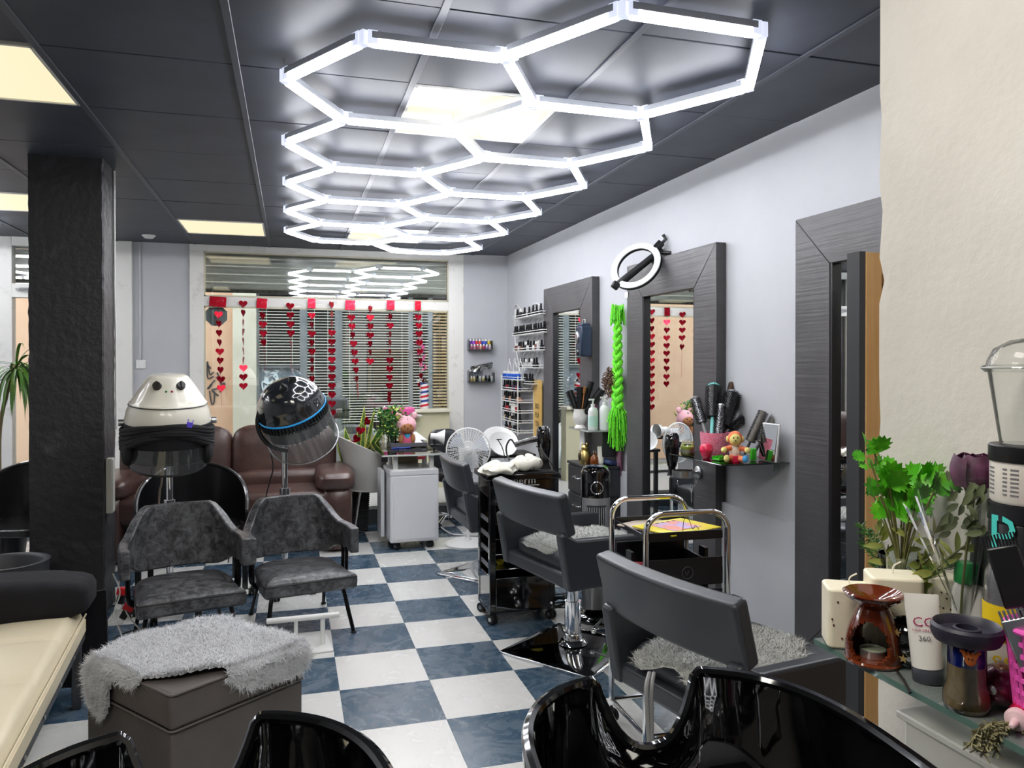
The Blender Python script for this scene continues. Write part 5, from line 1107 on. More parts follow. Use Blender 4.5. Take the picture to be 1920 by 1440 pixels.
# tower fan
p = px(1124, 1165, Z=0); t = thing('tower_fan', 'silver and black tower fan heater beside the low drawer cabinet', 'fan', (p.x, p.y+.06, 0), -.3); TH = .865; M_silv = mat('silver_plastic', '#a9a9ac', .3, metal=.5)
B().lathe([(.13, 0), (.13, .012), (.11, .03), (.07, .04)], 32).o('base', M_blackgloss, t); B().lathe([(.055, .04), (.075, .06), (.083, .3), (.083, TH-.2), (.083, TH-.03), (.07, TH-.005), (0, TH)], 36, sx=1, sy=.9).o('body', M_blackgloss, t)
B().grid(lambda u, v: (math.sin(-1.2+2.4*u)*.0855, -math.cos(-1.2+2.4*u)*.078, .07+(TH-.17-.07-.09*abs(2*u-1)**2*0)*v*(1) - .0), 16, 2).o('front_panel', M_silv, t)
gr = B()
for k in range(9): a = -.62+.155*k; gr.cyl((math.sin(a)*.088, -math.cos(a)*.08, .33), (math.sin(a)*.088, -math.cos(a)*.08, TH-.22), .0022, n=6)
gr.o('grille_bars', M_chrome, t, kind='stuff'); B().grid(lambda u, v: (math.sin(-.7+1.4*u)*.0862, -math.cos(-.7+1.4*u)*.0788, .32+(TH-.21-.32)*v), 12, 2).o('grille_back', mat('dark_grille', '#3d3e42', .4), t)
b = B()
for k in range(6): a = -.5+.2*k; b.box((math.sin(a)*.087, -math.cos(a)*.0795, .26), (.006, .006, .012))
b.o('lower_slots', M_black, t, kind='stuff'); B().tube([(math.sin(a*1.0)*.034, -.0835, TH-.11+.034*math.cos(a)) for a in [2*PI*i/24 for i in range(24)]], .003, 6, closed=True).o('dial_ring', M_chrome, t)
text('Air comfort', .014, M_ink, t, (0, -.0795, .2), (PI/2, 0, 0)) if False else B().box((0, -.0785, .2), (.05, .002, .004)).o('print_line', M_black, t)
B().lathe([(.055, 0), (.06, .004), (0, .008)], 28, (0, 0, TH+.0)).o('top_plate', mat('blue_black_top', '#22304a', .15, coat=1), t)

# near glass shelf with brushes and toy
SZ = .957; sx0 = 2.06
t = thing('glass_shelf', 'glass wall shelf between the middle and near mirrors with brushes, candle and toy', 'shelf', (2.22, 3.47, SZ)); xw = wx(3.47)
P = [(1.99, 3.80), (2.0, 3.26), (xw+.0, 3.24), (xw-.005, 3.80)]; P = [(x-2.22, y-3.47) for x, y in P]
B().prism([(x, y) for x, y in P], .008).o('glass', glassmat('smoky_shelf_glass', (.42, .45, .44), .12), t, smooth=False); B().tube([(x, y, 0) for x, y in P[:3]], .0035, 6).o('polished_edge', mat('dark_glass_edge', '#22302c', .1, coat=1), t)
for y in (-.17, .25): B().box((.12, y, -.025), (.03, .012, .045)).o('bracket', mat('pale_green_glass', '#7d918c', .15), t, bev=.002)
def sh(x, y, z=0): q = px(x, y, Z=SZ+.005+z); return q
q = sh(1361, 843); c = Vector((2.16, 3.58, SZ+.005)); RR = .062
t = thing('brush_pot', 'large pink glitter pot full of round brushes on the near glass shelf', 'pot', c); M_pk = mat('pink_glitter_pot', '#d9708e', .4, noise=(240, '#f5b3c4', .52, .58), bump=(200, .4), bd=.002)
B().lathe([(0, 0), (RR*1.0, 0), (RR*1.12, .02), (RR*1.25, .1), (RR*1.25, .125), (RR*1.15, .125), (RR*1.1, .02), (0, .012)], 36, (0, 0, 0)).o('body', M_pk, t); RT = RR*1.25
M_teal = mat('mint_rubber', '#7fd4cf', .5); M_perf = mat('perforated_metal', (.35, .35, .37), .35, .8, noise=(220, '#0c0c0c', .48, .52)); M_grh = mat('grey_handle', '#8c8c8e', .4)
def tip(x, y, D): return px(x, y, D=D)
bs_ = c+Vector((0, 0, .06)); D0 = (c-Vector((0, 0, CH))).length
hairbrush('silver ceramic round brush leaning left out of the pink pot', bs_+Vector((-.03, .02, .02)), tip(1303, 748, D0-.03), .024, M_perf, M_grh, M_grh, hl=.42)
hairbrush('fat black round brush with mint end caps in the pink pot', bs_+Vector((-.02, .0, 0)), tip(1338, 724, D0), .032, M_black, M_teal, M_teal, hl=.45)
hairbrush('short silver round brush with steel cap in front in the pink pot', bs_+Vector((.0, -.03, -.0)), tip(1352, 762, D0-.08), .024, M_perf, M_black, M_steel, hl=.25)
hairbrush('large black brush with grey domed cap at the top of the pink pot', bs_+Vector((.02, .0, 0)), tip(1374, 738, D0-.02), .036, M_black, M_black, mat('grey_dome', '#8b8d94', .3), hl=.35)
hairbrush('thin brush with brown tip sticking up highest from the pink pot', bs_+Vector((.02, .03, 0)), tip(1373, 718, D0+.05), .014, mat('brown_barrel', '#5a3a24', .5), M_black, hl=.5)
hairbrush('black bristle brush leaning right out of the pink pot', bs_+Vector((.03, .0, .02)), tip(1412, 768, D0), .02, M_black, M_black, mat('maroon_cap', '#4a1a22', .5), hl=.35)
hairbrush('black round brush at the right behind the domed brush', bs_+Vector((.03, .02, 0)), tip(1390, 730, D0+.04), .018, M_black, M_black, M_black, hl=.4)
# plastic box of brushes to the right
q = Vector((2.27, 3.37, SZ+.005)); t = thing('mirror_stand', 'tilted white backed stand mirror behind the toy on the glass shelf', 'mirror', (2.30, 3.30, SZ+.005), .0)
B().box((0, 0, .095), (.012, .14, .19), (0, .12, 0)).o('white_back', M_white, t, bev=.004); B().box((-.009, 0, .095), (.003, .13, .18), (0, .12, 0)).o('glass', M_mir, t)
for k, (x, y, lb) in enumerate(((1432, 772, 'vent brush lying against the stand mirror'), (1458, 776, 'second vent brush beside the first, farther right'))):
    hairbrush(lb, (2.22+.03*k, 3.40-.03*k, SZ+.03), tip(x, y, 3.92), .02, mat('grey_mesh_barrel', '#77736c', .5), M_black, hl=.3)
def jar(loc, r, h):
    return [(0, 0), (r*.85, 0), (r, r*.2), (r, h*.7), (r*.8, h*.85), (r*.8, h)]
q = sh(1323, 856); t = thing('candle_jar', 'glass jar with lime and white candle and string bow at the left of the shelf', 'candle', (2.02, 3.62, SZ+.006))
B().lathe(jar(0, .036, .075), 26).o('glass', M_glass, t); B().lathe([(0, .004), (.033, .004), (.034, .015), (0, .015)], 22).o('lime_wax', mat('lime_wax', '#c9d838', .5), t); B().lathe([(.0345, .015), (.0345, .032), (0, .032)], 22).o('white_wax', mat('white_wax', '#efe9dc', .5), t); B().lathe([(.034, .032), (.034, .05), (0, .05)], 22).o('lime_wax', MATS['lime_wax'], t)
B().tube([(math.cos(a)*.03, math.sin(a)*.03, .066) for a in [2*PI*i/20 for i in range(20)]], .002, 5, closed=True).tube([(-.03, 0, .066), (-.045, -.01, .055), (-.048, -.01, .035)], .0018, 5).o('string', mat('jute', '#d8cfae', .8), t, kind='stuff')
q = sh(1352, 860); t = thing('pink_jar', 'hot pink apple-shaped plastic jar beside the lime candle', 'jar', (2.055, 3.49, SZ+.005)); M_hp = mat('hot_pink_plastic', '#e3174f', .25, coat=.6, noise=(60, '#ff8fb0', .66, .7))
B().lathe([(0, 0), (.016, 0), (.027, .018), (.034, .042)], 26).o('lower_half', M_hp, t); B().lathe([(.0345, .043), (.033, .062), (.024, .075), (.008, .078), (0, .076)], 26).o('upper_half', M_hp, t)
t = thing('green_tray', 'bright green plastic clip tray lying on the glass shelf', 'tray', (2.09, 3.41, SZ+.006), .3); M_gp = mat('bright_green_plastic', '#43c22a', .35); B().box((0, 0, .004), (.075, .05, .007)).o('base', M_gp, t, bev=.002)
for s in (-1, 1): B().box((0, s*.022, .012), (.075, .004, .016)).o('rim', M_gp, t, bev=.001)
tag(B().box((0, 0, 0), (.03, .02, .06)).o('green_box', M_gp, bev=.004, loc=(2.235, 3.345, SZ+.036)), 'small upright green box behind the toy', 'box')
# monkey plush
c = Vector((2.125, 3.335, SZ+.005)); t = thing('plush_monkey', 'orange and yellow plush toy sitting on the near glass shelf', 'soft toy', c, -.5); M_or = mat('orange_plush', '#ef7a50', .85, bump=(90, .4), bd=.003, noise=(12, '#f59a6a', .4, .7)); M_ye = mat('pale_yellow_plush', '#efe08a', .85, bump=(90, .4), bd=.003)
B().sph((0, 0, .115), (.036, .036, .038), 22, 14).o('head', M_or, t); B().sph((-.0, -.016, .112), (.029, .024, .032), 20, 12).o('face', M_ye, t)
for s in (-1, 1):
    B().sph((s*.036, .0, .112), (.008, .012, .016), 12, 8).o('ear', M_ye, t); B().sph((s*.010, -.039, .122), .0035, 8, 6).o('eye', M_black, t)
    B().tube([(s*.02, -.01, .07), (s*.045, -.02, .065), (s*.055, -.04, .062)], [.013, .012, .013], 10).o('arm', M_or, t); B().sph((s*.056, -.046, .062), .015, 12, 8).o('hand', M_ye, t)
    B().tube([(s*.018, -.01, .018), (s*.035, -.04, .016), (s*.042, -.06, .02)], [.017, .015, .016], 10).o('leg', M_or, t); B().sph((s*.044, -.068, .022), (.014, .01, .018), 12, 8).o('foot', M_ye if s < 0 else mat('blue_patch', '#4aa8e0', .7), t)
B().sph((0, -.04, .108), (.004, .003, .003), 8, 6).o('nose', M_black, t); B().tube([(-.008, -.0395, .099), (0, -.0405, .096), (.008, -.0395, .099)], .001, 4).o('mouth', M_black, t)
B().sph((0, 0, .05), (.028, .024, .038), 16, 10).o('body', mat('white_vest_plush', '#f0e6d4', .8), t); B().lathe([(.03, 0), (.031, .03), (0, .032)], 20).o('shorts', M_hp, t)
c = px(1448, 850, D=3.86); tag(B().box((0, 0, 0), (.09, .003, .04)).o('price_card', mat('white_card', '#efeae6', .5), loc=c, rot=(-.15, 0, -.25)), 'small white card propped in front of the plush toy', 'card')
t2 = text('VINTAGE', .012, M_ink, None, c+Vector((0, -.004, .004)), (PI/2-.15, 0, -.25), .0002); tag(t2, 'faint line of print on the white card', 'print') if False else bpy.data.objects.remove(t2)
# hair dryer holder with dryer, on the middle mirror frame
q = px(1310, 885, X=WF(3.95)); t = thing('dryer_holder', 'brushed steel ring holder for a hair dryer on the middle mirror', 'holder', (WF(q.y), q.y, q.z)); ringc = px(1281, 888, D=4.15)-t.location
B().lathe([(0, -.0), (.036, 0), (.036, .008), (.025, .016), (0, .018)], 28, (0, 0, 0), (-1, 0, 0)).o('wall_rose', M_steel, t)
B().lathe([(.058, -.018), (.060, -.018), (.060, .018), (.057, .018), (.057, -.018)], 36, ringc).o('ring', M_steel, t); B().tube([(-.01, 0, 0), ringc+Vector((.055, -.01, .0))], .009, 8).o('arm', M_steel, t)
B().tube(smoothpath([ringc+Vector(v) for v in ((.05, 0, .02), (.075, -.01, -.01), (.07, -.01, -.06), (.045, -.01, -.08), (.045, -.01, -.16))], 5), .004, 6).o('plug_hook', M_chrome, t); B().tube(smoothpath([ringc+Vector(v) for v in ((-.03, 0, -.02), (-.04, -.01, -.05), (-.03, -.01, -.07))], 5), .004, 6).o('plug_hook', M_chrome, t)
def hairdryer(label, c, R, sc=1):
    t = thing('hair_dryer', label, 'hair dryer', c); t.rotation_euler = R; t.scale = (sc,)*3
    B().lathe([(0, .1), (.03, .1), (.042, .08), (.046, .03), (.04, -.04), (.028, -.1), (.027, -.105), (0, -.1)], 26).o('barrel', M_blackgloss, t); B().lathe([(.028, -.1), (.024, -.13), (.036, -.16), (.033, -.16), (.02, -.13), (0, -.12)], 24, sx=1.1, sy=.5).o('nozzle', M_black, t)
    B().tube([(.02, 0, .03), (.09, 0, .02), (.18, 0, .0)], [.02, .017, .016], 12).o('handle', M_blackgloss, t); b = B()
    for i in range(5):
        for j in range(8): a = 2*PI*j/8; r = .006*i; b.sph((math.cos(a)*r, math.sin(a)*r, .101), .0018, 5, 4)
    b.o('rear_grille', M_steel, t, kind='stuff'); return t
q = px(1260, 842, D=4.2); hairdryer('black hair dryer with nozzle down above the steel ring holder', q, (0, 0, .3), .9)

# styling chairs
M_chair = mat('charcoal_salon_leather', '#34373d', .38, bump=(110, .15), bd=.002, coat=.2, coatr=.3)
def styling_chair(label, H, loc, rz, plate=.0):
    t = thing('styling_chair', label, 'chair', (loc[0], loc[1], 0), rz)
    def band(u, v):
        x = -.325+.65*u; z = H+.255+.195*v; return (x, -.285-.035*(1-(2*u-1)**2)-.05*v*(1)+0*x, z)
    B().slab(band, 25, 5, .062).o('backrest', M_chair, t, bev=.014, seg=3)
    for s in (-1, 1):
        P = [(-.30, 0), (.27, .0), (.30, .03), (.30, .19), (.27, .215), (-.255, .235), (-.325, .275), (-.345, .26)]
        B().prism(P, .055, Matrix.Translation((s*.295, 0, H)) @ Matrix(((0, 0, 1, 0), (1, 0, 0, 0), (0, 1, 0, 0), (0, 0, 0, 1)))).o('side_panel', M_chair, t, bev=.012, seg=3)
    B().box((0, -.005, H+.035), (.56, .58, .07)).o('seat_base', M_chair, t, bev=.015, seg=3)
    puff(B(), (0, .01, H+.1), (.265, .28, .05), .35, .25, 32, 12).o('seat', M_chair, t)
    yo = -.07; B().cyl((0, yo, .05), (0, yo, H*.62), .042, n=28).o('pump_column', M_chrome, t); B().cyl((0, yo, H*.6), (0, yo, H), .032, n=24).o('piston', M_chrome, t)
    B().lathe([(.075, .038), (.06, .055), (.05, .06), (.046, .085), (.042, .09)], 28, (0, yo, 0)).o('column_collar', M_chrome, t)
    n = 9; hw_ = .262
    def pl(u, v):
        x, y = (2*u-1), (2*v-1); r = max(abs(x), abs(y)); return (x*hw_, y*hw_, .012+.028*(1-r)**.7)
    b = B().grid(pl, 25, 25); b.xf(Matrix.Translation((0, yo, 0)) @ Matrix.Rotation(plate, 4, 'Z')); bp_ = b.o('base_plate', mat('polished_dark_chrome', (.55, .56, .58), .05, 1), t, ang=30)
    B().prism(rrect(2*hw_+.012, 2*hw_+.012, .02), .012, Matrix.Translation((0, yo, .006)) @ Matrix.Rotation(plate, 4, 'Z')).o('base_rim', M_chrome, t, bev=.003)
    B().tube(smoothpath([(.03, .04, .09), (.09, .16, .13), (.12, .24, .2), (.02, .27, .2), (-.02, .25, .19), (.02, .05, .1)], 4), .006, 8).o('pump_lever', M_chrome, t); B().sph((.04, .03, .09), .014).o('lever_joint', M_chrome, t)
    return t
rzc = -1.35; F_ = Vector((.975, .22, 0))
def chair_at(p0, p1, zt, H, label, plate): 
    a, b = px(*p0, Z=zt), px(*p1, Z=zt); m = (a+b)/2; m.z = 0; c = m+F_*.31; return styling_chair(label, H, (c.x, c.y), rzc, plate), c
ch2_, c2 = chair_at((937, 893), (1068, 928), .855, .405, 'charcoal salon chair with furry seat pad, in front of the tower fan', .41)
ch3_, c3 = chair_at((1143, 1032), (1400, 1125), .80, .35, 'charcoal salon chair with furry pad nearest the camera on the right', .62)
q = px(880, 1075, Z=0); styling_chair('charcoal salon chair farthest away, half hidden behind the black trolley', .355, (1.40, 5.12), -1.54, .62)
def fur_pad(label, c, H, rx, ry, over, sd):
    def f(u, v):
        a = 2*PI*u; r = v*(1+.10*math.sin(3*a+sd)+.07*math.sin(5*a+1)); x = math.cos(a)*rx*r; y = math.sin(a)*ry*r; z = .158-.0*r; d = max(0, abs(y)-.262)+max(0, abs(x)-.255)
        return (x, y, z-.4*max(0, r-.8)**1.2*.3-.02-d*.6+.008*math.sin(x*30)*math.sin(y*26))
    b = B().grid(f, 40, 10, cu=True); furry(b, 14000, .026, .0026, .8, sd, flip=-1); o = b.o('fur_pad', M_furp, loc=(c.x, c.y, H+.018), rot=(0, 0, rzc+.2), smooth=False); tag(o, label, 'seat pad')
M_furp = mat('grey_fur_pad', '#d2d3ce', .85, sheen=.3, noise=(14, '#a9aaa6', .5, .8))
fur_pad('grey sheepskin pad on the middle salon chair', c2+Vector((-.02, 0, 0)), .405, .24, .27, 0, 1); fur_pad('grey sheepskin pad spilling over the rear edge of the nearest salon chair', c3-F_*.05, .35, .24, .31, 0, 3)
tag(B().tube(smoothpath([px(1218, 1262, D=2.25), px(1212, 1290, D=2.2), px(1214, 1340, D=2.2), px(1217, 1392, D=2.2)], 5), .007, 8).tube(smoothpath([px(1226, 1262, D=2.25), px(1222, 1290, D=2.2), px(1222, 1340, D=2.2), px(1222, 1390, D=2.2)], 5), .006, 8).o('hanging_strap', mat('grey_strap', '#8f8f8e', .5), kind='stuff'), 'doubled grey cord hanging from the sheepskin pad on the nearest chair', 'cord')

# black trolley
t = thing('salon_trolley', 'tall glossy black salon trolley on castors with white lettering', 'trolley', (1.245, 4.21, 0), .0); TW, TD, T0, T1 = .385, .27, .06, .832
def tb_(c, d, nm='panel', m=M_blackgloss, bev=.004): return B().box(c, d).o(nm, m, t, bev=bev)
tb_((0, 0, T1-.012), (TW+.04, TD+.04, .03), 'top'); tb_((0, 0, T1+.006), (TW+.01, TD+.01, .006), 'top_mat', M_rubber, .001); tb_((0, 0, T0+.012), (TW, TD, .024), 'bottom')
for x in (-1, 1):
    for y in (-1, 1): tb_((x*(TW/2-.018), y*(TD/2-.018), (T0+T1)/2), (.036, .036, T1-T0-.03), 'corner_post')
tb_((TW/2-.006, 0, (T0+T1)/2), (.012, TD-.03, T1-T0-.03), 'side_panel'); tb_((0, TD/2-.006, (T0+T1)/2), (TW-.03, .012, T1-T0-.03), 'back_panel')
tb_((-TW/2+.008, 0, T1-.075), (.014, TD-.06, .10), 'left_rail'); tb_((-TW/2+.01, 0, T0+.11), (.014, TD-.06, .19), 'left_rail')
tb_((0, -TD/2+.006, T1-.1), (TW-.06, .012, .14), 'front_panel'); dr_ = tb_((0, -TD/2+.004, T0+.105), (TW-.07, .02, .185), 'drawer'); B().box((.0, -TD/2-.012, T0+.12), (.012, .012, .09)).o('handle', M_black, dr_, bev=.003)
for z in (.30, .385, .47, .555): sh_ = tb_((0, 0, z), (TW-.03, TD-.03, .008), 'tray'); B().box((-TW/2+.012, 0, z+.012), (.008, TD-.04, .022)).o('tray_lip', mat('grey_tray_lip', '#6f7074', .3), sh_)
for x in (-1, 1):
    for y in (-1, 1): caster(t, x*(TW/2-.02), y*(TD/2-.02), .027, a=.5)
M_let = mat('white_lettering', '#e6e6e8', .4); text('therm', .062, M_let, t, (.0, -TD/2-.002, T1-.054), (PI/2, 0, 0)); B().box((.035, -TD/2-.0015, T1-.063), (.12, .002, .004)).o('underline', M_let, t)
tx, ty = 1.245, 4.21
for k, (x, y, z, r, lb) in enumerate(((-.05, -.07, .47, .03, 'yellow bowl on the upper open tray of the black trolley'), (.07, -.07, .30, .04, 'yellow bowl on the lowest open tray of the black trolley'), (-.10, -.02, .30, .028, 'smaller yellow cup at the left of the lowest open tray'))):
    b = B().lathe([(0, 0), (r*.6, 0), (r, r*.8), (r*.95, r*.8), (r*.55, .004), (0, .004)], 24); tag(b.o('yellow_bowl', mat('yellow_plastic', '#d9c52c', .35), loc=(tx+x, ty+y, z+.005)), lb, 'bowl')
# towels and hair dryer on the trolley top
M_tow = mat('cream_towel', '#e6e3d6', .9, bump=(130, .5), bd=.003)
def towel(label, c, rx, ry, rz, sd, R):
    g_ = random.Random(sd); a1, a2, a3 = [g_.uniform(0, 6) for _ in range(3)]
    def f(u, v):
        a = 2*PI*u; e = -PI/2+PI*v; x = sgnp(math.cos(e), .6)*math.cos(a)*rx; y = sgnp(math.cos(e), .6)*math.sin(a)*ry; z = math.sin(e)*rz; k = 1+.13*math.sin(3*a+a1+4*e)+.09*math.sin(7*a+a2-2*e); return (x*k, y*k, max(-rz*.6, z*(1+.25*math.sin(2*a+a3)))+.01*math.sin(x*70+y*50))
    o = B().grid(f, 44, 16, cu=True).o('towel', M_tow, loc=c, rot=(0, 0, R), ang=70); tag(o, label, 'towel'); return o
ztop = T1+.01; q = px(938, 880, Z=ztop+.02); towel('flat crumpled cream towel at the left end of the black trolley top', (q.x, q.y+.02, ztop+.022), .11, .09, .03, 1, .2)
q = px(988, 870, Z=ztop+.04); b = B(); pts = []
for i in range(60):
    a = i*.23; r = .075-.045*i/60; pts.append((math.cos(a)*r, math.sin(a)*r*.8, .032+.028*i/60+.006*math.sin(i*.9)))
b.tube(pts, [.03+.004*math.sin(i*1.1) for i in range(60)], 10); tag(b.o('twisted_towel', M_tow, loc=(q.x, q.y+.02, ztop-.0)), 'cream towel twisted into a coil on the black trolley', 'towel')
q = px(1020, 845, D=4.42); h = hairdryer('black hair dryer resting nose down on the black trolley', (q.x, q.y, ztop+.15), (0, 0, 0), .95); h.rotation_euler = (.0, .05, PI-.1)
tag(B().tube(smoothpath([px(968, 838, D=4.35), px(958, 824, D=4.4), px(950, 835, D=4.4), px(950, 850, D=4.4), px(955, 862, D=4.35)], 6), .005, 6).o('dryer_cable', M_wire), 'thick black cable arching up from the hair dryer handle', 'cable')
tag(B().tube(smoothpath([px(934, 825, D=4.4), px(942, 840, D=4.4), px(947, 860, D=4.4)], 6), .003, 6).box(px(936, 824, D=4.4), (.03, .006, .006)).o('thin_hook', M_wire, kind='stuff'), 'thin black hooked wire standing behind the flat towel', 'wire')
tag(B().tube(smoothpath([px(1005, 836, D=4.3), px(1018, 848, D=4.28), px(1032, 866, D=4.25), px(1040, 880, D=4.25)], 6), .003, 6).o('dryer_cable', M_wire), 'black cable running down across the hair dryer', 'cable')
pts = [(c2.x-.0+.09*math.cos(i*.9)*(1+.4*math.sin(i*.37)), c2.y+.62+.08*math.sin(i*.9+.4), .012+.05*abs(math.sin(i*.31))) for i in range(40)]
tag(B().tube(smoothpath([(x+.08, y, z) for x, y, z in pts], 3), .005, 6).o('cable_tangle', M_wire), 'tangle of black cables on the floor between trolley and tower fan', 'cable')
tag(B().tube(smoothpath([px(822, 985, Z=.02), px(845, 1000, Z=.02), px(870, 1003, Z=.01), px(895, 1005, Z=.01)], 5), .006, 6).o('white_cable', M_wcable), 'white cable lying on the floor beside the manicure desk', 'cable')

# chrome frame trolley with magazines
t = thing('tray_trolley', 'black tray trolley in a chrome tube frame behind the nearest salon chair', 'trolley', (1.405, 2.675, 0), -.03); W_, D_ = .165, .165; HT = .90
for s in (-1, 1):
    y = s*D_; ar = [(.07*math.cos(q*PI/16), .07*math.sin(q*PI/16)) for q in range(9)]; P = [(-W_, y, .07), (-W_, y, .5)]+[(-W_+.07-c_, y, HT-.07+s_) for c_, s_ in ar]+[(W_-.07+c_, y, HT-.07+s_) for c_, s_ in ar[::-1]]+[(W_, y, .5), (W_, y, .07)]; B().tube(P, .0115, 12).o('frame_hoop', M_chrome, t)
    B().tube([(-W_, y, .09), (W_, y, .09)], .009).o('lower_bar', M_chrome, t); B().tube([(s*W_, -D_, .09), (s*W_, D_, .09)], .009).o('side_bar', M_chrome, t)
    for q in (-1, 1): caster(t, q*W_, y, .025, a=.4)
M_tr = mat('satin_black_tray', '#15161b', .35)
def tray(z, h, nm='tray'):
    o = B().box((0, 0, z), (2*W_-.03, 2*D_-.02, .006)).o(nm, M_tr, t)
    for s in (-1, 1): B().box((0, s*(D_-.012), z+h/2), (2*W_-.03, .006, h)).o('tray_wall', M_tr, o, bev=.002); B().box((s*(W_-.016), 0, z+h*.3), (.006, 2*D_-.02, h*.6)).o('tray_wall', M_tr, o, bev=.002)
    return o
TZ = .80; tray(TZ, .03); tray(TZ-.17, .10); tray(TZ-.29, .10); tray(TZ-.41, .10); tray(TZ-.53, .10)
for s in (-1, 1): B().box((s*(W_-.01), 0, .48), (.014, .05, .5)).o('runner_strip', M_tr, t)
B().tube([(math.cos(a)*.022+.0, -D_+.001-.004, TZ-.12+.022*math.sin(a)) for a in [2*PI*i/24 for i in range(24)]], .0009, 4, closed=True).tube([(-.01, -D_-.003, TZ-.115), (-.003, -D_-.003, TZ-.13), (.004, -D_-.003, TZ-.113)], .0009, 4).o('embossed_mark', mat('grey_mark', '#5a5b60', .4), t, kind='stuff')
tl = Vector((1.405, 2.675, TZ+.004))
mg = [('#efece4', 'white paper sheet under the magazines in the trolley tray', (0, .01, .002), (.22, .27), .25), ('#d8c9b8', 'printed magazine with mixed colours under the yellow one', (-.02, .03, .007), (.20, .26), .45), ('#f2e314', 'yellow covered magazine on top in the chrome trolley tray', (.03, -.02, .013), (.21, .27), -1.25)]
for col, lb, o_, s_, r_ in mg:
    ob = B().box((0, 0, 0), (s_[0], s_[1], .005)).o('magazine', mat('mag_'+col, col, .35, coat=.4), bev=.001, loc=tl+Vector(o_), rot=(0, 0, r_)); tag(ob, lb, 'magazine')
    if col == '#f2e314':
        B().box((-.01, .0, .0035), (.14, .15, .001)).o('cover_picture', mat('cover_print', '#b9a6d8', .4, noise=(12, '#e8907c', .45, .55)), ob); b = B()
        for k in range(6): b.box((-.075+.0*k, -.09+.03*k, .0036), (.012, .018, .001))
        b.o('cover_lettering', mat('cover_ink', '#3d3a20', .5), ob, kind='stuff')
tag(B().tube(smoothpath([tl+Vector(v) for v in ((.0, -.12, .01), (.0, -.13, .06), (.02, -.12, .075), (.04, -.11, .04), (.055, -.10, .02), (.06, -.11, .035), (.07, -.12, .02))], 5), .0012, 5).o('wire_glasses', M_wire), 'thin black wire spectacles on the yellow magazine', 'glasses')
g_ = random.Random(6)
ob0 = None
for k in range(14):
    if ob0 is None: ob0 = B().cyl((0, 0, 0), (0, .05, 0), .011, n=10).o('hair_roller', mat('red_roller', '#c02a3c', .5, bump=(200, .6)))
    o = ob0 if k == 0 else ob0.copy()
    if k: COL.objects.link(o)
    o.location = (1.275+g_.uniform(0, .05), 2.55+g_.uniform(0, .17), TZ-.17+.018+.02*(k//7)); o.rotation_euler = (0, 0, g_.uniform(0, 3)); tag(o, 'red hair roller in the second tray of the chrome trolley', 'hair roller', 'red rollers in the second tray of the chrome trolley')
# ================================================================ wash basins and the near shelf
M_bas = mat('gloss_black_basin', '#050506', .04, bior=2.0, coat=1, coatr=.02)
M_lip = mat('polished_basin_lip', '#17181a', .06, coat=1, metal=.4)
def basin(label, cx, cy, hw, hl, rz, z0=.93, nd=.11, nw=.088, drain=True):
    t = thing('wash_basin', label, 'basin', (cx, cy, 0), rz); A = []
    N = 112
    for i in range(N):
        s = i/N*2-1; a = PI*(abs(s)**1.5)*math.copysign(1, s)   # dense near the notch (a=0 faces +Y)
        x = hw*sgnp(math.sin(a), .8); y = hl*sgnp(math.cos(a), .75); z = z0-.06*max(0, -math.cos(a))**2*0
        if y > 0 and abs(x) < nw:
            k = (1-(abs(x)/nw)**2.6); z -= nd*k; y -= .03*k
        A.append(Vector((x, y, z)))
    rim = A; rows = []; zb = z0-.26
    for v in [0, .06, .14, .25, .38, .52, .66, .8, .92, 1.0]:
        r = math.cos(v*PI/2)**.55 if v < 1 else 0.04; rows.append([Vector((p.x*r, p.y*r-.03*v, zb+(p.z-zb)*(1-math.sin(v*PI/2)**.85))) for p in rim])
    b = B(); b.add([p for r in rows for p in r], [(i*N+j, i*N+(j+1) % N, (i+1)*N+(j+1) % N, (i+1)*N+j) for i in range(len(rows)-1) for j in range(N)]+[tuple((len(rows)-1)*N+j for j in range(N))])
    b.o('bowl', M_bas, t, ang=60)
    rows = []
    for r, dz in ((1.0, 0), (1.035, -.004), (1.05, -.02), (1.03, -.08), (.95, -.17), (.75, -.26), (.5, -.31), (.3, -.33)):
        rows.append([Vector((p.x*r, p.y*r, (p.z+dz) if dz > -.1 else max(z0-nd-.0, p.z)*.3+.7*z0+dz-.02)) for p in rim])
    b = B(); b.add([p for r in rows for p in r], [(i*N+j, i*N+(j+1) % N, (i+1)*N+(j+1) % N, (i+1)*N+j) for i in range(len(rows)-1) for j in range(N)]); b.o('outer_shell', M_bas, t, ang=60)
    B().tube([p*1.018-Vector((0, 0, .018*p.z)) for p in rim], .0095, 8, closed=True).o('rolled_rim', M_lip, t)
    B().lathe([(.09, 0), (.1, .02), (.08, .3), (.08, z0-.3)], 28).o('pedestal', M_black, t); B().lathe([(.03, 0), (.028, .004), (0, .002)], 20, (0, -.03, zb+.004)).o('drain', M_chrome, t)
    B().cyl((.12, -hl+.08, z0-.06), (.12, -hl+.08, z0+.05), .014).tube(smoothpath([(.12, -hl+.08, z0+.04), (.12, -hl+.12, z0+.06), (.12, -hl+.17, z0+.04)], 4), .009).o('tap', M_chrome, t, kind='stuff')
    return t
basin('glossy black wash basin at the bottom right, nearest the glass shelf', .540, .855, .243, .30, -.08)
basin('glossy black wash basin at the bottom left in front of the ottoman', -.123, .885, .243, .30, .05, z0=.925)

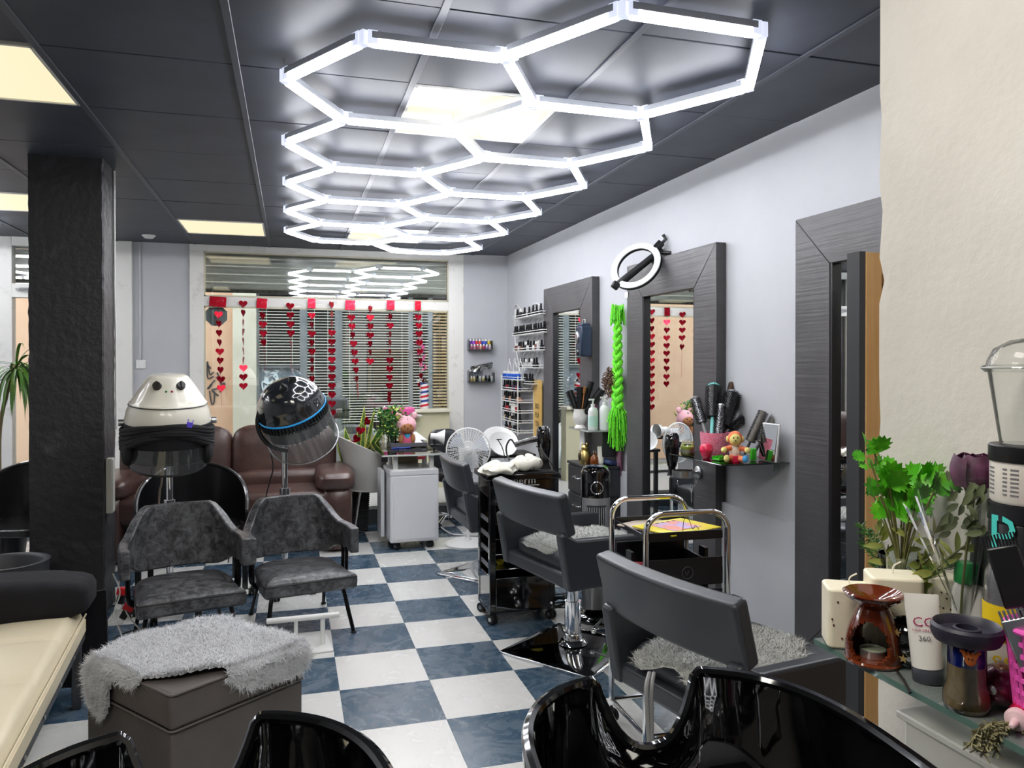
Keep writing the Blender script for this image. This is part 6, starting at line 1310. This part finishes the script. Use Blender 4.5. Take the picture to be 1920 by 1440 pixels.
# glass shelf on the partition
SH = .98
t = thing('glass_shelf', 'clear glass shelf on the white partition crowded with candles and bottles', 'shelf', (.965, .62, SH))
B().box((0, 0, 0), (.234, .94, .009)).o('glass', glassmat('grey_green_glass', (.70, .76, .74), .06, 0, 1.4, .28, (.42, .47, .46)), t, smooth=False)
b = B(); ge = mat('green_glass_edge', '#5d7a72', .1, coat=1); b.box((-.1175, 0, 0), (.0015, .94, .009)).box((0, .4705, 0), (.234, .0015, .009)); b.o('polished_edge', ge, t, kind='stuff')
for y in (-.3, .3): B().box((.09, y, -.02), (.05, .012, .03)).o('bracket', M_steel, t, bev=.002)
t = thing('white_shelf_box', 'white box shelf fixed on the partition below the glass shelf', 'shelf', (1.0, .62, .865)); B().box((0, 0, 0), (.16, .70, .06)).o('body', mat('bright_white_board', '#f4f1ea', .4), t, bev=.004); B().box((-.0, 0, .034), (.176, .72, .012)).o('top', MATS['bright_white_board'], t, bev=.003); B().box((.03, .1, -.2), (.02, .02, .36)).o('support', M_wl, t)
SS = SH+.0055
def S(x, y, z=SS): return px(x, y, Z=z)
def Sr(x, y, r=0):
    q = S(x, y); d = Vector((q.x, q.y, 0)).normalized(); return q+d*r
def fa(p, off=0): return -math.atan2(p.x, p.y)+off
def mm(p, D): return p*D/1428
M_wax = mat('ivory_wax', '#efe8d2', .45, sss=.25, noise=(9, '#e5dcc2', .4, .8)); M_bur = mat('dark_red_speck', '#5a2020', .5)
def candle(label, x, yb, wpx, hpx, rz, specks=0, cut=True):
    p = S(x, yb); D = (p-Vector((0, 0, CH))).length*.99; w_ = mm(wpx, D); h = mm(hpx, D); t = thing('pillar_candle', label, 'candle', (p.x+w_*.28, p.y+w_*.28, SS), fa(p, rz))
    P = rrect(w_*.95, w_*.8, w_*.12, 4)
    b = B().prism(P, h, Matrix.Translation((0, 0, h/2))); b.o('wax', M_wax, t, bev=.004, seg=3)
    B().tube(smoothpath([(0, 0, h-.002), (.001, 0, h+.012), (.012, 0, h+.02)], 4), .0013, 6).o('wick', mat('cotton_wick', '#efe9d8', .8), t)
    if specks:
        g = random.Random(specks); b = B()
        for k in range(specks): b.sph((g.uniform(-.4, .4)*w_, -w_*.4-.0002, g.uniform(.1, .9)*h), .0016, 6, 4)
        b.o('seed_specks', M_bur, t, kind='stuff')
    return t
candle('short ivory pillar candle with dark specks at the left end of the glass shelf', 1588, 1218, 82, 98, .2, 9)
candle('taller plain ivory candle behind the brown oil burner', 1672, 1222, 84, 118, .25)
candle('small speckled ivory candle behind the green capped bottle', 1770, 1200, 50, 98, .1, 26)
# oil burner with tealight
p = Sr(1637, 1254, .034); t = thing('oil_burner', 'glossy brown ceramic oil burner with a dished top', 'oil burner', (p.x, p.y, SS), fa(p, -.2)); M_bc = mat('brown_glaze', '#5e2410', .1, coat=1, noise=(9, '#7f3a1a', .45, .7)); 
def burner(u, v):
    a = PI*2*u; z = .088*v; r = .0405*(1+.1*math.sin(PI*v)-.48*v**1.6); return (math.sin(a)*r, -math.cos(a)*r*.95, z)
NU, NV = 56, 22; b = B(); P = [[Vector(burner(i/NU, j/NV)) for j in range(NV+1)] for i in range(NU)]
def hole(i, j):
    a = 2*PI*(i+.5)/NU; a = a if a < PI else a-2*PI; v = (j+.5)/NV; hw_ = .85*(1-((v-.42)/.34)**2)**.5 if abs(v-.42) < .34 else 0; return abs(a) < hw_ or abs(abs(a)-PI) < hw_*.8
vid = {}
def vv(i, j, k):
    key = (i % NU, j, k)
    if key not in vid:
        q = P[i % NU][j]; s = 1 if k == 0 else .84; vid[key] = len(b.v); b.v.append((q.x*s, q.y*s, q.z))
    return vid[key]
for i in range(NU):
    for j in range(NV):
        if hole(i, j): continue
        for k in (0, 1): b.f.append((vv(i, j, k), vv(i+1, j, k), vv(i+1, j+1, k), vv(i, j+1, k))); b.mi.append(0)
        for (di, dj, e) in ((1, 0, (1, 0, 1, 1)), (-1, 0, (0, 0, 0, 1)), (0, 1, (0, 1, 1, 1)), (0, -1, (0, 0, 1, 0))):
            jj = j+dj
            if 0 <= jj < NV and hole((i+di) % NU, jj): b.f.append((vv(i+e[0], j+e[1], 0), vv(i+e[2], j+e[3], 0), vv(i+e[2], j+e[3], 1), vv(i+e[0], j+e[1], 1))); b.mi.append(0)
b.o('body', M_bc, t, ang=70); B().lathe([(0, 0), (.04, 0), (.042, .004), (.04, .007), (0, .007)], 36).o('foot', M_bc, t)
B().lathe([(.02, .082), (.026, .09), (.042, .101), (.0445, .107), (.041, .109), (.034, .104), (.015, .094), (0, .092)], 40).o('dish', M_bc, t)
tl_ = thing('tealight', 'tealight with pale wax inside the brown oil burner', 'candle', (p.x, p.y, SS+.0075)); B().lathe([(0, 0), (.0185, 0), (.0195, .012), (.0185, .0125), (.018, .004)], 28).o('cup', mat('aluminium_foil', (.7, .7, .7), .3, .9), tl_); B().lathe([(.018, .009), (0, .0095)], 24).o('wax', mat('pale_green_wax', '#c9d3b4', .5), tl_)
# black star tumbler
p = Sr(1712, 1258, .03); t = thing('star_tumbler', 'round black tumbler with gold stars behind the white hand cream tube', 'tumbler', (p.x, p.y, SS), fa(p)); B().lathe([(0, 0), (.02, 0), (.034, .015), (.039, .035), (.034, .058), (.028, .066), (.026, .064), (.032, .05), (.034, .03), (0, .006)], 34).o('bowl', M_blackgloss, t)
st = B(); SP = [(math.cos(PI/2+k*PI/5)*(.0065 if k % 2 == 0 else .003), math.sin(PI/2+k*PI/5)*(.0065 if k % 2 == 0 else .003)) for k in range(10)]
for k, (a, z) in enumerate(((-.9, .038), (-.35, .018), (.2, .045), (-.6, .055), (.5, .022))):
    st = B().prism(SP, .0008, Matrix.Translation((math.sin(a)*.0385, -math.cos(a)*.0385, z)) @ Matrix.Rotation(a, 4, 'Z') @ Matrix.Rotation(PI/2, 4, 'X')); st.o('star', mat('gold_star', '#d8b878', .35, .6), t)
# hand cream tube CC
p = Sr(1741, 1286, .018); D = p.length; t = thing('cream_tube', 'white hand cream tube lettered CC standing on a grey cap', 'tube', (p.x, p.y, SS)); t.rotation_euler = (0, -.08, fa(p))
B().lathe([(0, 0), (.0195, 0), (.021, .002), (.021, .02), (.0195, .022)], 30, sx=1, sy=.8).o('cap', mat('slate_grey_cap', '#42464e', .3), t); B().grid(lambda u, v: (math.cos(6.2832*u)*(.0205+.0025*v), math.sin(6.2832*u)*(.0165*(1-v)**.8+.0006), .022+.105*v), 36, 12).o('body', mat('white_tube', '#ece9e2', .35), t)
M_mag = mat('magenta_ink', '#c8487e', .5); M_gin = mat('grey_ink', '#77757a', .5)
for s_, sz, z, m in (('CC', .020, .082, M_mag), ('HAIR CREAM', .0052, .075, M_mag), ('360', .011, .062, M_gin)):
    o = text(s_, sz, m, t, (0, -.0165*(1-(z-.022)/.105)**.8-.0012, z), (PI/2+.12, 0, 0), .0001)
# glass jar with sand, blue band and octopus ring
p = Sr(1812, 1343, .028); t = thing('sand_jar', 'glass jar of beige sand with deep blue band and dark flanged rim', 'jar', (p.x, p.y, SS), fa(p)); t.scale = (.70, .70, 1.04); h = .105
B().lathe([(0, 0), (.034, 0), (.040, .006), (.039, .02), (.033, .03), (.032, .058)], 34).o('sand', mat('beige_sand', '#b99c72', .8, noise=(90, '#a5875c', .4, .7)), t); B().lathe([(.0325, .058), (.0325, .085)], 34).o('blue_band', mat('cobalt_glass', '#1a2fa0', .15, coat=1, noise=(22, '#0d1550', .4, .65)), t)
B().lathe([(.0, -.001), (.036, -.001), (.0415, .006), (.0405, .021), (.0345, .031), (.0335, .09)], 34).o('glass', M_glass, t); M_db = mat('dark_indigo_rubber', '#2b2937', .45)
B().lathe([(.032, .083), (.056, .088), (.062, .096), (.062, .106), (.058, .11), (.054, .107), (.05, .099), (.026, .097), (.024, .104), (.019, .105), (.018, .085), (0, .084)], 44).o('flanged_rim', M_db, t)
oc = B().sph((0, 0, 0), (.010, .005, .009), 14, 8).o('orange_charm', mat('orange_charm', '#e07a34', .4), t, loc=(.006, -.037, .072)); b = B()
for k in range(6): a = -1.2+2.4*k/5; b.tube([(math.sin(a)*.007, -.001, -.004*math.cos(a)+.0), (math.sin(a)*.014, -.003, .004+.006*abs(math.sin(a))), (math.sin(a)*.018, -.002, .010)], .002, 6)
b.o('charm_arms', MATS['orange_charm'], oc, kind='stuff')
for s in (-1, 1): B().sph((s*.003, -.005, .001), .0016, 6, 5).o('charm_eye', M_black, oc)
# bottles
p = Sr(1813, 1225, .015); t = thing('flat_bottle', 'white flat shouldered bottle with a bright green cap', 'bottle', (p.x, p.y, SS), fa(p))
P = rrect(.044, .026, .006, 4); lev = [(.98, 0), (1, .004), (1, .085), (.93, .1), (.72, .112), (.7, .114)]; n = len(P); b = B(); b.add([(x*k, y*k, z) for k, z in lev for x, y in P], [(i*n+j, i*n+(j+1) % n, (i+1)*n+(j+1) % n, (i+1)*n+j) for i in range(len(lev)-1) for j in range(n)]+[tuple(range(n))[::-1], tuple(5*n+j for j in range(n))]); b.o('body', mat('milk_white_plastic', '#e9e6e2', .35), t)
B().lathe([(.0185, .110), (.0195, .113), (.0185, .14), (.017, .143), (0, .143)], 30, sx=1, sy=.85).o('cap', mat('bright_green_cap', '#0f9a4a', .3), t)
p = Sr(1896, 1310, .034); t = thing('spray_can', 'yellow and clear hair product bottle with a smoky domed top', 'bottle', (p.x, p.y, SS), fa(p))
B().lathe([(0, 0), (.034, 0), (.0355, .004), (.0355, .125)], 34).o('body', mat('clear_white_plastic', '#dedcd0', .3), t); B().lathe([(.0358, .075), (.0358, .125)], 34).o('yellow_label', mat('sun_yellow', '#e8c81c', .4), t); B().lathe([(.0355, .125), (.034, .14), (.033, .165), (.027, .178), (0, .182)], 34).o('smoky_top', mat('smoky_plastic', '#77797d', .15, trans=.5, coat=1), t)
text('SS', .03, MATS['sun_yellow'], t, (-.010, -.0365, .036), (PI/2, 0, -.15), .0003); text('ECTOLADO', .0085, M_gin, t, (-.006, -.0365, .02), (PI/2, 0, -.12), .0002)
b = B()
for k in range(3): b.sph((math.cos(2.1*k)*.004-.012, -.0362, .084+math.sin(2.1*k)*.004), (.003, .0008, .005), 8, 5)
b.o('bee_print', M_black, t, kind='stuff')
# pink basket with combs
p = Sr(1980, 1392, .045); p0b = p; t = thing('mesh_basket', 'pink perforated plastic basket holding black combs at the right edge', 'basket', (p.x, p.y, SS)); M_pb = mat('candy_pink_plastic', '#f25fc0', .4)
b = B(); n = 30; H_ = .125
for i in range(9):
    z = H_*i/8; r = .042+.012*i/8; b.lathe([(r-.001, z-.0028), (r+.0012, z-.0028), (r+.0012, z+.0028), (r-.001, z+.0028)], n, (0, 0, 0))
for j in range(n): a = 2*PI*j/n; b.tube([(math.cos(a)*.042, math.sin(a)*.042, 0), (math.cos(a)*.054, math.sin(a)*.054, H_)], .0028, 4)
b.lathe([(0, .001), (.042, .001)], n).o('lattice', M_pb, t, kind='stuff'); B().tube([(math.cos(2*PI*i/36)*.055, math.sin(2*PI*i/36)*.055, H_) for i in range(36)], .004, 8, closed=True).o('rim', M_pb, t)
bc = Vector((p.x, p.y, SS))
t = thing('tint_brush', 'black tint brush and comb leaning out of the pink basket', 'brush', bc+Vector((-.0, 0, .02))); t.rotation_euler = (-.1, -.28, -.75)
B().box((0, 0, .17), (.038, .008, .08)).o('brush_head', M_black, t, bev=.003); B().box((0, 0, .05), (.012, .006, .16)).o('handle', M_black, t, bev=.002); b = B()
for k in range(11): b.box((-.0185+.0037*k, 0, .215), (.002, .004, .022))
b.o('teeth', M_black, t, kind='stuff')
t = thing('grey_comb', 'silver grey wide comb standing in the pink basket', 'comb', bc+Vector((-.02, -.02, .03))); t.rotation_euler = (0, -.35, -.75); B().box((0, 0, .09), (.045, .004, .06)).o('spine', M_steel, t, bev=.002); b = B()
for k in range(9): b.box((-.02+.005*k, 0, .125), (.003, .003, .014))
b.o('teeth', M_steel, t, kind='stuff')
# stacked tubs and plastic cup
p = px(1928, 1060, X=1.022); BX = Vector((p.x, p.y, SS))
zt1_ = px(1915, 945, X=1.0).z; zt2_ = px(1915, 835, X=1.0).z
t = thing('black_tub', 'large black tub with turquoise lettering, under the white tub', 'tub', BX, fa(BX)); t.scale = (1.05, 1.05, 1); hb = zt1_-SS; R_ = .046
B().lathe([(0, 0), (R_, 0), (R_+.001, .004), (R_+.001, hb-.03), (R_, hb-.028), (R_+.0025, hb-.026), (R_+.0025, hb-.001), (0, hb)], 44).o('body', mat('matt_black_tub', '#1a1b20', .35), t); M_tq = mat('turquoise_print', '#49d3c9', .45)
text('P', .085, M_tq, t, (-.030, -R_*.75-.003, hb-.075), (PI/2, 0, -.72), .0003, 'big_letter'); text('P', .085, M_tq, t, (.012, -R_*1.0-.0035, hb-.075), (PI/2, 0, .25), .0003, 'big_letter')
t = thing('white_tub', 'white cream tub with black lid and small print, stacked on the black tub', 'tub', BX+Vector((0, 0, hb)), fa(BX)); t.scale = (1.05, 1.05, 1); hw2 = zt2_-zt1_
B().lathe([(0, 0), (.044, 0), (.046, .004), (.046, hw2-.022), (0, hw2-.022)], 44).o('body', mat('cream_white_plastic', '#ebe6dc', .35), t); B().lathe([(.0475, hw2-.024), (.048, hw2-.022), (.048, hw2-.002), (.046, hw2), (0, hw2)], 44).o('lid', M_black, t); b = B()
for k in range(7):
    for a0_, wd_ in ((-1.15, .012), (-.62, .006), (-.35, .010)): b.box((math.sin(a0_)*.0463, -math.cos(a0_)*.0463, .014+.006*k), (wd_, .0006, .0022), (0, 0, a0_))
b.o('small_print', M_gin, t, kind='stuff')
t = thing('plastic_cup', 'clear plastic cup with domed lid on top of the white tub', 'cup', BX+Vector((.003, .004, hb+hw2)), 0); t.scale = (1.15, 1.15, 1); hc = px(1915, 690, X=1.0).z-(SS+hb+hw2); ht = px(1915, 632, X=1.0).z-(SS+hb+hw2); M_cup = glassmat('clear_cup_plastic', (.97, .98, .97), .02, .03, 1.12, .05, (.9, .9, .88))
B().lathe([(0, .001), (.030, .001), (.031, .004), (.044, hc-.004), (.045, hc)], 44).o('cup', M_cup, t); B().lathe([(.047, hc-.006), (.0505, hc-.002), (.0505, hc+.003), (.046, hc+.005), (.0445, hc+.012), (.038, hc+.028), (.02, ht-.004), (0, ht)], 44).o('domed_lid', M_cup, t); B().tube([(math.cos(2*PI*i/40)*.0505, math.sin(2*PI*i/40)*.0505, hc) for i in range(40)], .0016, 6, closed=True).o('rolled_rim', glassmat('rim_plastic', (.9, .92, .92), .12, .05, 1.2, .25, (.9, .9, .9)), t)
tag(B().box((0, 0, 0), (.012, .06, .09)).o('grey_case', mat('grey_black_case', '#4b4c50', .5), bev=.004, loc=px(1850, 1050, X=1.06), rot=(.1, 0, -.1)), 'flat dark grey case leaning on the partition behind the green cap', 'case')
# herb vase
vz = px(1690, 1125, X=1.025); vz.z = SS; t = thing('herb_vase', 'glass of parsley, sage and rosemary sprigs on the near glass shelf', 'plant', vz); VH = .13
B().lathe([(0, 0), (.03, 0), (.032, .004), (.038, VH), (.0365, VH), (.03, .008), (0, .008)], 30).o('glass', M_glass, t); M_par = mat('parsley_green', '#4fae1c', .45, noise=(20, '#7ccf30', .45, .7)); M_sage = mat('sage_olive', '#7f8b3f', .5, noise=(14, '#a8a55a', .45, .7)); M_ros = mat('rosemary_dark', '#3d6b2c', .5); M_twig = mat('green_brown_twig', '#6b6a38', .6)
g = random.Random(11); stems = B()
def lobed(b, c, d, up, s):
    """flat parsley leaflet with toothed lobes"""
    d = Vector(d).normalized(); n = Vector(up); x = d.cross(n).normalized(); n = x.cross(d).normalized(); P = [c]
    pts = [(0, 0), (.25, .12), (.42, .30), (.30, .36), (.52, .55), (.36, .58), (.45, .80), (.22, .74), (.12, 1.0), (0, .86), (-.12, 1.0), (-.22, .74), (-.45, .80), (-.36, .58), (-.52, .55), (-.30, .36), (-.42, .30), (-.25, .12)]
    vs = [c+x*u*s+d*v*s+n*(.10*s*math.sin(v*5)*abs(u)*2) for u, v in pts]; vs.append(c+d*.5*s-n*.04*s); k = len(pts); b.add(vs, [(i, (i+1) % k, k) for i in range(k)])
def W(x, y, dd=0):
    q = px(x, y, D=(vz-Vector((0, 0, CH))).length+dd)
    if q.x > 1.055: q = px(x, y, X=1.055-abs(g.gauss(0, .03)))
    return q-vz
for (x, y, sc_) in ((1640, 850, .05), (1655, 875, .04), (1632, 865, .03), (1668, 912, .055), (1700, 905, .055), (1735, 900, .05), (1755, 915, .045), (1690, 940, .055), (1650, 930, .05), (1635, 925, .035), (1720, 935, .05), (1672, 960, .05), (1645, 960, .045), (1740, 940, .045), (1705, 965, .045), (1660, 895, .04)):
    c = W(x, y, g.uniform(-.04, .04)); root = Vector((0, 0, VH*.9)); stems.tube(bez(root*.3, root+Vector((0, 0, .03)), c*.7+root*.3, c, 8), .0016, 5)
    b = B()
    for j in range(5): a = g.uniform(-1.3, 1.3); lobed(b, c+Vector((g.gauss(0, .006), g.gauss(0, .006), g.gauss(0, .006))), (math.sin(a)+.15*g.gauss(0, 1), -.35+.3*g.gauss(0, 1), math.cos(a)*.8), (g.gauss(0, .4), -1, .5), sc_*g.uniform(.6, .85))
    b.o('parsley_leaf', M_par, t, ang=80)
def oval(b, c, d, s, w): 
    d = Vector(d).normalized(); x = d.cross(Vector((g.gauss(0, .3), -1, .4))).normalized(); n = x.cross(d); k = 6; vs = []
    for i in range(k+1):
        f = i/k; ww = w*math.sin(PI*min(.98, f*.9+.08))**.8; q = c+d*s*f+n*(-.12*s*f*f); vs += [q-x*ww/2+n*ww*.15, q, q+x*ww/2+n*ww*.15]
    b.add(vs, [q for i in range(k) for q in ((3*i, 3*i+1, 3*i+4, 3*i+3), (3*i+1, 3*i+2, 3*i+5, 3*i+4))])
for (x0, y0, x1, y1, n) in ((1690, 1120, 1640, 985, 10), (1695, 1120, 1700, 970, 13), (1700, 1120, 1760, 985, 13), (1705, 1120, 1815, 1020, 14), (1690, 1130, 1650, 1050, 9), (1700, 1130, 1740, 1060, 11)):
    a, e = W(x0, y0), W(x1, y1, g.uniform(-.05, .05)); mid = (a+e)/2+Vector((0, 0, .02)); path = bez(a, a*.6+mid*.4, mid*.5+e*.5, e, 14); stems.tube(path, .0016, 5)
    for k in range(n):
        c = path[2+int(k*12/n)]; an = g.uniform(0, 6.28); dr = (e-a).normalized()*.6+Vector((math.cos(an), math.sin(an)*.7, math.sin(an*1.7)*.6)); b = B(); oval(b, c, dr, g.uniform(.024, .042), g.uniform(.009, .014)); b.o('sage_leaf', M_sage, t, ang=80)
ros = B()
for (x1, y1) in ((1615, 985), (1620, 1020), (1640, 1060), (1660, 1075), (1780, 1060), (1630, 1000)):
    a, e = W(1690, 1110), W(x1, y1, g.uniform(-.03, .03)); path = bez(a, a*.5+e*.5+Vector((0, 0, .01)), e*.9+a*.1, e, 22); stems.tube(path, .0013, 4)
    for c in path[6:]:
        for j in range(5): an = g.uniform(0, 6.28); d = (e-a).normalized()*.7+Vector((math.cos(an), math.sin(an), g.uniform(-.5, .6))); ros.tube([c, c+d.normalized()*g.uniform(.010, .018)], .0009, 3)
ros.o('rosemary_needles', M_ros, t, kind='stuff'); stems.o('stems', M_twig, t, kind='stuff')
# dried rose in cellophane
p = S(1800, 1200); rv = px(1800, 1100, X=1.03); t = thing('dried_rose', 'dried purple rose wrapped in clear cellophane against the partition', 'flower', (rv.x, rv.y, SS)); rc = px(1830, 885, X=1.03)-t.location; M_rose = mat('dried_purple_petal', '#4a1f3a', .55, noise=(24, '#7a4466', .45, .7))
for k in range(9):
    a = 2*PI*k/9+.4*k; r = .010+.0025*k; 
    def pet(u, v): 
        th = a+(u-.5)*2.0; rr = (r+.006*math.sin(PI*v)); zz = -.022+.05*v*(1-.15*abs(u-.5)*2); return (math.cos(th)*rr, math.sin(th)*rr, zz)
    B().slab(pet, 9, 8, .0012).o('petal', M_rose, t, loc=rc)
B().sph(rc+Vector((0, 0, -.02)), (.014, .014, .012)).o('calyx', M_sage, t); B().tube(bez(rc+Vector((0, 0, -.02)), rc+Vector((-.01, 0, -.08)), Vector((0, 0, .12)), Vector((0, 0, .003)), 10), .002, 6).o('stem', M_twig, t)
for k in range(34):
    c = px(g.uniform(1770, 1850), g.uniform(900, 1000), X=1.04-g.uniform(0, .06))-t.location; an = g.uniform(0, 6.28); b = B(); oval(b, c, (math.cos(an), math.sin(an)*.5, math.sin(an*1.3)), g.uniform(.016, .028), .011); b.o('dry_leaf', mat('dusty_green_leaf', '#66704f', .6), t, ang=80)
M_cel = glassmat('cellophane', (.97, .98, .98), .03, .03, 1.12, .04, (.8, .8, .8))
for k, (sp, hh) in enumerate(((1.0, 0), (.8, .02))):
    def cel(u, v):
        a = -2.2+4.4*u; r = .012+.062*v*sp+.008*math.sin(a*5+k*2)*v; z = .06+(.20+hh)*v+.03*math.cos(a*2+k)*v; return (math.sin(a)*r-.03*v+.01, -math.cos(a)*r*.7+.0, z)
    B().grid(cel, 26, 6).o('cellophane', M_cel, t, smooth=False, kind='stuff')
# onion, small pink tube, rosemary, hairpin at the front right
p = S(1880, 1332); t = thing('red_bauble', 'dark crimson shiny round ornament at the front of the shelf', 'ornament', (p.x+.012, p.y+.012, SS)); B().sph((0, 0, .028), (.033, .03, .028), 26, 16).o('ball', mat('crimson_foil', '#6e1f3f', .25, metal=.4, coat=.6, noise=(18, '#2a0d1c', .45, .65)), t); B().lathe([(.006, -.004), (.006, .006), (0, .008)], 14, (-.028, -.012, .03), (-1, -.4, .1)).o('cap', M_steel, t)
p = S(1885, 1372); t = thing('mini_bottle', 'small red bottle with a white nozzle lying on its side', 'bottle', (p.x+.02, p.y+.0, SS+.0145), 0); t.rotation_euler = (0, 0, .5); B().cyl((0, 0, 0), (.05, 0, 0), .0135, n=24).o('body', mat('red_gloss', '#c5173f', .25, coat=.6), t); B().lathe([(.0135, 0), (.014, -.006), (.012, -.012), (.005, -.014), (.0035, -.03), (.002, -.032), (0, -.032)], 24, (0, 0, 0), (1, 0, 0)).o('nozzle', mat('pale_pink_cap', '#ecc9cf', .35), t)
rm = B(); p0 = S(1880, 1365); st_b = B()
for k in range(5):
    path = bez(p0+Vector((.01*k, -.005*k, .008)), p0+Vector((-.02+.006*k, -.01, .012)), S(1840, 1368)+Vector((-.004, -.004*k, .012)), px(1820+12*k, 1395+9*(k % 3), D=.95), 18); st_b.tube(path, .0012, 4)
    for c in path[2:]:
        for j in range(6): an = g.uniform(0, 6.28); rm.tube([c, c+Vector((math.cos(an)*.008, math.sin(an)*.008, g.uniform(-.010, .004)))], .0011, 3)
rm.v += []; nb = len(rm.v); rm.add(st_b.v, st_b.f); tag(rm.o('rosemary_sprig', mat('dry_rosemary', '#8c8662', .7, noise=(60, '#5f5b3c', .45, .6)), kind='stuff'), 'dry rosemary sprig trailing over the shelf edge at the lower right', 'herb')
p = S(1692, 1285); q = S(1682, 1262); e_ = S(1706, 1302); tag(B().tube([q+Vector((0, 0, .002)), S(1694, 1280)+Vector((0, 0, .003)), e_+Vector((0, 0, .002))], .0016, 6).tube([q+Vector((.002, .001, .002)), S(1696, 1281)+Vector((0, 0, .0045)), e_+Vector((.002, .0, .002))], .0012, 6).o('hair_pin', M_black, kind='stuff'), 'black bobby pin lying on the glass shelf in front of the tumbler', 'hairpin')
